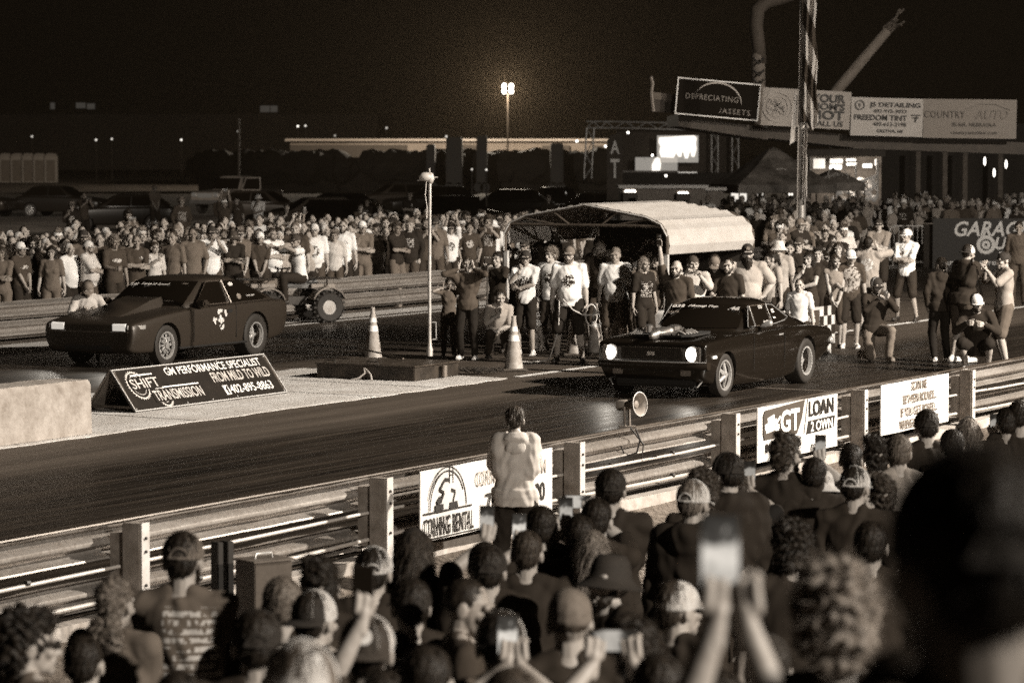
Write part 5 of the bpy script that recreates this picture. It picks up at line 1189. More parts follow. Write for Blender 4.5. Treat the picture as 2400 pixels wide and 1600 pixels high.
def join_into(dst, src, M, mi=0):
    """append src mesh data (moved by M) to the builder dst"""
    c = cos_of(src); A = np.array(M); c = c @ A[:3, :3].T + A[:3, 3]
    flip = np.linalg.det(A[:3, :3]) < 0
    o = len(dst.v); dst.v += [tuple(p) for p in c]
    for p in src.polygons:
        vs = [i+o for i in p.vertices]; dst.f.append(tuple(reversed(vs)) if flip else tuple(vs)); dst.m.append(mi if mi is not None else p.material_index)
# ---- hands: palm, four unequal fingers and a thumb from the side of the palm; fingers run along -z, palm faces -y, thumb on +x
def make_hand(curl, spread=.0, thumb=.5):
    g = MB()
    g.caps((-.026, 0, -.03), (-.03, 0, -.085), .016, .014); g.caps((0, 0, -.02), (0, 0, -.088), .018, .015); g.caps((.024, 0, -.03), (.028, 0, -.085), .016, .014); g.caps((0, 0, .04), (0, 0, -.03), .027, .024)
    for i, (x, L) in enumerate(((.03, .070), (.010, .078), (-.011, .073), (-.031, .057))):
        p = Vector((x, 0, -.085)); a = 0
        for k, (f, r) in enumerate(((.45, .0095), (.32, .0088), (.23, .0078))):
            a += curl*(.75, 1, .8)[k]; d = Vector((x*spread*4, -math.sin(a), -math.cos(a))).normalized(); q = p+d*L*f; g.caps(p, q, r, r*.93, 8); p = q
    p = Vector((.026, -.008, -.035)); 
    for f, r, a in ((.036, .0125, .9), (.03, .0105, .55), (.022, .009, .3)):
        d = Vector((math.sin(a)*(1-thumb*.6), -thumb*.75, -math.cos(a))).normalized(); q = p+d*f; g.caps(p, q, r, r*.92, 8); p = q
    return remesh(g, .0042, 2)
HANDS = dict(relax=make_hand(.35), grip=make_hand(.95, 0, .9), flat=make_hand(.06, .06, .2), fist=make_hand(1.35, 0, 1.0), hold=make_hand(.55, .05, .8))
def hand_matrix(w, d, th, left):
    z = -Vector(d).normalized(); x = Vector(th); x = (x - z*x.dot(z))
    x = x.normalized() if x.length > 1e-4 else z.orthogonal().normalized(); y = z.cross(x)
    M = Matrix(((x.x, y.x, z.x, w.x), (x.y, y.y, z.y, w.y), (x.z, y.z, z.z, w.z), (0, 0, 0, 1)))
    if left: M = M @ Matrix.Scale(-1, 4, (0, 1, 0))
    return M
# ---- heads (origin at the top of the neck, facing -y)
def make_head(k=1.0, fem=False, fat=0):
    g = MB(); f = fat
    g.ball((0, .012, .135), (.077+f*.4, .097, .098)); g.ball((0, -.028, .085), (.062+f, .068, .085)); g.ball((0, -.045, .035), ((.044 if fem else .051)+f, .048, .036))
    g.ball((0, -.080, .014), .019 if fem else .023); g.caps((0, -.093, .118), (0, -.117, .078), .009, .0155 if not fem else .013)
    g.caps((-.042, -.083, .136), (.042, -.083, .136), .014 if fem else .017, .014 if fem else .017)
    for s in (-1, 1):
        g.ball((s*.041, -.068, .084), (.026+f*.5, .026, .022)); g.ball((s*.081, .012, .105), (.012, .026, .036)); g.caps((s*.010, -.103, .072), (s*.016, -.1, .070), .010, .009)
    g.caps((-.02, -.094, .049), (.02, -.094, .049), .0095, .0095); g.caps((-.016, -.092, .038), (.016, -.092, .038), .010, .010)
    nr = .050 if fem else .060; g.caps((0, .02, -.08), (0, .012, .06), nr+f, nr-.004+f)
    me = remesh(g, .0055, 2)
    out = MB(); join_into(out, me, Matrix.Identity(4), 0)
    out.mi = 1
    for s in (-1, 1): out.ball((s*.033, -.087, .112), (.0135, .009, .0085), 10, 7)
    out.mi = 2
    for s in (-1, 1): out.caps((s*.016, -.1005, .131), (s*.05, -.090, .134), .0055, .004, 7)
    out.mi = 3; out.caps((-.021, -.1045, .0445), (.021, -.1045, .0445), .004, .004, 7)
    return out.mesh('head')
HEADS = dict(man=make_head(), woman=make_head(fem=True), stout=make_head(fat=.010))
# ---- hair, hats (head-local)
def hairm(parts, vox=.008, fn=None, it=2):
    g = MB()
    for p in parts:
        if len(p) == 2: g.ball(*p)
        else: g.caps(*p)
    me = remesh(g, vox, it)
    if fn: displace(me, fn)
    smoothing(me, 180); return me
SHORT = [((0, .023, .160), (.084, .098, .090)), ((0, .055, .118), (.071, .063, .075))]
def comb(me, count, L, wd, seed, down=1.0, wild=.35, lift=.25):
    """loose strands lying over a hair mesh"""
    c, n = cos_of(me), nor_of(me); r3 = np.random.RandomState(seed); idx = r3.randint(0, len(c), count)
    vs = []; fs = []
    for i in idx:
        p, q = Vector(c[i]), Vector(n[i])
        if p.y < -.03 and p.z < .17: continue
        d = Vector((p.x*1.5, p.y*1.2+.02, -down)) + Vector(r3.normal(0, wild, 3)); d = d-q*d.dot(q); d = d.normalized() if d.length > 1e-3 else Vector((0, 0, -1)); sd = d.cross(q).normalized(); l = L*r3.uniform(.5, 1.25)
        for k in range(4):
            f = k/3; m_ = p + q*(.0015+lift*l*f*(1-f*.6)) + d*l*f + sd*.12*l*math.sin(3*f+i); w_ = wd*(1-f*.85); vs += [tuple(m_-sd*w_), tuple(m_+sd*w_)]
        b2 = len(vs)-8; fs += [(b2+2*k, b2+2*k+1, b2+2*k+3, b2+2*k+2) for k in range(3)]
    g = MB(); join_into(g, me, Matrix.Identity(4), 0); g.add(vs, fs); out = bpy.data.meshes.new('hair'); out.from_pydata(g.v, [], g.f); smoothing(out, 180); return out
HAIR = dict(
    short=hairm(SHORT, .007, strands(.006, 34)),
    buzz=hairm([((0, .020, .145), (.081, .0965, .094))], .008, strands(.002, 50)),
    tousled=hairm(SHORT+[((0, -.035, .205), (.06, .05, .04)), ((.03, 0, .235), (.05, .06, .03)), ((0, .07, .09), (.075, .05, .07))], .007, curls(.013, 75)),
    curly=hairm([((0, .025, .155), (.098, .11, .105)), ((0, .06, .10), (.09, .07, .09)), ((0, -.05, .21), (.06, .05, .04))], .008, curls(.017, 90)),
    long=hairm(SHORT+[((-.05, .02, .16), (-.085, .03, -.10), .05, .032), ((.05, .02, .16), (.085, .03, -.10), .05, .032), ((0, .06, .14), (0, .09, -.20), .07, .06), ((-.04, .06, .1), (-.06, .09, -.17), .05, .05), ((.04, .06, .1), (.06, .09, -.17), .05, .05)], .008, strands(.009, 30)),
    tied=hairm(SHORT+[((0, .11, .17), (.035, .03, .035)), ((0, .12, .16), (.01, .15, .02), .03, .022)], .007, strands(.005, 40)),
    bun=hairm(SHORT+[((0, .105, .165), (.05, .045, .05)), ((0, .07, .05), (.06, .04, .06)), ((.03, .1, -.03), (.07, .05, .09)), ((-.03, .1, -.04), (.06, .05, .09))], .007, curls(.010, 80)),
    braided=hairm(SHORT+[((-.035, .06, .21), (-.035, .115, .10), .026, .03), ((.035, .06, .21), (.035, .115, .10), .026, .03), ((0, .11, .07), (.05, .035, .035))], .006, strands(.008, 26)))
for k_, (cn, L_, w_, dn, wl) in dict(short=(1500, .03, .0012, 1, .4), buzz=(700, .012, .001, 1, .5), tousled=(1900, .05, .0014, .6, .8), curly=(2300, .045, .0014, .4, 1.3), long=(2600, .10, .0013, 1.4, .2), tied=(1600, .05, .0012, .3, .25), bun=(2000, .05, .0013, .6, .7), braided=(1700, .04, .0012, .6, .5)).items(): HAIR[k_] = comb(HAIR[k_], cn, L_, w_, 5, dn, wl)
BEARD = dict(short=hairm([((0, -.052, .022), (.060, .052, .042)), ((-.058, -.02, .07), (-.045, -.05, .03), .018, .02), ((.058, -.02, .07), (.045, -.05, .03), .018, .02)], .007, curls(.004, 120)),
             long=hairm([((0, -.055, .022), (.064, .055, .046)), ((0, -.085, .0), (0, -.10, -.17), .062, .028), ((-.03, -.08, -.02), (-.02, -.10, -.13), .04, .02), ((.03, -.08, -.02), (.02, -.10, -.13), .04, .02)], .008, strands(.008, 40)))
def crown_rings(r=(.091, .107, .101), c=(0, .010, .146), z0=.125, n=36, az=(0, 360), off=0, lo=None, hi=None, k=9):
    rings = []; lo = z0 if lo is None else lo
    for j in range(k):
        f = j/(k-1); th0 = math.asin(max(-1, min(1, (lo-c[2])/r[2]))); th = th0+(math.pi/2*.995-th0)*f*(1 if hi is None else hi)
        rings.append([(c[0]+(r[0]+off)*math.cos(th)*math.sin(R(az[0]+(az[1]-az[0])*i/n)), c[1]-(r[1]+off)*math.cos(th)*math.cos(R(az[0]+(az[1]-az[0])*i/n)), c[2]+(r[2]+off)*math.sin(th)) for i in range(n if az[1]-az[0] >= 360 else n+1)])
    return rings
def sheet(rings, th=.003, closed=False):
    g = MB(); n = len(rings[0]); vs = [p for r in rings for p in r]; m = n if closed else n-1
    g.add(vs, [(j*n+i, j*n+(i+1) % n, (j+1)*n+(i+1) % n, (j+1)*n+i) for j in range(len(rings)-1) for i in range(m)])
    me = evaluated(g.mesh('s'), [('SOLIDIFY', dict(thickness=th, offset=0))]); smoothing(me, 60); return me
CROWN = sheet(crown_rings(), .004, True)
PANEL = sheet(crown_rings(az=(-62, 62), off=.004, n=20, hi=.86), .002)
def brim_mesh(flat=.0):
    rows = []
    for j in range(6):
        f = j/5; row = []
        for i in range(17):
            a = R(-64+128*i/16); x = (.091+.002)*math.sin(a); y = .010-.107*math.cos(a); e = .075*f*math.cos(a)**.6
            row.append((x*(1+.05*f), y-e, .131-.012*f-(.20+flat)*x*x*8*.5*(.4+f)))
        rows.append(row)
    return sheet(rows, .005)
BRIM = brim_mesh()
def opening_mesh():
    P = []
    for i in range(15):
        a = math.pi*i/14; x = .038*math.cos(a); z = .135+.042*math.sin(a); th = math.asin(min(1, (z-.146)/.101)); P.append((x, .010+.1105*math.cos(th)*math.sqrt(max(0, 1-(x/.094)**2)), z))
    g = MB(); c = (0, .117, .14); g.add(P+[c], [(i, i+1, 15) for i in range(14)]); return evaluated(g.mesh('o'), [('SOLIDIFY', dict(thickness=.004, offset=0))])
OPENING = opening_mesh()
def strap_mesh():
    g = MB(); pts = [(.04*math.cos(a), .010+.112*math.sqrt(1-(.04*math.cos(a)/.094)**2), .1755+.0-.0+.0*a+(.042*math.sin(a)-.042)) for a in [math.pi*i/14 for i in range(15)]]
    g.tube(pts, .005, 6); g.tube([(-.045, .113, .132), (0, .124, .130), (.045, .113, .132)], .007, 6); return g.mesh('strap')
STRAP = strap_mesh()
def seams_mesh():
    g = MB()
    for k in range(6): 
        a = R(60*k+30); g.tube([(.0925*math.cos(t)*math.sin(a), .010-.1085*math.cos(t)*math.cos(a), .146+.1025*math.sin(t)) for t in [math.pi/2*(i/8)*.98 for i in range(9)]], .0042, 5)
    g.ball((0, .01, .248), (.010, .010, .006), 8, 5); return g.mesh('seams')
SEAMS = seams_mesh()
BEANIE = hairm([((0, .016, .165), (.088, .104, .092)), ((0, .016, .135), (.090, .106, .045))], .008)
def bucket():
    prof = [(.090, .240, .72), (.093, .21, .92), (.097, .17, 1.0), (.10, .135, 1.02), (.125, .105, 1.05), (.155, .085, 1.06)]
    rows = [[(0, .01, .246)]*28]+[[(r*k*math.cos(2*math.pi*i/28)*.96, .01+r*k*math.sin(2*math.pi*i/28)*1.1, z) for i in range(28)] for r, z, k in prof]
    return sheet(rows, .005, True)
BUCKET = bucket()
def phones_mesh():
    g = MB(); g.tube([(.098*math.cos(a), .01, .105+.155*math.sin(a)) for a in [math.pi*i/16 for i in range(17)]], .009, 8)
    for s in (-1, 1): g.caps((s*.085, .01, .105), (s*.105, .01, .105), .038, .034, 14)
    g.tube([(.10, -.02, .08), (.07, -.09, .04), (.03, -.12, .04)], .005, 6); return g.mesh('hs')
HEADSET = phones_mesh(); smoothing(HEADSET)
SHADES = MB().box((-.033, -.107, .112), (.05, .012, .03)).box((.033, -.107, .112), (.05, .012, .03)).box((0, -.106, .12), (.03, .006, .008)).box((-.07, -.06, .118), (.006, .1, .008)).box((.07, -.06, .118), (.006, .1, .008)).mesh('shades')
# ---- bodies
def ik(S, W, l1, l2, pole):
    d = W-S; L = min(max(d.length, abs(l1-l2)+.02), (l1+l2)*.998); d = d.normalized(); W = S+d*L
    a = (l1*l1-l2*l2+L*L)/(2*L); h = math.sqrt(max(0, l1*l1-a*a)); p = Vector(pole); p = p-d*p.dot(d)
    p = p.normalized() if p.length > 1e-4 else d.orthogonal().normalized()
    return S+d*a+p*h, W
V = Vector
POSES = dict(
    down=dict(L=((.27, -.02, .86), (.2, .6, 0), (0, -.05, -1), (-.1, -1, 0), 'relax'), R=((-.27, -.03, .86), (-.2, .6, 0), (0, -.05, -1), (.1, -1, 0), 'relax')),
    pockets=dict(L=((.21, -.06, .93), (.8, .6, 0), (-.1, -.25, -1), (-.3, -1, 0), 'fist'), R=((-.21, -.06, .93), (-.8, .6, 0), (.1, -.25, -1), (.3, -1, 0), 'fist')),
    folded=dict(L=((-.10, -.20, 1.17), (1, -.2, -.6), (-1, .1, .15), (0, 0, 1), 'relax'), R=((.09, -.235, 1.14), (-1, -.2, -.6), (1, .15, .1), (0, 0, 1), 'relax')),
    clasped=dict(L=((.05, -.20, .88), (1, .3, 0), (-.4, -.2, -1), (-.2, -1, 0), 'relax'), R=((-.05, -.22, .88), (-1, .3, 0), (.4, -.2, -1), (.2, -1, 0), 'relax')),
    hips=dict(L=((.22, -.05, 1.0), (1, .35, 0), (-.8, -.5, -.4), (0, .4, -1), 'relax'), R=((-.22, -.05, 1.0), (-1, .35, 0), (.8, -.5, -.4), (0, .4, -1), 'relax')),
    phone=dict(L=((.06, -.36, 1.46), (.7, .1, -1), (-.1, -.2, 1), (-1, -.2, 0), 'grip'), R=((-.06, -.36, 1.46), (-.7, .1, -1), (.1, -.2, 1), (1, -.2, 0), 'grip'), ph=[((0, -.42, 1.57), 90)]),
    phone1=dict(L=((.27, -.02, .86), (.2, .6, 0), (0, -.05, -1), (-.1, -1, 0), 'relax'), R=((-.10, -.40, 1.42), (-.8, .1, -1), (.0, -.25, 1), (1, -.2, 0), 'grip'), ph=[((-.09, -.47, 1.54), 0)]),
    overhead=dict(L=((.10, -.25, 1.90), (1, -.2, 0), (-.1, -.1, 1), (-1, -.1, 0), 'grip'), R=((-.10, -.25, 1.90), (-1, -.2, 0), (.1, -.1, 1), (1, -.1, 0), 'grip'), ph=[((0, -.29, 2.0), 90)]),
    raise1=dict(L=((.27, -.02, .86), (.2, .6, 0), (0, -.05, -1), (-.1, -1, 0), 'relax'), R=((-.22, -.16, 1.95), (-1, -.1, 0), (.0, -.1, 1), (1, 0, 0), 'hold'), ph=[((-.22, -.2, 2.07), 0)]),
    wave=dict(R=((-.27, -.02, .86), (-.2, .6, 0), (0, -.05, -1), (.1, -1, 0), 'relax'), L=((.26, -.12, 1.98), (1, -.1, 0), (.0, -.05, 1), (-1, 0, 0), 'flat')),
    chin=dict(L=((-.08, -.20, 1.12), (1, -.2, -.5), (-1, .1, .2), (0, 0, 1), 'relax'), R=((-.05, -.20, 1.42), (-.7, -.2, -1), (.2, .3, 1), (.6, -.5, 0), 'fist')),
    ears=dict(L=((.14, -.10, 1.54), (1, -.3, -.5), (-.3, .3, 1), (0, -1, 0), 'flat'), R=((-.14, -.10, 1.54), (-1, -.3, -.5), (.3, .3, 1), (0, -1, 0), 'flat')),
    cup=dict(L=((.27, -.02, .86), (.2, .6, 0), (0, -.05, -1), (-.1, -1, 0), 'relax'), R=((-.16, -.34, 1.14), (-.6, .3, -1), (.3, -1, .1), (0, 0, 1), 'grip')),
    camera=dict(L=((.10, -.30, 1.46), (.7, 0, -1), (-.4, -.5, .6), (-1, 0, .3), 'grip'), R=((-.10, -.26, 1.50), (-.8, 0, -1), (.4, -.5, .6), (1, 0, .3), 'grip')))
def figure(pose='down', girth=1.0, belly=0, fem=False, sleeve=.5, legs='shorts', head=(0, 0), lean=0, stance='stand', hood=False, vox=.013, headkind=None, twist=0, seed=1, foldamp=.006, shoulders=1.0):
    P = POSES[pose] if isinstance(pose, str) else pose
    ph = seed*1.7
    hipz = {'stand': .93, 'wide': .92, 'kneel': .48, 'squat': .34, 'sit': .0, 'lean': .92}[stance]
    D = hipz-.93
    piv = V((0, 0, .95+D)); LM = Matrix.Translation(piv) @ Matrix.Rotation(R(twist), 4, 'Z') @ Matrix.Rotation(R(lean), 4, 'X') @ Matrix.Translation(-piv) @ Matrix.Translation((0, 0, D))
    q = girth; sw = (.165 if fem else .178)*shoulders*(1+.4*(q-1))
    rings = [(.86, .150, .112, .0), (.93, .168 if fem else .160, .122, .0), (1.03, .148 if fem else .155, .108, 0), (1.14, .135 if fem else .150, .104, 0), (1.26, .155 if fem else .168, .116, -.004), (1.36, .165 if fem else .182, .110, 0), (1.43, .145 if fem else .158, .086, .004), (1.475, .085, .066, .01), (1.50, .058, .056, .012)]
    def torso(g, grow, z0, z1, flare=0):
        rr = []
        for z, rx, ry, yc in rings:
            if z < z0-.001 or z > z1+.001: continue
            kk = 1+(q-1)*(1 if z < 1.33 else .5)
            rr.append([(LM @ V(((rx*kk+grow+flare*max(0, 1.1-z))*math.cos(a), yc+(ry*kk+grow+flare*max(0, 1.1-z))*math.sin(a), z))) for a in [2*math.pi*i/24 for i in range(24)]])
        g.loft(rr)
        if belly and z0 < 1.1: g.ball(LM @ V((0, -.04-.03*belly, 1.06)), (.15*q+grow, .11*q+.03*belly+grow, .15+grow))
        if fem and z0 < 1.2 and z1 > 1.3:
            for s in (-1, 1): g.ball(LM @ V((s*.068, -.068, 1.265)), .060+grow)
    S_ = {s: LM @ V((s*sw, .005, 1.432)) for s in (1, -1)}
    arms = {}
    for s, key in ((1, 'L'), (-1, 'R')):
        w, pole, hd, th, hk = P[key]; w = V(w)
        if not P.get('abs'): w = LM @ w if lean or D or twist else w
        e, w = ik(S_[s], w, .285, .255, pole); arms[s] = (e, w, hd, th, hk)
    hips = {s: V((s*.088*q, 0, hipz-.02)) for s in (1, -1)}
    if stance == 'kneel': LG = {1: (V((.14, -.40, .47)), V((.13, -.34, .085)), V((.13, -.46, .03))), -1: (V((-.12, -.20, .065)), V((-.12, .22, .09)), V((-.12, .26, .02)))}
    elif stance == 'squat': LG = {s: (V((s*.2, -.36, .42)), V((s*.16, -.12, .085)), V((s*.18, -.24, .03))) for s in (1, -1)}
    elif stance == 'sit': LG = {s: (V((s*.19, -.40, .02)), V((s*.20, -.36, -.40)), V((s*.21, -.48, -.46))) for s in (1, -1)}
    else:
        w_ = .19 if stance == 'wide' else .115
        LG = {}
        for s in (1, -1):
            an = V((s*w_, .03+.03*s*math.sin(ph), .085)); kn, an = ik(hips[s], an, .43, .42, (s*.15, -1, 0)); LG[s] = (kn, an, an+V((s*.03, -.13, -.055)))
    lq = 1+(q-1)*.7
    # body
    g = MB(); torso(g, -.002, .86, 1.5)
    for s in (1, -1):
        e, w, *_ = arms[s]; g.caps(LM @ V((s*.06, .005, 1.43)), S_[s], .06, .06*q); g.caps(LM @ V((s*.03, .018, 1.505)), LM @ V((s*.15, .012, 1.455)), .038 if not fem else .026, .036); g.caps(S_[s], S_[s].lerp(e, .5), .056*q, .048*q); g.caps(S_[s].lerp(e, .5), e, .048*q, .038*q); g.caps(e, e.lerp(w, .35), .038*q, .042*q); g.caps(e.lerp(w, .35), w, .042*q, .0275)
        k, a, t_ = LG[s]; g.caps(hips[s], k, .088*lq, .056*lq); g.caps(k, k.lerp(a, .35), .052*lq, .055*lq); g.caps(k.lerp(a, .35), a, .055*lq, .036); g.caps(a+V((0, .02, -.035)), t_, .036, .03)
    if not fem or True: g.caps(LM @ V((0, .012, 1.46)), LM @ V((0, .012, 1.53)), .058 if not fem else .048, .052)
    body = remesh(g, vox, 3)
    out = MB(); join_into(out, body, Matrix.Identity(4), 0)
    HM = LM @ Matrix.Translation((0, -.006, 1.512)) @ Matrix.Rotation(R(head[0]), 4, 'Z') @ Matrix.Rotation(R(head[1]-lean*.8), 4, 'X')
    hk_ = headkind or ('woman' if fem else ('stout' if q > 1.12 else 'man'))
    join_into(out, HEADS[hk_], HM, None)
    for s in (1, -1):
        e, w, hd, th, hk = arms[s]; join_into(out, HANDS[hk], hand_matrix(w, hd, th, s < 0), 0)
    bm = out.mesh('body'); smoothing(bm, 180)
    # top
    g = MB(); torso(g, .013+.006*(q-1), .86, 1.475, .03 if not fem else .02)
    for s in (1, -1):
        e, w, *_ = arms[s]; g.caps(LM @ V((s*.07, .005, 1.430)), S_[s], .070, .071*q); g.caps(LM @ V((s*.045, .02, 1.492)), LM @ V((s*.15, .012, 1.457)), .046 if not fem else .032, .047)
        if sleeve <= 0: continue
        if sleeve <= 1:
            m_ = S_[s].lerp(e, sleeve*.95+.08); g.caps(S_[s], m_, .068*q, .066*q)
        else:
            g.caps(S_[s], e, .070*q, .060*q); g.caps(e, e.lerp(w, .96), .060*q, .040)
    if hood:
        for s in (1, -1):
            e = arms[s][0]; g.caps(S_[s].lerp(LM @ V((0, .02, 1.40)), .12), LM @ V((s*.10*q, .02, 1.18)), .085*q, .10*q); g.caps(S_[s].lerp(e, .35), LM @ V((s*.12*q, .0, 1.28)), .07*q, .09*q)
        g.loft([[LM @ V(((.172*q+k)*math.cos(a), (.125*q+k)*math.sin(a), z)) for a in [2*math.pi*i/24 for i in range(24)]] for z, k in ((.84, .018), (.90, .018), (.93, .026), (1.0, .02))])
        g.ball(LM @ V((0, .08, 1.445)), (.13, .072, .085)); g.caps(LM @ V((-.09, .02, 1.475)), LM @ V((0, -.075, 1.42)), .034, .028); g.caps(LM @ V((.09, .02, 1.475)), LM @ V((0, -.075, 1.42)), .034, .028); g.ball(LM @ V((0, .10, 1.40)), (.10, .045, .07))
    top = displace(remesh(g, vox, 9 if hood else 4), folds(foldamp, ph)); smoothing(top, 180)
    # legs
    g = MB()
    lo = {'shorts': 1, 'trousers': 2}[legs]
    rr = []
    for z, rx, ry, yc in rings[:3]:
        z2 = min(z, 1.0); rr.append([(LM if stance in ('kneel', 'squat', 'sit') else Matrix.Translation((0, 0, D))) @ V(((rx*q+.008)*math.cos(a), yc+(ry*q+.008)*math.sin(a), z2)) for a in [2*math.pi*i/24 for i in range(24)]])
    g.loft(rr)
    for s in (1, -1):
        k, a, t_ = LG[s]
        if lo == 1: g.caps(hips[s], hips[s].lerp(k, .94), .112*lq, .090*lq)
        else: g.caps(hips[s], k, .108*lq, .078*lq); g.caps(k, a+V((0, 0, -.0)), .076*lq, .06)
    low = displace(remesh(g, vox, 3), folds(foldamp*.9, ph+2)); smoothing(low, 180)
    shoes = []
    for s in (1, -1):
        k, a, t_ = LG[s]; g = MB(); h = a+V((0, .04, -.045)); h.z = max(h.z, t_.z+.005); g.caps(h, t_+V((0, -.02, .004)), .043, .036, 12); g.caps(a+V((0, .005, -.01)), h.lerp(t_, .35), .044, .044, 12)
        d = (t_-a); d.z = 0; g.box(((h.x+t_.x)/2, (h.y+t_.y)/2-.012, max(.012, t_.z-.022)), (.078, abs(t_.y-h.y)+.085, .024)) if stance != 'sit' and not (stance == 'kneel' and s < 0) else None
        sm = remesh(g, .009, 2); smoothing(sm, 180); shoes.append(sm)
    phs = [(LM @ V(p) if (lean or D) else V(p), roll) for p, roll in P.get('ph', [])]
    return dict(body=bm, top=top, low=low, shoes=shoes, HM=HM, legs=legs, arms=arms, phs=phs, LM=LM)
def skin(g): return mat('skin_%d' % int(g*100), g, .55, 0, .12, 14, .05)
EYE = mat('eye', .02, .2, 0, 0); LIP = mat('lip', .20, .5, 0, 0)
HAIRM = {k: mat('hair_'+k, v, .5, 0, .55, 30, .3, 90, spec=.25) for k, v in dict(dark=.020, brown=.045, fair=.14, blond=.17, grey=.12).items()}
def cloth(g, pr=None, side=-1, style='graphic', cx=0, cz=1.25, hw=.125, hh=.125, seed=0):
    """cloth with an optional printed motif, laid out in the wearer's own frame"""
    key = ('cloth', g, pr, side, style, cx, cz, hw, seed)
    if key in MATS: return MATS[key]
    m, nt, b, oc = newmat('cloth', .85, .2); MATS[key] = m
    n1 = noise(nt, oc, 5, 4); base = ramp(nt, n1, [(.3, g*.88), (.7, min(.85, g*1.1))])
    weave = noise(nt, oc, 160, 2); bump(nt, b, weave, .15, .004)
    if pr is None: nt.links.new(base, b.inputs['Base Color']); return m
    sp = nt.nodes.new('ShaderNodeSeparateXYZ'); nt.links.new(oc, sp.inputs[0])
    def mth(op, a, b2=None):
        x = nt.nodes.new('ShaderNodeMath'); x.operation = op
        for i, v in enumerate((a, b2)):
            if v is None: continue
            if isinstance(v, (int, float)): x.inputs[i].default_value = v
            else: nt.links.new(v, x.inputs[i])
        return x.outputs[0]
    X, Y, Z = sp.outputs
    dx = mth('ABSOLUTE', mth('SUBTRACT', X, cx)); dz = mth('ABSOLUTE', mth('SUBTRACT', Z, cz))
    inside = mth('MULTIPLY', mth('LESS_THAN', dx, hw), mth('LESS_THAN', dz, hh)); inside = mth('MULTIPLY', inside, mth('GREATER_THAN', mth('MULTIPLY', Y, side), .0))
    mp = nt.nodes.new('ShaderNodeMapping'); mp.inputs['Location'].default_value = (seed*3.1, seed*1.7, seed); nt.links.new(oc, mp.inputs[0]); o2 = mp.outputs[0]
    if style == 'text':
        row = mth('GREATER_THAN', mth('FRACT', mth('MULTIPLY', Z, 26)), .38); wd = mth('GREATER_THAN', noise(nt, o2, 42, 2, (1, .1, .55)), .47); pat = mth('MULTIPLY', row, wd)
        n3 = mth('GREATER_THAN', noise(nt, o2, 9, 1, (1, .1, 2.2)), .40); pat = mth('MULTIPLY', pat, n3)
    else:
        r2_ = mth('ADD', mth('POWER', mth('DIVIDE', dx, hw), 2.0), mth('POWER', mth('DIVIDE', dz, hh), 2.0)); edge = mth('LESS_THAN', mth('ADD', r2_, mth('MULTIPLY', noise(nt, o2, 14, 3), .9)), 1.25)
        pat = mth('MULTIPLY', edge, mth('GREATER_THAN', noise(nt, o2, 26, 4), .47))
    fac = mth('MULTIPLY', inside, pat)
    nt.links.new(mixc(nt, fac, base, tint(pr)), b.inputs['Base Color']); return m
SHOEM = [mat('shoe_dark', .02, .6, 0, .2), mat('shoe_white', .6, .5, 0, .15), mat('shoe_grey', .15, .6, 0, .2)]
CAPM = {k: mat('cap_'+k, v, .85, 0, .2, 30, .2, 150) for k, v in dict(black=.022, dark=.04, grey=.14, light=.52, white=.66).items()}
def ob(name, me, mats, parent, M=None):
    o = bpy.data.objects.new(name, me); COL.objects.link(o); o.parent = parent
    if not isinstance(mats, (list, tuple)): mats = [mats]
    while len(me.materials) < len(mats): me.materials.append(mats[len(me.materials)])
    for i, m in enumerate(mats):
        o.material_slots[i].link = 'OBJECT'; o.material_slots[i].material = m
    if M is not None: o.matrix_local = M
    return o
def put_cap(t, kind, tone, HM, front=None, back=False, fancy=False, patch=None, light_seam=None):
    M = HM @ (Matrix.Rotation(math.pi, 4, 'Z') @ Matrix.Translation((0, -.02, 0)) if back else Matrix.Identity(4)); m = CAPM[tone]
    if kind == 'beanie': return ob('beanie', BEANIE, m, t, M)
    if kind == 'bucket': return ob('bucket_hat', BUCKET, m, t, M)
    c = ob('cap', CROWN, m, t, M); ob('brim', BRIM, CAPM[front] if front else m, c)
    if front: ob('front_panel', PANEL, CAPM[front], c)
    if fancy:
        ob('opening', OPENING, CAPM['black'], c); ob('strap', STRAP, m, c); ob('seam', SEAMS, CAPM[light_seam] if light_seam else m, c)
    if patch:
        g = MB(); g.lathe([(.0, 0), (.028, 0), (.028, .004), (.0, .005)], 20, Matrix.Translation((0, -.108, .188)) @ Matrix.Rotation(R(66), 4, 'X')); g.build('patch', CAPM[patch], c)
    return c
def person(F, label, loc, rz, sc=1.0, top=.1, low=.03, sk=.34, hair=('short', 'dark'), cap=None, beard=None, group=None, shoe=0, extra=(), shoes=True, topmat=None, topname='shirt'):
    t = thing('person', label, 'person', loc, rz, group); t.scale = (sc, sc, sc)
    s = skin(sk); hm = HAIRM[hair[1]] if hair else HAIRM['dark']
    ob('body', F['body'], [s, EYE, hm, mat('lip_%d' % int(sk*100), sk*.6, .5, 0, 0)], t)
    ob(topname, F['top'], topmat or cloth(max(top, .026)), t); ob('trousers' if F['legs'] == 'trousers' else 'shorts', F['low'], cloth(low), t)
    if shoes:
        for sm in F['shoes']: ob('shoe', sm, SHOEM[shoe], t)
    if hair: ob('hair', HAIR[hair[0]], hm, t, F['HM'])
    if beard: ob('beard', BEARD[beard], hm, t, F['HM'])
    if cap: put_cap(t, HM=F['HM'], **cap)
    for e in extra:
        if e == 'headset': ob('headset', HEADSET, CAPM['black'], t, F['HM'])
        if e == 'sunglasses': ob('sunglasses', SHADES, CAPM['black'], t, F['HM'])
    return t
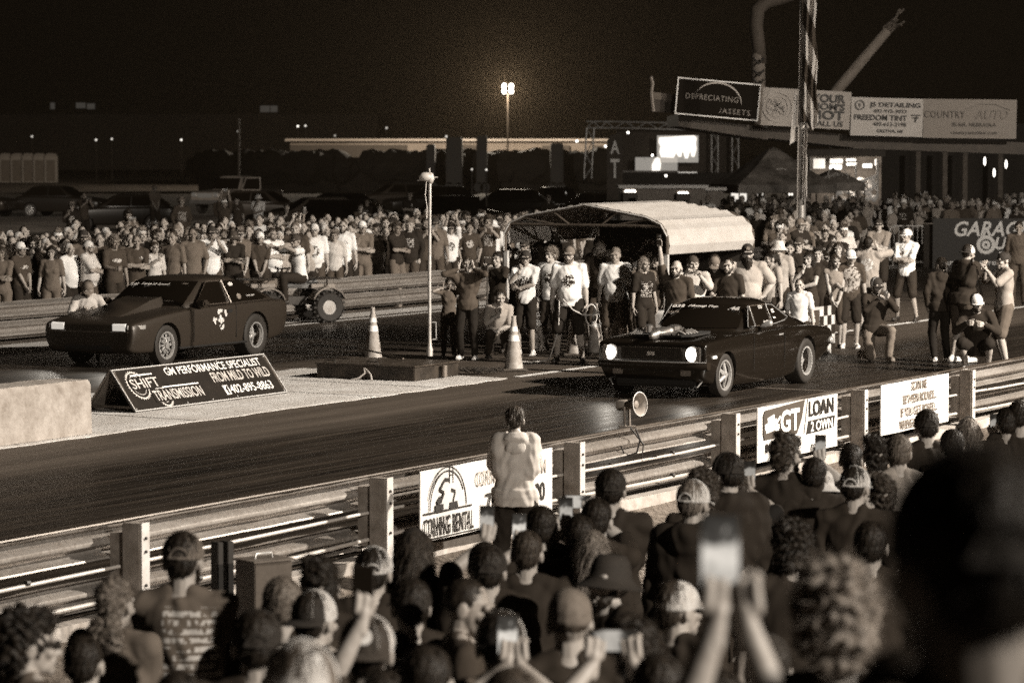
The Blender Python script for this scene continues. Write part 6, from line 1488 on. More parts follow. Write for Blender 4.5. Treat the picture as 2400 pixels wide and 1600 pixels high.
# ---- phones
def screen_mat(e, seed):
    m = bpy.data.materials.new('phone_screen'); m.use_nodes = True; nt = m.node_tree; b = nt.nodes['Principled BSDF']; b.inputs['Base Color'].default_value = (.01, .008, .006, 1); b.inputs['Roughness'].default_value = .15
    tc = nt.nodes.new('ShaderNodeTexCoord'); mp = nt.nodes.new('ShaderNodeMapping'); mp.inputs['Location'].default_value = (seed*2.3, seed, seed*1.1); nt.links.new(tc.outputs['Object'], mp.inputs[0])
    n = noise(nt, mp.outputs[0], 30, 3); sp = nt.nodes.new('ShaderNodeSeparateXYZ'); nt.links.new(tc.outputs['Object'], sp.inputs[0])
    a = nt.nodes.new('ShaderNodeMath'); a.operation = 'MULTIPLY_ADD'; nt.links.new(n, a.inputs[0]); a.inputs[1].default_value = .11; nt.links.new(sp.outputs[2], a.inputs[2])
    r = nt.nodes.new('ShaderNodeValToRGB'); el = r.color_ramp.elements; el[0].position = .0; el[0].color = (.02, .02, .02, 1); el[1].position = .045; el[1].color = (1, 1, 1, 1)
    for p_, c_ in ((.0, .5), (.075, .75), (.09, .08), (.135, .02)): x = el.new(p_); x.color = (c_, c_, c_, 1)
    nt.links.new(a.outputs[0], r.inputs[0]); nt.links.new(r.outputs[0], b.inputs['Emission Strength']); b.inputs['Emission Color'].default_value = (e, e*.93, e*.83, 1)
    m.cycles.emission_sampling = 'NONE'; return m
SCREENS = [screen_mat(e, i) for i, e in enumerate((.5, .8, .4, .6))]; DARKSCREEN = mat('dark_screen', .01, .15, 0, 0)
g = MB(); g.box((0, 0, 0), (.076, .009, .158)); PHB = evaluated(g.mesh('ph'), [('BEVEL', dict(width=.0035, segments=2))])
g = MB(); g.box((0, -.0052, 0), (.070, .001, .150)); PHS = g.mesh('phs')
g = MB()
for x, z in ((-.022, .06), (-.022, .035), (-.005, .048)): g.lathe([(.008, 0), (.008, .003), (0, .003)], 10, Matrix.Translation((x, .0045, z)) @ Matrix.Rotation(R(-90), 4, 'X'))
PHC = g.mesh('phc'); PHM = mat('phone_case', .02, .35, 0, 0)
def phone(loc, rz, roll, label, scr=0, group=None, sc=1.0, tilt=0):
    t = thing('phone', label, 'phone', loc, rz, group); t.rotation_euler = (R(tilt), R(roll), rz); t.scale = (sc,)*3
    ob('case', PHB, PHM, t); ob('screen', PHS, SCREENS[scr] if scr is not None else DARKSCREEN, t); ob('camera_lens', PHC, CHR, t); return t
def face(p, q): return math.atan2(q[0]-p[0], -(q[1]-p[1]))
# ================================================================== the crowd
FC = {}
def fig(**k):
    key = tuple(sorted((a, str(b2)) for a, b2 in k.items()))
    if key not in FC: FC[key] = figure(**k)
    return FC[key]
CARS = (2, 44)
def put(F, label, u=None, v=None, h=1.76, at=None, to=CARS, turn=0, group=None, pl=None, held='phone held up to film', **k):
    """stand a figure where its head top shows at u, v (or with its feet at a ground point)"""
    
    if at is None: loc, h = Stand(u, v, h)
    else: loc = at
    sc = h/1.775
    rz = face(loc, to)+R(turn); t = person(F, label, loc, rz, sc, group=group, **k)
    if pl:
        for (p, roll), lb in zip(F['phs'], pl if isinstance(pl, list) else [pl]):
            q = loc + (Matrix.Rotation(rz, 3, 'Z') @ p)*sc; phone(q, rz+math.pi if False else rz+math.pi, roll, lb, 0, 'phones held up by spectators', sc)
    return t
# ---------------------------------------------------------------- officials and onlookers round the start line (feet on the asphalt)
Z0 = .006
def foot(u, v): return G(u, v, .02)
def mid(F, label, u, v, h, to, turn=0, **k): return put(F, label, h=h, at=foot(u, v), to=to, turn=turn, **k)
CAMP = (0, 0); LANE = T(30, 20)
mid(fig(pose='ears', fem=True, sleeve=2, legs='trousers', hood=True, head=(15, 0)), 'woman in grey hoodie and black leggings with hands at her face beside the thin pole', 1096, 842, 1.66, LANE, -10, top=.07, low=.012, hair=('tied', 'brown'), shoe=1, topname='hoodie')
mid(fig(pose='ears', fem=True, sleeve=.6, legs='trousers', head=(10, 8)), 'child in grey shirt covering its face beside the woman in the hoodie', 1052, 834, 1.28, LANE, 5, top=.10, low=.05, hair=('short', 'dark'), sk=.22)
mid(fig(pose='camera', fem=True, sleeve=2, legs='trousers', head=(0, 0)), 'woman in black holding a camera on a long monopod among the officials', 1166, 826, 1.68, LANE, -25, top=.02, low=.015, hair=('tied', 'dark'))
p = foot(1140, 832); g = MB(); g.tube([(0, 0, 0), (.02, .02, 1.5)], .014, 8); g.box((.02, 0, 1.54), (.12, .2, .1)); g.lathe([(.04, 0), (.045, .12), (0, .12)], 14, Matrix.Translation((.02, -.08, 1.54)) @ Matrix.Rotation(R(90), 4, 'X')); o = g.build('camera_monopod', mat('camera_body', .03, .4), loc=p, smooth=True); tag(o, 'camera on a tall thin monopod held by the woman in black', 'camera')
mid(fig(pose='chin', sleeve=.8, legs='trousers', stance='squat', lean=22, head=(0, 5)), 'crouching person in pale shirt bent over behind the woman in the hoodie', 1163, 838, 1.75, LANE, 20, top=.30, low=.03, hair=('short', 'dark'))
WT = lambda s: cloth(.74, .03, -1, 'graphic', 0, 1.23, .115, .11, s)
mid(fig(pose='chin', sleeve=.75, head=(10, 0), girth=1.0, seed=2), 'man in white printed t-shirt and dark cap with a hand at his mouth', 1232, 832, 1.72, LANE, -8, topmat=WT(1), low=.016, hair=('short', 'dark'), cap=dict(kind='cap', tone='black'), shoe=1, sk=.30)
mid(fig(pose='pockets', sleeve=.75, head=(-14, 0), seed=3), 'curly-haired youth in white t-shirt and black shorts beside the headset man', 1291, 822, 1.74, LANE, -18, topmat=WT(2), low=.02, hair=('curly', 'fair'), shoe=0, sk=.36)
mid(fig(pose='down', girth=1.16, belly=.7, sleeve=.85, head=(-8, -3), stance='wide', seed=4), 'big official in white printed t-shirt, cap and headset holding a looped cable', 1334, 850, 1.86, LANE, 2, topmat=WT(3), low=.012, hair=('short', 'grey'), cap=dict(kind='cap', tone='grey'), beard='short', extra=('headset',), sk=.32)
p = foot(1334, 850); g = MB(); lp = [(.34+.09*math.cos(a), -.16, .73+.17*math.sin(a)) for a in [2*math.pi*i/20*1.6 for i in range(21)]]
g.tube([(-.36, .1, .0), (-.30, .0, .06), (-.17, -.1, .5), (-.16, -.14, .95)], .011, 7); g.tube([(-.1, -.22, .98), (.05, -.26, .82), (.2, -.24, .74)]+lp, .011, 7); g.tube([(-.36, .1, .0), (-.6, -.1, -.005), (-.9, -.05, -.005)], .011, 7)
o = g.build('cable', mat('pale_cable', .5, .5, 0, 0), loc=p+Vector((0, -.05, .03)), smooth=True); tag(o, 'pale cable looped in the headset official\'s hand and trailing on the ground', 'cable')
mid(fig(pose='pockets', sleeve=.7, head=(-10, 2), girth=1.08, seed=5), 'young man in pale t-shirt behind the shoulder of the headset official', 1398, 812, 1.72, LANE, -12, top=.44, low=.014, hair=('short', 'dark'))
mid(fig(pose='down', girth=1.2, belly=1.1, sleeve=.75, head=(-6, 3), seed=6), 'stout man in plain grey t-shirt and cap carrying a white plastic bag', 1474, 806, 1.82, LANE, -10, top=.26, low=.045, hair=('short', 'dark'), cap=dict(kind='cap', tone='black'), beard='short', sk=.26)
p = foot(1440, 806); g = MB(); g.loft([[(x*w_, y*d, z) for x, y in [(math.cos(a), math.sin(a)) for a in [2*math.pi*i/20 for i in range(20)]]] for z, w_, d in ((.28, .13, .07), (.40, .17, .09), (.55, .16, .07), (.66, .11, .04), (.74, .02, .02), (.80, .015, .015))]); me = displace(remesh(g, .012, 2), folds(.03, 3)); o = link('plastic_bag', me, mat('white_bag', .6, .4, 0, .4, 9), None, True, loc=p); tag(o, 'white plastic carrier bag hanging from the stout man\'s hand', 'bag')
mid(fig(pose='down', sleeve=.75, legs='trousers', head=(-30, 0), girth=1.05, seed=7), 'tall man in black t-shirt turned away beside the shelter post', 1525, 808, 1.92, LANE, -42, top=.016, low=.03, hair=('short', 'dark'), sk=.36)
for u, v, lb, hr, tp in ((1418, 795, 'dark-haired boy peering between the pale-shirted man and the stout man', ('short', 'dark'), .03), (1447, 795, 'fair-haired girl smiling behind the stout man', ('long', 'fair'), .03), (1500, 792, 'young woman in grey peering over the stout man', ('tied', 'brown'), .22), (1187, 800, 'bearded man in dark top behind the white-shirted men', ('short', 'dark'), .02), (1262, 790, 'man in patterned shirt raising a hand behind the curly youth', ('tousled', 'dark'), .3)):
    F_ = fig(pose='wave' if 'raising' in lb else 'down', fem='girl' in lb or 'woman' in lb, seed=8 if 'girl' in lb else 9); mid(F_, lb, u, v, 1.7, LANE, rnd.uniform(-20, 20), top=tp, hair=hr, topmat=cloth(.3, .05, -1, 'graphic', 0, 1.2, .2, .25, 4) if 'patterned' in lb else None, beard='short' if 'bearded' in lb else None, shoes=False)
mid(fig(pose='overhead', sleeve=2, head=(0, -10), legs='trousers', hood=True), 'person in black hoodie filming with both arms raised under the carport', 1290, 800, 1.78, LANE, 0, top=.014, hair=('short', 'dark'), pl='phone raised in both hands under the carport roof', topname='hoodie')
# under the shelter and right of it: heads picked out in the photo
def headat(F, label, u, v, h, to=LANE, turn=0, **k): return put(F, label, at=G(u, v, h)*Vector((1, 1, 0)) if False else Vector((G(u, v, h).x, G(u, v, h).y, Z0)), h=h, to=to, turn=turn, **k)
headat(fig(pose='raise1', sleeve=.7, girth=1.1, head=(0, 4), seed=11), 'bald man holding a phone up beside the shelter post', 1586, 607, 1.74, hair=None, top=.05, beard='short', pl='phone lifted above the heads against the white carport roof')
headat(fig(pose='camera', sleeve=.8, girth=1.2, belly=.6, head=(12, 2), seed=12), 'bearded man in pale t-shirt and backward cap filming with a small camera', 1624, 597, 1.76, turn=18, top=.42, hair=('short', 'dark'), beard='short', cap=dict(kind='cap', tone='dark', back=True))
headat(fig(pose='down', sleeve=.8, head=(20, 32), seed=13), 'man in dark clothes and dark cap looking down beside the bearded cameraman', 1674, 592, 1.78, top=.02, cap=dict(kind='cap', tone='dark', front='grey'), hair=('short', 'dark'))
headat(fig(pose='cup', sleeve=.7, head=(0, 0), seed=14), 'man in black t-shirt lifting a pale can beside the long-bearded man', 1708, 602, 1.72, top=.02, hair=('buzz', 'dark'), beard='short')
headat(fig(pose='hips', sleeve=.8, girth=1.28, belly=1.0, head=(8, 2), stance='wide', seed=15), 'very big long-bearded man in grey t-shirt and black cap, hand on hip', 1752, 568, 1.92, turn=15, top=.34, low=.03, hair=('short', 'dark'), beard='long', cap=dict(kind='cap', tone='black', patch='grey'), sk=.36)
headat(fig(pose='down', fem=True, sleeve=.6, head=(-30, 0)), 'smiling woman in pale printed top behind the long-bearded man', 1808, 588, 1.68, turn=-30, topmat=cloth(.34, .1, -1, 'graphic', .02, 1.15, .1, .1, 6), hair=('tied', 'dark'))
headat(fig(pose='down', sleeve=.8, head=(0, 0), girth=1.05, seed=16), 'man in pale t-shirt and pale straw hat behind the smiling woman', 1826, 562, 1.80, top=.36, hair=('short', 'brown'), cap=dict(kind='bucket', tone='light'))
headat(fig(pose='down', sleeve=.7, head=(18, 0), seed=17), 'youth in black printed t-shirt and cap next to the straw hat', 1850, 565, 1.75, topmat=cloth(.02, .3, -1, 'graphic', 0, 1.25, .12, .12, 7), hair=('short', 'dark'), beard='short')
headat(fig(pose='folded', sleeve=.9, head=(0, 0), seed=18), 'man in dark cap looking over the youth in the printed t-shirt', 1872, 553, 1.82, top=.03, hair=('short', 'dark'), cap=dict(kind='cap', tone='dark'))
headat(fig(pose='chin', fem=True, sleeve=.3, head=(-10, 4)), 'woman with long hair and a hand at her mouth by the checkered panel', 1896, 588, 1.66, top=.03, hair=('long', 'dark'), sk=.4)
headat(fig(pose='down', sleeve=.9, head=(14, 3), seed=19), 'dark-haired boy in a dark hoodie beside the woman with long hair', 1917, 577, 1.68, top=.02, hair=('tousled', 'dark'), sk=.42)
headat(fig(pose='phone1', sleeve=.2, fem=True, head=(10, -4)), 'woman shading her eyes at a phone above the checkered panel', 1965, 566, 1.72, top=.05, hair=('long', 'brown'), sk=.42, pl='phone close to a woman\'s face above the checkered panel')
headat(fig(pose='clasped', fem=True, sleeve=0, lean=14, head=(20, 0)), 'woman in sleeveless top leaning on the checkered panel', 1956, 592, 1.62, turn=25, top=.25, low=.05, hair=('long', 'brown'), sk=.40)
headat(fig(pose='cup', sleeve=.8, lean=16, head=(15, 8), seed=20), 'man in white-fronted cap and floral shirt leaning forward over the panel', 1993, 578, 1.72, turn=20, topmat=cloth(.06, .4, -1, 'graphic', 0, 1.2, .2, .25, 9), low=.02, hair=('short', 'dark'), cap=dict(kind='cap', tone='white'), extra=('sunglasses',), shoe=1)
headat(fig(pose='ears', sleeve=.85, girth=1.12, head=(0, -6), seed=21), 'man turned away in grey t-shirt with car print on the back, hands to head', 2036, 553, 1.80, to=(16, 110), turn=-10, topmat=cloth(.30, .55, 1, 'graphic', 0, 1.27, .13, .12, 11), low=.02, hair=('short', 'dark'))
headat(fig(pose='folded', sleeve=.9, girth=1.1, head=(10, -8), seed=22), 'man in grey t-shirt with folded arms looking up by the crowd barrier', 2060, 512, 1.84, top=.22, low=.02, legs_=None, hair=('short', 'dark'), cap=dict(kind='cap', tone='black')) if False else headat(fig(pose='folded', sleeve=.9, girth=1.1, head=(10, -8), seed=22), 'man in grey t-shirt with folded arms looking up by the crowd barrier', 2060, 512, 1.84, top=.22, low=.02, hair=('short', 'dark'), cap=dict(kind='cap', tone='black'))
headat(fig(pose='down', sleeve=.75, head=(8, 2), seed=23), 'lean youth in white t-shirt standing against the checkered panel', 1874, 650, 1.45, top=.62, low=.02, hair=('buzz', 'brown'), sk=.36, turn=10)
mid(fig(pose='folded', sleeve=.85, head=(-25, 0), stance='wide', seed=24), 'man in white t-shirt, dark shorts and white cap with folded arms on the white line', 2124, 752, 1.82, LANE, -8, topmat=cloth(.74, .08, -1, 'graphic', -.05, 1.3, .06, .09, 12), low=.025, hair=('short', 'dark'), cap=dict(kind='cap', tone='white'), sk=.3)
F = fig(pose=dict(L=((.10, -.34, .98), (.7, -.4, -1), (-.4, -.6, .7), (-1, -.2, 0), 'grip'), R=((-.06, -.36, .96), (-.7, -.4, -1), (.3, -.6, .7), (1, -.2, 0), 'grip'), abs=1, ph=[((0, -.46, 1.02), 0)]), sleeve=2, legs='trousers', stance='kneel', hood=True, head=(8, 8), lean=10, seed=25)
t_ = mid(F, 'bearded man in black hoodie and trucker cap kneeling to film the black coupe', 2046, 842, 1.80, CAMP, 22, top=.014, low=.16, hair=('short', 'dark'), cap=dict(kind='cap', tone='white', front='black'), beard='short', shoe=2, sk=.36, topname='hoodie')
phone(foot(2046, 842)+Matrix.Rotation(face(foot(2046, 842), CAMP)+R(22), 3, 'Z') @ Vector((.02, -.46, 1.04)), face(foot(2046, 842), CAMP)+R(22+180), 0, 'phone held out by the kneeling man in the trucker cap', 0, 'phones held up by spectators')
mid(fig(pose='pockets', sleeve=2, legs='trousers', hood=True, head=(20, 0), seed=26), 'slim person in black jacket and trousers standing with back to the lights', 2203, 846, 1.66, (9, 70), 20, top=.012, low=.010, hair=('tied', 'dark'), shoe=1, topname='jacket', sk=.2)
mid(fig(pose='camera', sleeve=2, girth=1.15, belly=.4, legs='shorts', lean=12, head=(10, 5), hood=True, seed=27), 'big photographer in black hoodie raising a camera above the crouching man', 2252, 848, 1.88, (8, 66), -50, top=.010, low=.05, hair=('short', 'dark'), cap=dict(kind='cap', tone='white', front='black', back=True), shoe=1, topname='hoodie', sk=.3)
F = fig(pose=dict(L=((.12, -.36, .70), (.8, 0, -1), (-.6, -.8, 0), (0, 0, 1), 'grip'), R=((-.12, -.40, .72), (-.8, 0, -1), (.6, -.8, 0), (0, 0, 1), 'grip'), abs=1), sleeve=2, stance='squat', lean=18, head=(25, 8), legs='shorts', hood=True, seed=28, girth=1.08)
mid(F, 'bearded man in black hoodie and shorts squatting in a white-fronted cap by the rail', 2292, 868, 1.84, (2, 38), 12, top=.012, low=.014, hair=('short', 'dark'), beard='short', cap=dict(kind='cap', tone='black', front='white'), shoe=1, topname='hoodie', sk=.32)
mid(fig(pose='camera', sleeve=.8, girth=1.08, head=(5, 4), seed=29), 'man in grey t-shirt, shorts and beads filming with a gimbal by the rail', 2352, 862, 1.80, (-2, 48), 8, top=.30, low=.11, hair=('short', 'dark'), cap=dict(kind='cap', tone='black'), sk=.34)
p = foot(2352, 862); d = Matrix.Rotation(face(p, (-2, 48))+R(8), 3, 'Z'); g = MB()
g.tube([(0, -.40, 1.28), (0, -.44, 1.50)], .018, 8); g.tube([(0, -.44, 1.5), (.05, -.46, 1.56), (0, -.5, 1.62)], .014, 8); g.ball((0, -.52, 1.63), (.05, .035, .06)); g.tube([(0, -.40, 1.28), (.0, -.36, 1.1)], .02, 8)
o = g.build('gimbal', mat('camera_body', .03, .4), loc=p, rot=(0, 0, face(p, (-2, 48))+R(8)), smooth=True); tag(o, 'black camera gimbal in the hands of the man in beads', 'camera gimbal')
mid(fig(pose='down', sleeve=.9, girth=1.1, legs='trousers', head=(0, 0), seed=30), 'dim tall man in dark clothes standing before the racing parts banner', 2386, 715, 1.80, LANE, 10, top=.06, low=.05, hair=('short', 'dark'), sk=.2)
# rider on the quad
F = fig(pose=dict(L=((.36, -.46, .60), (.8, .4, -.4), (-.3, -1, -.3), (-.6, 0, .6), 'fist'), R=((-.36, -.46, .60), (-.8, .4, -.4), (.3, -1, -.3), (.6, 0, .6), 'fist'), abs=1), sleeve=.85, legs='trousers', stance='sit', head=(20, 0), girth=1.1, lean=6, seed=31)
rq = QB.rotation_euler.z+R(90); sp = QB.location + Matrix.Rotation(QB.rotation_euler.z, 3, 'Z') @ Vector((-.22, 0, .80))
person(F, 'man in white t-shirt sitting on the quad bike with a lanyard', sp+Vector((0, 0, .06)), rq, 1.03, topmat=cloth(.70, .1, -1, 'text', 0, 1.2-.93, .05, .14, 3), low=.02, hair=('short', 'dark'), cap=dict(kind='cap', tone='dark'), sk=.24)
# man crouched on the track side of the far rail, looking at a phone
F = fig(pose=dict(L=((.10, -.32, .80), (.8, 0, -1), (-.5, -.5, .7), (-1, -.2, 0), 'grip'), R=((-.10, -.32, .80), (-.8, 0, -1), (.5, -.5, .7), (1, -.2, 0), 'grip'), abs=1), sleeve=.8, stance='kneel', head=(0, 34), lean=8, seed=32)
p = T(44.4, 36.2); q = G(204, 648, 1.34); put(F, 'man in striped pale t-shirt and cap kneeling in front of the far rail, head bent', at=Vector((q.x, q.y, .006)), h=1.775, to=(0, 20), top=.42, low=.05, hair=('short', 'dark'), cap=dict(kind='cap', tone='grey'), sk=.28, shoes=False)
# ---------------------------------------------------------------- hooded woman at the near rail
F = fig(pose=dict(L=((.08, -.30, 1.40), (.5, .3, -1), (-.4, -.4, .8), (-1, 0, 0), 'grip'), R=((-.08, -.30, 1.40), (-.5, .3, -1), (.4, -.4, .8), (1, 0, 0), 'grip')), fem=True, girth=1.16, sleeve=2, legs='trousers', hood=True, head=(6, 14), vox=.010, foldamp=.009, seed=40, shoulders=.9)
HWP, HWH = StandAt(1207, 948, 26.4)
hw = put(F, 'woman with braided hair in pale grey hoodie photographing over the near guardrail', at=HWP, h=HWH, to=(2, 44), turn=8, top=.42, low=.016, hair=('braided', 'brown'), topname='hoodie', topmat=cloth(.40), shoe=2)
g = MB(); g.tube([(.088*math.sin(q), .012-.085*math.cos(q), 1.475-.02*math.cos(q)) for q in [2*math.pi*i/18 for i in range(18)]], .036, 10, True, True); g.ball((0, .105, 1.40), (.10, .05, .10)); g.ball((0, .10, 1.46), (.115, .055, .05))
hm_ = displace(remesh(g, .009, 2), folds(.010, 5)); smoothing(hm_, 180); ob('hood', hm_, cloth(.42), hw)
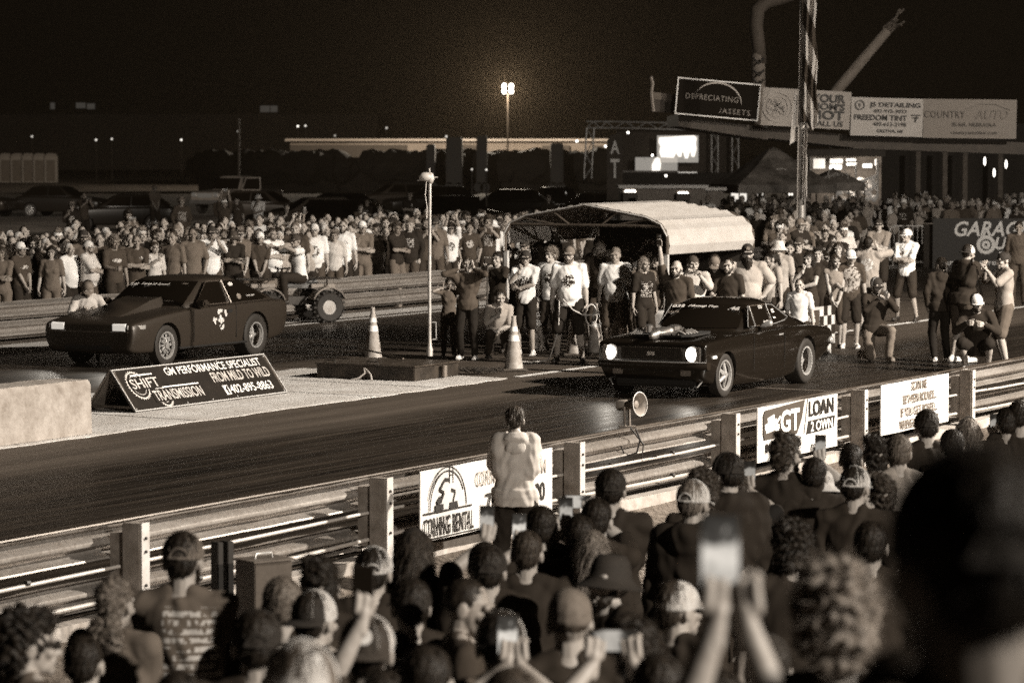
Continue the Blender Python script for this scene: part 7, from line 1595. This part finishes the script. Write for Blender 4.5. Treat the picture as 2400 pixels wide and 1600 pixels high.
# ---------------------------------------------------------------- spectators along the near side, seen from behind
NV = .0105
def nb(**k): k.setdefault('vox', NV); k.setdefault('foldamp', .009); return fig(**k)
BTXT = lambda g, p, s, cx=.05, cz=1.25, hw=.11, hh=.17: cloth(max(g, .026), p, 1, 'text', cx, cz, hw, hh, s)
BGR = lambda g, p, s, cx=.05, cz=1.3, hw=.10, hh=.12: cloth(max(g, .026), p, 1, 'graphic', cx, cz, hw, hh, s)
NEAR = [
 # u, v, height, turn, figure, look, label
 (427, 1238, 1.86, -4, dict(pose='clasped', girth=1.08, sleeve=.9, head=(6, 6)), dict(topmat=BTXT(.12, .48, 1, -.06, 1.22, .12, .22), hair=('short', 'dark'), beard='short', cap=dict(kind='cap', tone='grey', fancy=True)), 'tall man in grey t-shirt with pale sponsor list on the back and worn cap'),
 (268, 1345, 1.68, -12, dict(pose='clasped', fem=True, girth=1.1, sleeve=.8, head=(0, 4)), dict(top=.13, hair=('bun', 'fair')), 'woman with fair hair in a messy bun and plain grey t-shirt'),
 (62, 1418, 1.76, -38, dict(pose='down', girth=1.1, sleeve=.8, head=(-22, 0)), dict(top=.10, hair=('curly', 'dark'), extra=('sunglasses',)), 'dark-haired man in glasses turned sideways at the rail corner'),
 (197, 1480, 1.60, 0, dict(pose='down', sleeve=.8, head=(0, 0)), dict(top=.03, hair=('short', 'dark')), 'boy with plain dark hair in front of the fair bun'),
 (600, 1418, 1.78, 4, dict(pose='down', girth=1.1, sleeve=.9, head=(6, 0)), dict(top=.02, hair=('short', 'dark'), cap=dict(kind='cap', tone='black', fancy=True)), 'man in black cap and black top below the cable cabinet'),
 (706, 1484, 1.74, -6, dict(pose='down', girth=1.0, sleeve=.9, head=(0, 0)), dict(top=.12, hair=('short', 'brown'), cap=dict(kind='cap', tone='grey', front='light', fancy=True, back=True, light_seam='white')), 'blurred cap with bright pale panels close at the bottom edge'),
 (660, 1342, 1.76, 10, dict(pose='down', girth=1.0, sleeve=.9, head=(6, 0)), dict(top=.03, hair=('short', 'fair'), beard='short'), 'short fair-haired bearded man behind the cable cabinet'),
 (750, 1304, 1.76, 8, dict(pose='down', sleeve=.9), dict(top=.02, hair=('tousled', 'dark')), 'dark tousled head beside the pale mesh cap'),
 (738, 1374, 1.74, -14, dict(pose='down', sleeve=.8, head=(-8, 0)), dict(top=.02, topmat=BTXT(.02, .4, 2), hair=('short', 'dark'), cap=dict(kind='cap', tone='light', front='black', back=True, fancy=True)), 'backward trucker cap with black front and pale mesh, sunglasses strap across'),
 (875, 1273, 1.74, 4, dict(pose='down', sleeve=.9), dict(top=.02, hair=('short', 'dark'), cap=dict(kind='cap', tone='light', fancy=True, light_seam='white')), 'pale mesh trucker cap with round strap opening, beside the near post'),
 (970, 1232, 1.74, 4, dict(pose='clasped', sleeve=.9, girth=1.05), dict(topmat=BTXT(.02, .5, 3, .06, 1.22, .12, .2), hair=('long', 'brown'), cap=dict(kind='beanie', tone='black')), 'long brown hair under a black beanie before the hire banner'),
 (1144, 1270, 1.74, 6, dict(pose='down', sleeve=.9), dict(top=.015, hair=('short', 'dark'), cap=dict(kind='cap', tone='black', fancy=True)), 'plain black cap in the trampled grass gap'),
 (860, 1428, 1.80, 2, dict(pose='down', girth=1.1, sleeve=.8), dict(top=.015, hair=('short', 'dark'), cap=dict(kind='cap', tone='light', front='dark', back=True, patch='white', fancy=True)), 'large backward trucker cap with a round white patch'),
 (962, 1345, 1.74, 20, dict(pose='down', sleeve=.9), dict(topmat=BTXT(.015, .45, 4), hair=('short', 'dark'), cap=dict(kind='cap', tone='black')), 'black cap over dark hair behind the man in profile'),
 (1085, 1340, 1.78, -80, dict(pose='down', girth=1.08, sleeve=.9, head=(-18, 10)), dict(top=.05, hair=('buzz', 'dark'), sk=.30), 'short-haired man in dark collar seen in profile looking down'),
 (1172, 1418, 1.78, 8, dict(pose='down', sleeve=.9), dict(top=.10, hair=('short', 'dark'), cap=dict(kind='cap', tone='light', front='black', back=True)), 'pale cap mostly hidden by a raised dark phone'),
 (1335, 1372, 1.80, 6, dict(pose='down', girth=1.1, sleeve=.9), dict(top=.03, hair=('buzz', 'brown'), cap=dict(kind='beanie', tone='grey')), 'large grey beanie in the thick of the crowd'),
 (1268, 1178, 1.74, 12, dict(pose='down', sleeve=.9, girth=1.05), dict(topmat=BGR(.014, .4, 5), hair=('short', 'dark')), 'dark-haired man in black t-shirt with pale back print behind the hooded woman'),
 (1388, 1236, 1.64, 4, dict(pose='down', fem=True, sleeve=.8), dict(top=.02, hair=('long', 'blond')), 'blonde woman with a centre parting below two raised phones'),
 (1424, 1290, 1.74, 128, dict(pose='down', sleeve=.9, head=(14, -8)), dict(top=.02, hair=('short', 'dark'), beard='short', cap=dict(kind='bucket', tone='black'), sk=.42), 'bearded man in black bucket hat facing the stands and looking up'),
 (1431, 1092, 1.80, 6, dict(pose='clasped', girth=1.08, sleeve=.9), dict(top=.016, hair=('short', 'dark'), cap=dict(kind='cap', tone='black', fancy=True)), 'man in black cap and plain black t-shirt standing by the near post'),
 (1624, 1118, 1.82, -20, dict(pose='down', girth=1.05, sleeve=2, hood=True, head=(-6, 4)), dict(top=.014, hair=('short', 'fair'), cap=dict(kind='cap', tone='light', fancy=True, light_seam='white'), topname='hoodie'), 'pale mesh cap tilted over a black hoodie in mid crowd'),
 (1648, 1096, 1.74, 0, dict(pose='down', fem=True, sleeve=.9), dict(top=.03, hair=('curly', 'brown')), 'curly hair showing just behind the tilted pale mesh cap'),
 (1706, 1054, 1.84, 20, dict(pose='down', girth=1.12, sleeve=2, hood=True, head=(12, 2)), dict(topmat=BGR(.014, .4, 6, .06, 1.18, .12, .2), hair=('short', 'dark'), cap=dict(kind='cap', tone='black', fancy=True), topname='hoodie'), 'man in black cap and hoodie with swirling pale back print'),
 (1842, 1014, 1.84, -22, dict(pose='down', girth=1.08, sleeve=.9, head=(-14, 2)), dict(top=.014, hair=('tousled', 'brown'), beard='short', extra=('sunglasses',)), 'brown-haired man in glasses and black t-shirt before the dealer banner'),
 (1925, 1098, 1.60, 0, dict(pose='down', girth=1.0, sleeve=.9, head=(0, 10)), dict(top=.15, hair=('short', 'brown'), cap=dict(kind='bucket', tone='light')), 'boy in wide pale hat and grey t-shirt'),
 (2004, 1086, 1.78, -14, dict(pose='down', girth=1.0, sleeve=.9, head=(-8, 2)), dict(top=.03, hair=('short', 'dark'), cap=dict(kind='cap', tone='light', fancy=True, light_seam='white')), 'pale trucker cap with long brim tipped behind a sideways phone'),
 (2052, 1018, 1.76, 10, dict(pose='down', sleeve=.9), dict(top=.02, topmat=BGR(.02, .4, 8), hair=('tousled', 'dark')), 'dark tousled head before the foot of the bubble-lettered banner'),
 (2106, 1012, 1.78, 6, dict(pose='down', sleeve=.9), dict(top=.30, hair=('short', 'grey')), 'grey-haired man with a pale collar beside the tousled head'),
 (1994, 1034, 1.66, 0, dict(pose='down', fem=True, sleeve=.9), dict(top=.02, hair=('tied', 'dark')), 'woman with dark tied hair and an earring'),
 (2172, 954, 1.80, 4, dict(pose='clasped', girth=1.06, sleeve=.9), dict(top=.014, hair=('short', 'dark'), cap=dict(kind='cap', tone='black', fancy=True)), 'man in backward black cap before the bubble-lettered banner'),
 (2268, 976, 1.66, 8, dict(pose='down', fem=True, sleeve=.9), dict(top=.03, hair=('long', 'blond'), extra=('headset',)), 'blonde woman wearing a dark headband near the rail'),
 (2232, 1000, 1.72, -6, dict(pose='down', sleeve=.9), dict(top=.014, hair=('short', 'dark'), cap=dict(kind='cap', tone='black')), 'dark cap just below the blonde woman with the headband'),
 (2392, 932, 1.80, -14, dict(pose='down', girth=1.1, sleeve=.9, head=(-14, 0)), dict(top=.02, hair=('short', 'dark')), 'dark-haired man at the picture edge holding up a phone'),
 (1858, 1214, 1.80, 4, dict(pose='down', girth=1.1, sleeve=.9), dict(top=.014, hair=('curly', 'dark')), 'dark curly head in the thick of the nearer crowd'),
 (2040, 1214, 1.78, -4, dict(pose='down', girth=1.1, sleeve=.9), dict(top=.014, hair=('short', 'dark')), 'smooth dark head beside the huge blurred figure'),
 (1962, 1308, 1.74, -6, dict(pose='down', fem=True, girth=1.05, sleeve=.9), dict(top=.05, hair=('curly', 'blond')), 'curly blonde head large and blurred'),
 (2285, 1010, 1.84, 6, dict(pose='down', girth=1.22, sleeve=.9, head=(8, 2)), dict(top=.13, hair=('short', 'dark'), cap=dict(kind='cap', tone='black', fancy=True), sk=.28), 'huge blurred man in black cap closest to the camera'),
 (1545, 1520, 1.72, 0, dict(pose='down', sleeve=.9), dict(top=.015, hair=('short', 'dark'), cap=dict(kind='cap', tone='black')), 'blurred black cap under the arms of the phone holder'),
 (1800, 1478, 1.70, 0, dict(pose='down', sleeve=.9), dict(top=.015, hair=('short', 'dark'), cap=dict(kind='beanie', tone='black')), 'blurred black beanie between the raised arms and the blonde curls'),
 (1590, 1352, 1.72, -30, dict(pose='down', sleeve=.9, head=(-20, 0)), dict(top=.02, hair=('short', 'brown'), cap=dict(kind='cap', tone='light')), 'pale cap brim poking out behind the black t-shirt'),
 (1200, 1548, 1.72, 0, dict(pose='down', sleeve=.9), dict(top=.08, hair=('short', 'brown'), cap=dict(kind='cap', tone='grey')), 'dull grey cap cut by the bottom edge'),
 (1500, 1450, 1.74, 4, dict(pose='down', sleeve=.9), dict(top=.02, hair=('tousled', 'dark')), 'dark head beside the two bright blurred phones'),
 (1000, 1500, 1.74, 0, dict(pose='down', girth=1.1, sleeve=.9), dict(top=.012, hair=('short', 'dark')), 'dark head low in front of the man in profile'),
 (1690, 1560, 1.60, 0, dict(pose='down', sleeve=.9), dict(top=.012, hair=('short', 'dark')), 'dark head below the big bright phone'),
 (2120, 1500, 1.70, 0, dict(pose='down', girth=1.15, sleeve=.9), dict(top=.012, hair=('short', 'dark')), 'dark shoulders below the huge blurred man'),
 (420, 1560, 1.66, 0, dict(pose='down', sleeve=.9), dict(top=.04, hair=('short', 'dark')), 'dark head at the bottom before the tall man in grey'),
]
GN = 'spectators along the near rail'
NEARY = {2285: 3.4, 1962: 8.2, 706: 7.9, 2120: 4.8}
for i, (u, v, h, turn, fk, look, lb) in enumerate(NEAR):
    fk = dict(fk); fk['seed'] = 50+i % 6; loc = None
    if u in NEARY: loc, h = StandAt(u, v, NEARY[u])
    look = dict(look); look.setdefault('low', .03); put(nb(**fk), lb, u=u, v=v, h=h, at=loc, turn=turn, group=GN, shoes=False, **look)
# raised phones with the arms that hold them: the wrists are set from where the phone is
def filmer(u, v, h, pu, pv, reach, roll, label, plabel, scr=0, both=False, fk=None, y=None, **look):
    loc, h = Stand(u, v, h)
    if y: loc, h = StandAt(u, v, y)
    sc = h/1.775; rz = face(loc, CARS)
    while True:
        P = At(pu, pv, loc.y+reach); L = (Matrix.Rotation(-rz, 3, 'Z') @ (P-loc))/sc
        if reach < .06 or (L-Vector((.17*math.copysign(1, L.x), 0, 1.53))).length < .52: break
        reach -= .03
    half = .062 if roll == 0 else .03
    side = -1 if L.x < 0 else 1
    w1 = (L.x + (0.0 if roll == 0 else .075*side), L.y+.02, L.z-half-.055); arm = (w1, (side*1, .3, -.6), (-.15*side, -.15, 1), (-side, -.3, 0), 'grip')
    rest = POSES['down']; pose = dict(L=rest['L'], R=rest['R'])
    pose['L' if side > 0 else 'R'] = arm
    if both: pose['R' if side > 0 else 'L'] = ((L.x - side*(.05 if roll == 0 else .075), L.y+.02, L.z-half-.055), (-side*1, .3, -.6), (.15*side, -.15, 1), (side, -.3, 0), 'grip')
    fk = dict(fk or {}); fk.setdefault('sleeve', .9); fk.setdefault('vox', NV)
    F = figure(pose=pose, **fk); t = person(F, label, loc, rz, sc, group=GN, shoes=False, **look)
    phone(P, rz+math.pi, roll, plabel, scr, 'phones held up along the near rail', 1.0, -4); return t
filmer(1136, 1262, 1.70, 1141, 1220, .42, 0, 'short dark-haired person raising a lit phone before the hire banner', 'lit upright phone in a raised hand before the hire banner', 0, top=.02, hair=('short', 'dark'))
filmer(1235, 1236, 1.70, 1217, 1236, .38, 0, 'person in dark top holding a phone beside the hooded woman\'s legs', 'upright lit phone beside the hooded woman\'s legs', 1, top=.02, hair=('short', 'brown'))
filmer(1398, 1160, 1.78, 1352, 1175, .40, 90, 'man with bare raised forearm and wristband filming through a sideways phone', 'sideways phone in a raised hand beside the near post', 3, both=True, top=.03, hair=('short', 'dark'), sk=.40)
filmer(1360, 1200, 1.70, 1327, 1198, .30, 0, 'dark-haired person with ear showing, holding a low lit phone', 'low lit phone just under the sideways one', 0, top=.03, hair=('short', 'dark'), sk=.36)
filmer(1722, 1100, 1.70, 1757, 1108, .40, 0, 'person reaching past the black hoodie with a small lit phone', 'small lit phone beside the black cap of the hoodie man', 2, top=.02, hair=('tousled', 'brown'))
filmer(1908, 1066, 1.70, 1923, 1046, .40, 0, 'person with one arm up filming over the boy in the pale hat', 'upright phone before the dealer banner\'s edge', 2, top=.02, hair=('short', 'dark'), sk=.40)
filmer(2070, 1110, 1.66, 2040, 1136, .30, 90, 'person in printed black t-shirt holding a sideways phone', 'sideways phone across the pale trucker cap', 1, topmat=BTXT(.014, .5, 9), hair=('tousled', 'brown'))
filmer(2360, 950, 1.74, 2331, 992, .40, 0, 'dark figure at the edge filming low over the grass', 'dark upright phone over the grass at the edge', 2, top=.015, hair=('short', 'dark'))
filmer(900, 1560, 1.62, 851, 1378, .46, 0, 'blurred person stretching an arm up to hold a dark phone', 'dark upright phone held by the long blurred arm', None, top=.02, hair=('short', 'dark'), sk=.36)
filmer(1190, 1560, 1.60, 1190, 1490, .40, 0, 'blurred person low at the edge with a bright phone in front of the pale cap', 'bright blurred phone in front of the pale cap', 1, both=True, top=.02, hair=('short', 'dark'))
filmer(1440, 1600, 1.60, 1437, 1500, .40, 90, 'blurred person low at the edge with a bright sideways phone', 'bright blurred sideways phone', 0, both=True, top=.03, hair=('short', 'dark'))
filmer(1712, 1660, 1.56, 1688, 1300, .48, 0, 'blurred person with both bare arms high around a big bright phone', 'big bright blurred phone gripped in two raised hands', 1, both=True, y=5.9, top=.02, hair=('short', 'dark'), sk=.36)
# ---------------------------------------------------------------- the crowd behind the far rail and round the start
ORD = ['first', 'second', 'third', 'fourth', 'fifth', 'sixth', 'seventh', 'eighth', 'ninth', 'tenth', 'eleventh', 'twelfth', 'thirteenth', 'fourteenth', 'fifteenth', 'sixteenth', 'seventeenth', 'eighteenth', 'nineteenth', 'twentieth']
TENS = {2: 'twenty', 3: 'thirty', 4: 'forty', 5: 'fifty'}
def ordw(i):
    return ORD[i] if i < 20 else (TENS[(i+1)//10]+'-'+ORD[(i+1) % 10-1] if (i+1) % 10 else {30: 'thirtieth', 40: 'fortieth', 50: 'fiftieth'}[i+1])
r2 = random.Random(2024)
KINDS = [dict(pose='down', seed=61), dict(pose='folded', seed=62), dict(pose='clasped', seed=63), dict(pose='pockets', seed=64), dict(pose='phone', seed=65), dict(pose='raise1', seed=66), dict(pose='chin', seed=67), dict(pose='cup', seed=68), dict(pose='overhead', seed=69), dict(pose='folded', girth=1.18, belly=.7, seed=70), dict(pose='down', girth=1.15, belly=.6, seed=71), dict(pose='clasped', fem=True, seed=72), dict(pose='folded', fem=True, seed=73), dict(pose='phone1', fem=True, seed=74), dict(pose='down', fem=True, seed=75), dict(pose='pockets', sleeve=2, hood=True, seed=76), dict(pose='wave', seed=77), dict(pose='phone1', seed=78)]
PW = [9, 11, 6, 9, 8, 1.5, 5, 4, 1, 5, 4, 5, 6, 4, 6, 7, .6, 4]
PTXT = dict(down='arms down', folded='arms folded', clasped='hands clasped', pockets='hands pocketed', phone='filming two-handed', raise1='arm lifted', chin='hand at chin', cup='holding drink', overhead='filming overhead', phone1='filming one-handed', wave='arm raised')
TOPS = [('white', .66, 4), ('pale', .46, 2.5), ('grey', .12, 5), ('dark', .05, 7), ('black', .018, 8)]
def crowd_member(p, where, idx, dim=0, facing=None, h=None):
    kd = r2.choices(KINDS, PW)[0]; kd = dict(kd); kd.setdefault('sleeve', .8); kd['head'] = (0, 0); kd['vox'] = .015
    fem = kd.get('fem'); F = fig(**kd); tn_, g_, _ = r2.choices(TOPS, [x[2] for x in TOPS])[0]
    pr = r2.random() < .5
    tm = cloth(g_, (.45 if g_ < .1 else .05), -1, r2.choice(('graphic', 'text')), *r2.choice(((0, 1.26, .10, .09), (.07, 1.32, .04, .035), (0, 1.2, .12, .13), (0, 1.29, .11, .04), (0, 1.22, .09, .12))), r2.randint(1, 9)) if pr else cloth(g_)
    hr = (r2.choice(('long', 'long', 'tied')) if fem else r2.choice(('short', 'short', 'buzz', 'tousled', 'curly')), r2.choice(('dark', 'dark', 'brown', 'brown', 'fair', 'blond')))
    cap = None
    if not fem and r2.random() < .48: cap = dict(kind=r2.choice(('cap', 'cap', 'cap', 'cap', 'bucket', 'beanie')), tone=r2.choice(('black', 'black', 'dark', 'grey', 'light', 'white')), back=r2.random() < .2)
    hd = (cap['tone']+' '+cap['kind']+(' hat' if cap['kind'] == 'bucket' else '')) if cap else (hr[1]+' hair')
    top = 'hoodie' if kd.get('hood') else ('printed t-shirt' if pr else 't-shirt')
    lb = f"{tn_} {top}, {hd}, {PTXT[kd['pose']]}, {ordw(idx)} {where}"
    h = h or (r2.uniform(1.58, 1.70) if fem else r2.uniform(1.68, 1.88)); sc = h/1.775
    if r2.random() < .06: h *= .78; sc *= .78
    rz = face(p, facing or (2, 42))+R(r2.gauss(0, 20))
    t = person(F, lb, p, rz, sc, topmat=tm, topname='hoodie' if kd.get('hood') else 'shirt', low=r2.choice((.02, .03, .06, .12)), sk=r2.choice((.18, .24, .28, .33)), hair=hr, cap=cap, beard='short' if (not fem and r2.random() < .3) else None, shoes=False, group='crowd '+where.split(' from ')[0].split(' counted')[0] if False else 'spectators beyond the start')
    for q, roll in F['phs']:
        if r2.random() < .55:
            w = Vector(p)+(Matrix.Rotation(rz, 3, 'Z') @ q)*sc; phone(w, rz+math.pi, roll, f"phone held up by the {ordw(idx)} person {where}", 2, 'phones held up by spectators', sc)
    return t
rows = [(37.15, .66, 'first'), (37.85, .68, 'second'), (38.6, .72, 'third'), (39.5, .78, 'fourth')]
for n, step, nm in rows:
    pts = []; t = 41.6+r2.uniform(0, .4)
    while t < 65.5:
        if r2.random() < .93: pts.append(T(t+r2.uniform(-.12, .12), n+r2.uniform(-.18, .22), 0))
        t += step*r2.uniform(.8, 1.2)
    for i, p in enumerate(sorted(pts, key=lambda q: q.x/q.y)): crowd_member(p, f'from left, {nm} row behind far rail', i)
# looser figures out on the field
pts = []
for u, v in ((168, 470), (196, 455), (300, 500), (362, 440), (425, 470), (525, 470), (555, 455), (605, 455), (672, 470), (845, 470), (890, 470), (860, 455), (960, 455), (1285, 455)):
    d = ray(u, v); y = r2.uniform(84, 105); z = 1.75; y = min(140, (CH-z)/(-d.z)*d.y); pts.append(Vector((d.x*y/d.y, y, 0)))
for i, p in enumerate(sorted(pts, key=lambda q: q.x/q.y)): crowd_member(p, 'from left on far field', i)
# crowd behind the start line
zones = [('behind the carport', 1640, 1790, 92, 106, 5), ('under the printed canopies', 1760, 2000, 84, 108, 22), ('behind the checkered panel', 1790, 1985, 66, 82, 16), ('behind the crowd barriers', 2000, 2200, 91, 106, 12), ('behind the racing parts banner', 2205, 2400, 90, 99, 10), ('inside the carport', 1215, 1530, 54, 58, 11), ('before the carport', 1375, 1545, 51, 53.5, 6)]
for nm, u0, u1, y0, y1, cnt in zones:
    pts = []
    tries = 0
    while len(pts) < cnt and tries < 900:
        tries += 1; y = r2.uniform(y0, y1); u = r2.uniform(u0, u1); p = Vector(((u-1200)*y/FQ, y, 0))
        if all((p-q).length > .52 for q in pts): pts.append(p)
    for i, p in enumerate(sorted(pts, key=lambda q: q.x/q.y)): crowd_member(p, f'from left {nm}', i, facing=(0, 30))
# ---------------------------------------------------------------- the rest of the far crowd, which reads as one dim mass
CK = [figure(pose=p, vox=.03, sleeve=.8, seed=90+i, girth=gq, belly=.3) for i, (p, gq) in enumerate((('down', 1.05), ('folded', 1.1), ('phone', 1.0), ('raise1', 1.0), ('chin', 1.0), ('pockets', 1.1)))]
HS = evaluated(HAIR['buzz'], [('DECIMATE', dict(ratio=.15))])
slot = [skin(.30), HAIRM['dark'], HAIRM['brown'], cloth(.66), cloth(.30), cloth(.13), cloth(.05), cloth(.016), CAPM['light'], CAPM['black']]
LOW = []
for F in CK:
    g = MB(); d = lambda me, r: evaluated(me, [('DECIMATE', dict(ratio=r))])
    join_into(g, d(F['body'], .12), Matrix.Identity(4), 0); join_into(g, d(F['top'], .5), Matrix.Identity(4), 3); join_into(g, d(F['low'], .4), Matrix.Identity(4), 7); join_into(g, HS, F['HM'], 1)
    LOW.append((np.array(g.v), g.f, np.array(g.m)))
AV = []; AF = []; AM = []; off = 0
def mass(p, turn):
    global off
    v, f, m_ = LOW[r2.choice((0, 0, 0, 1, 1, 1, 2, 2, 2, 4, 4, 4, 5, 5, 5, 5))]; c, s_ = math.cos(turn), math.sin(turn); k = r2.uniform(.92, 1.06)
    w = np.stack([(v[:, 0]*c-v[:, 1]*s_)*k+p.x, (v[:, 0]*s_+v[:, 1]*c)*k+p.y, v[:, 2]*k+p.z], 1); AV.append(w); AF.extend([tuple(i+off for i in q) for q in f])
    t_ = r2.choice((3, 4, 5, 5, 6, 6, 7, 7, 7)); h_ = r2.choice((1, 1, 2, 8, 9)); mm = m_.copy(); mm[m_ == 3] = t_; mm[m_ == 1] = h_; AM.append(mm); off += len(v)
for n, step in ((37.5, .9), (38.2, .9), (39.1, .85), (40.0, .8), (40.6, .8), (41.6, .9), (42.6, 1.0), (43.8, 1.3)):
    t = 41.8+r2.random()
    while t < 67:
        p = T(t, n+r2.uniform(-.25, .25)); mass(p, face(p, (2, 42))+r2.gauss(0, .3)); t += step*r2.uniform(.7, 1.4)
for u0, u1, y0, y1, cnt in ((1640, 2010, 84, 116, 70), (1790, 2000, 66, 84, 16), (2000, 2200, 91, 112, 26), (2205, 2410, 90, 108, 24)):
    for i in range(cnt):
        y = r2.uniform(y0, y1); p = Vector(((r2.uniform(u0, u1)-1200)*y/FQ, y, 0)); mass(p, face(p, (0, 30))+r2.gauss(0, .35))
me = bpy.data.meshes.new('crowd'); me.from_pydata(np.concatenate(AV).tolist(), [], AF); me.polygons.foreach_set('material_index', np.concatenate(AM).astype(np.int32)); smoothing(me, 180)
o = link('crowd', me, slot); tag(o, 'dense mass of dim onlookers filling the gaps between the nearer people', 'crowd', kind='stuff')
print('people', sum(1 for o in bpy.data.objects if o.name.split('.')[0] == 'person'))
# ================================================================== air
HZ = HAZE
g = MB(); g.b2((-330, -45, -1), (330, 640, 62)); 
m = bpy.data.materials.new('night_haze'); m.use_nodes = True; nt = m.node_tree
for n in list(nt.nodes):
    if n.type == 'BSDF_PRINCIPLED': nt.nodes.remove(n)
v = nt.nodes.new('ShaderNodeVolumePrincipled'); v.inputs['Color'].default_value = (1, .80, .58, 1); v.inputs['Density'].default_value = HZ; v.inputs['Anisotropy'].default_value = .5
nt.links.new(v.outputs[0], [n for n in nt.nodes if n.type == 'OUTPUT_MATERIAL'][0].inputs['Volume'])
m.cycles.volume_sampling = 'EQUIANGULAR'; m.cycles.homogeneous_volume = True
tag(g.build('haze', m), kind='stuff')
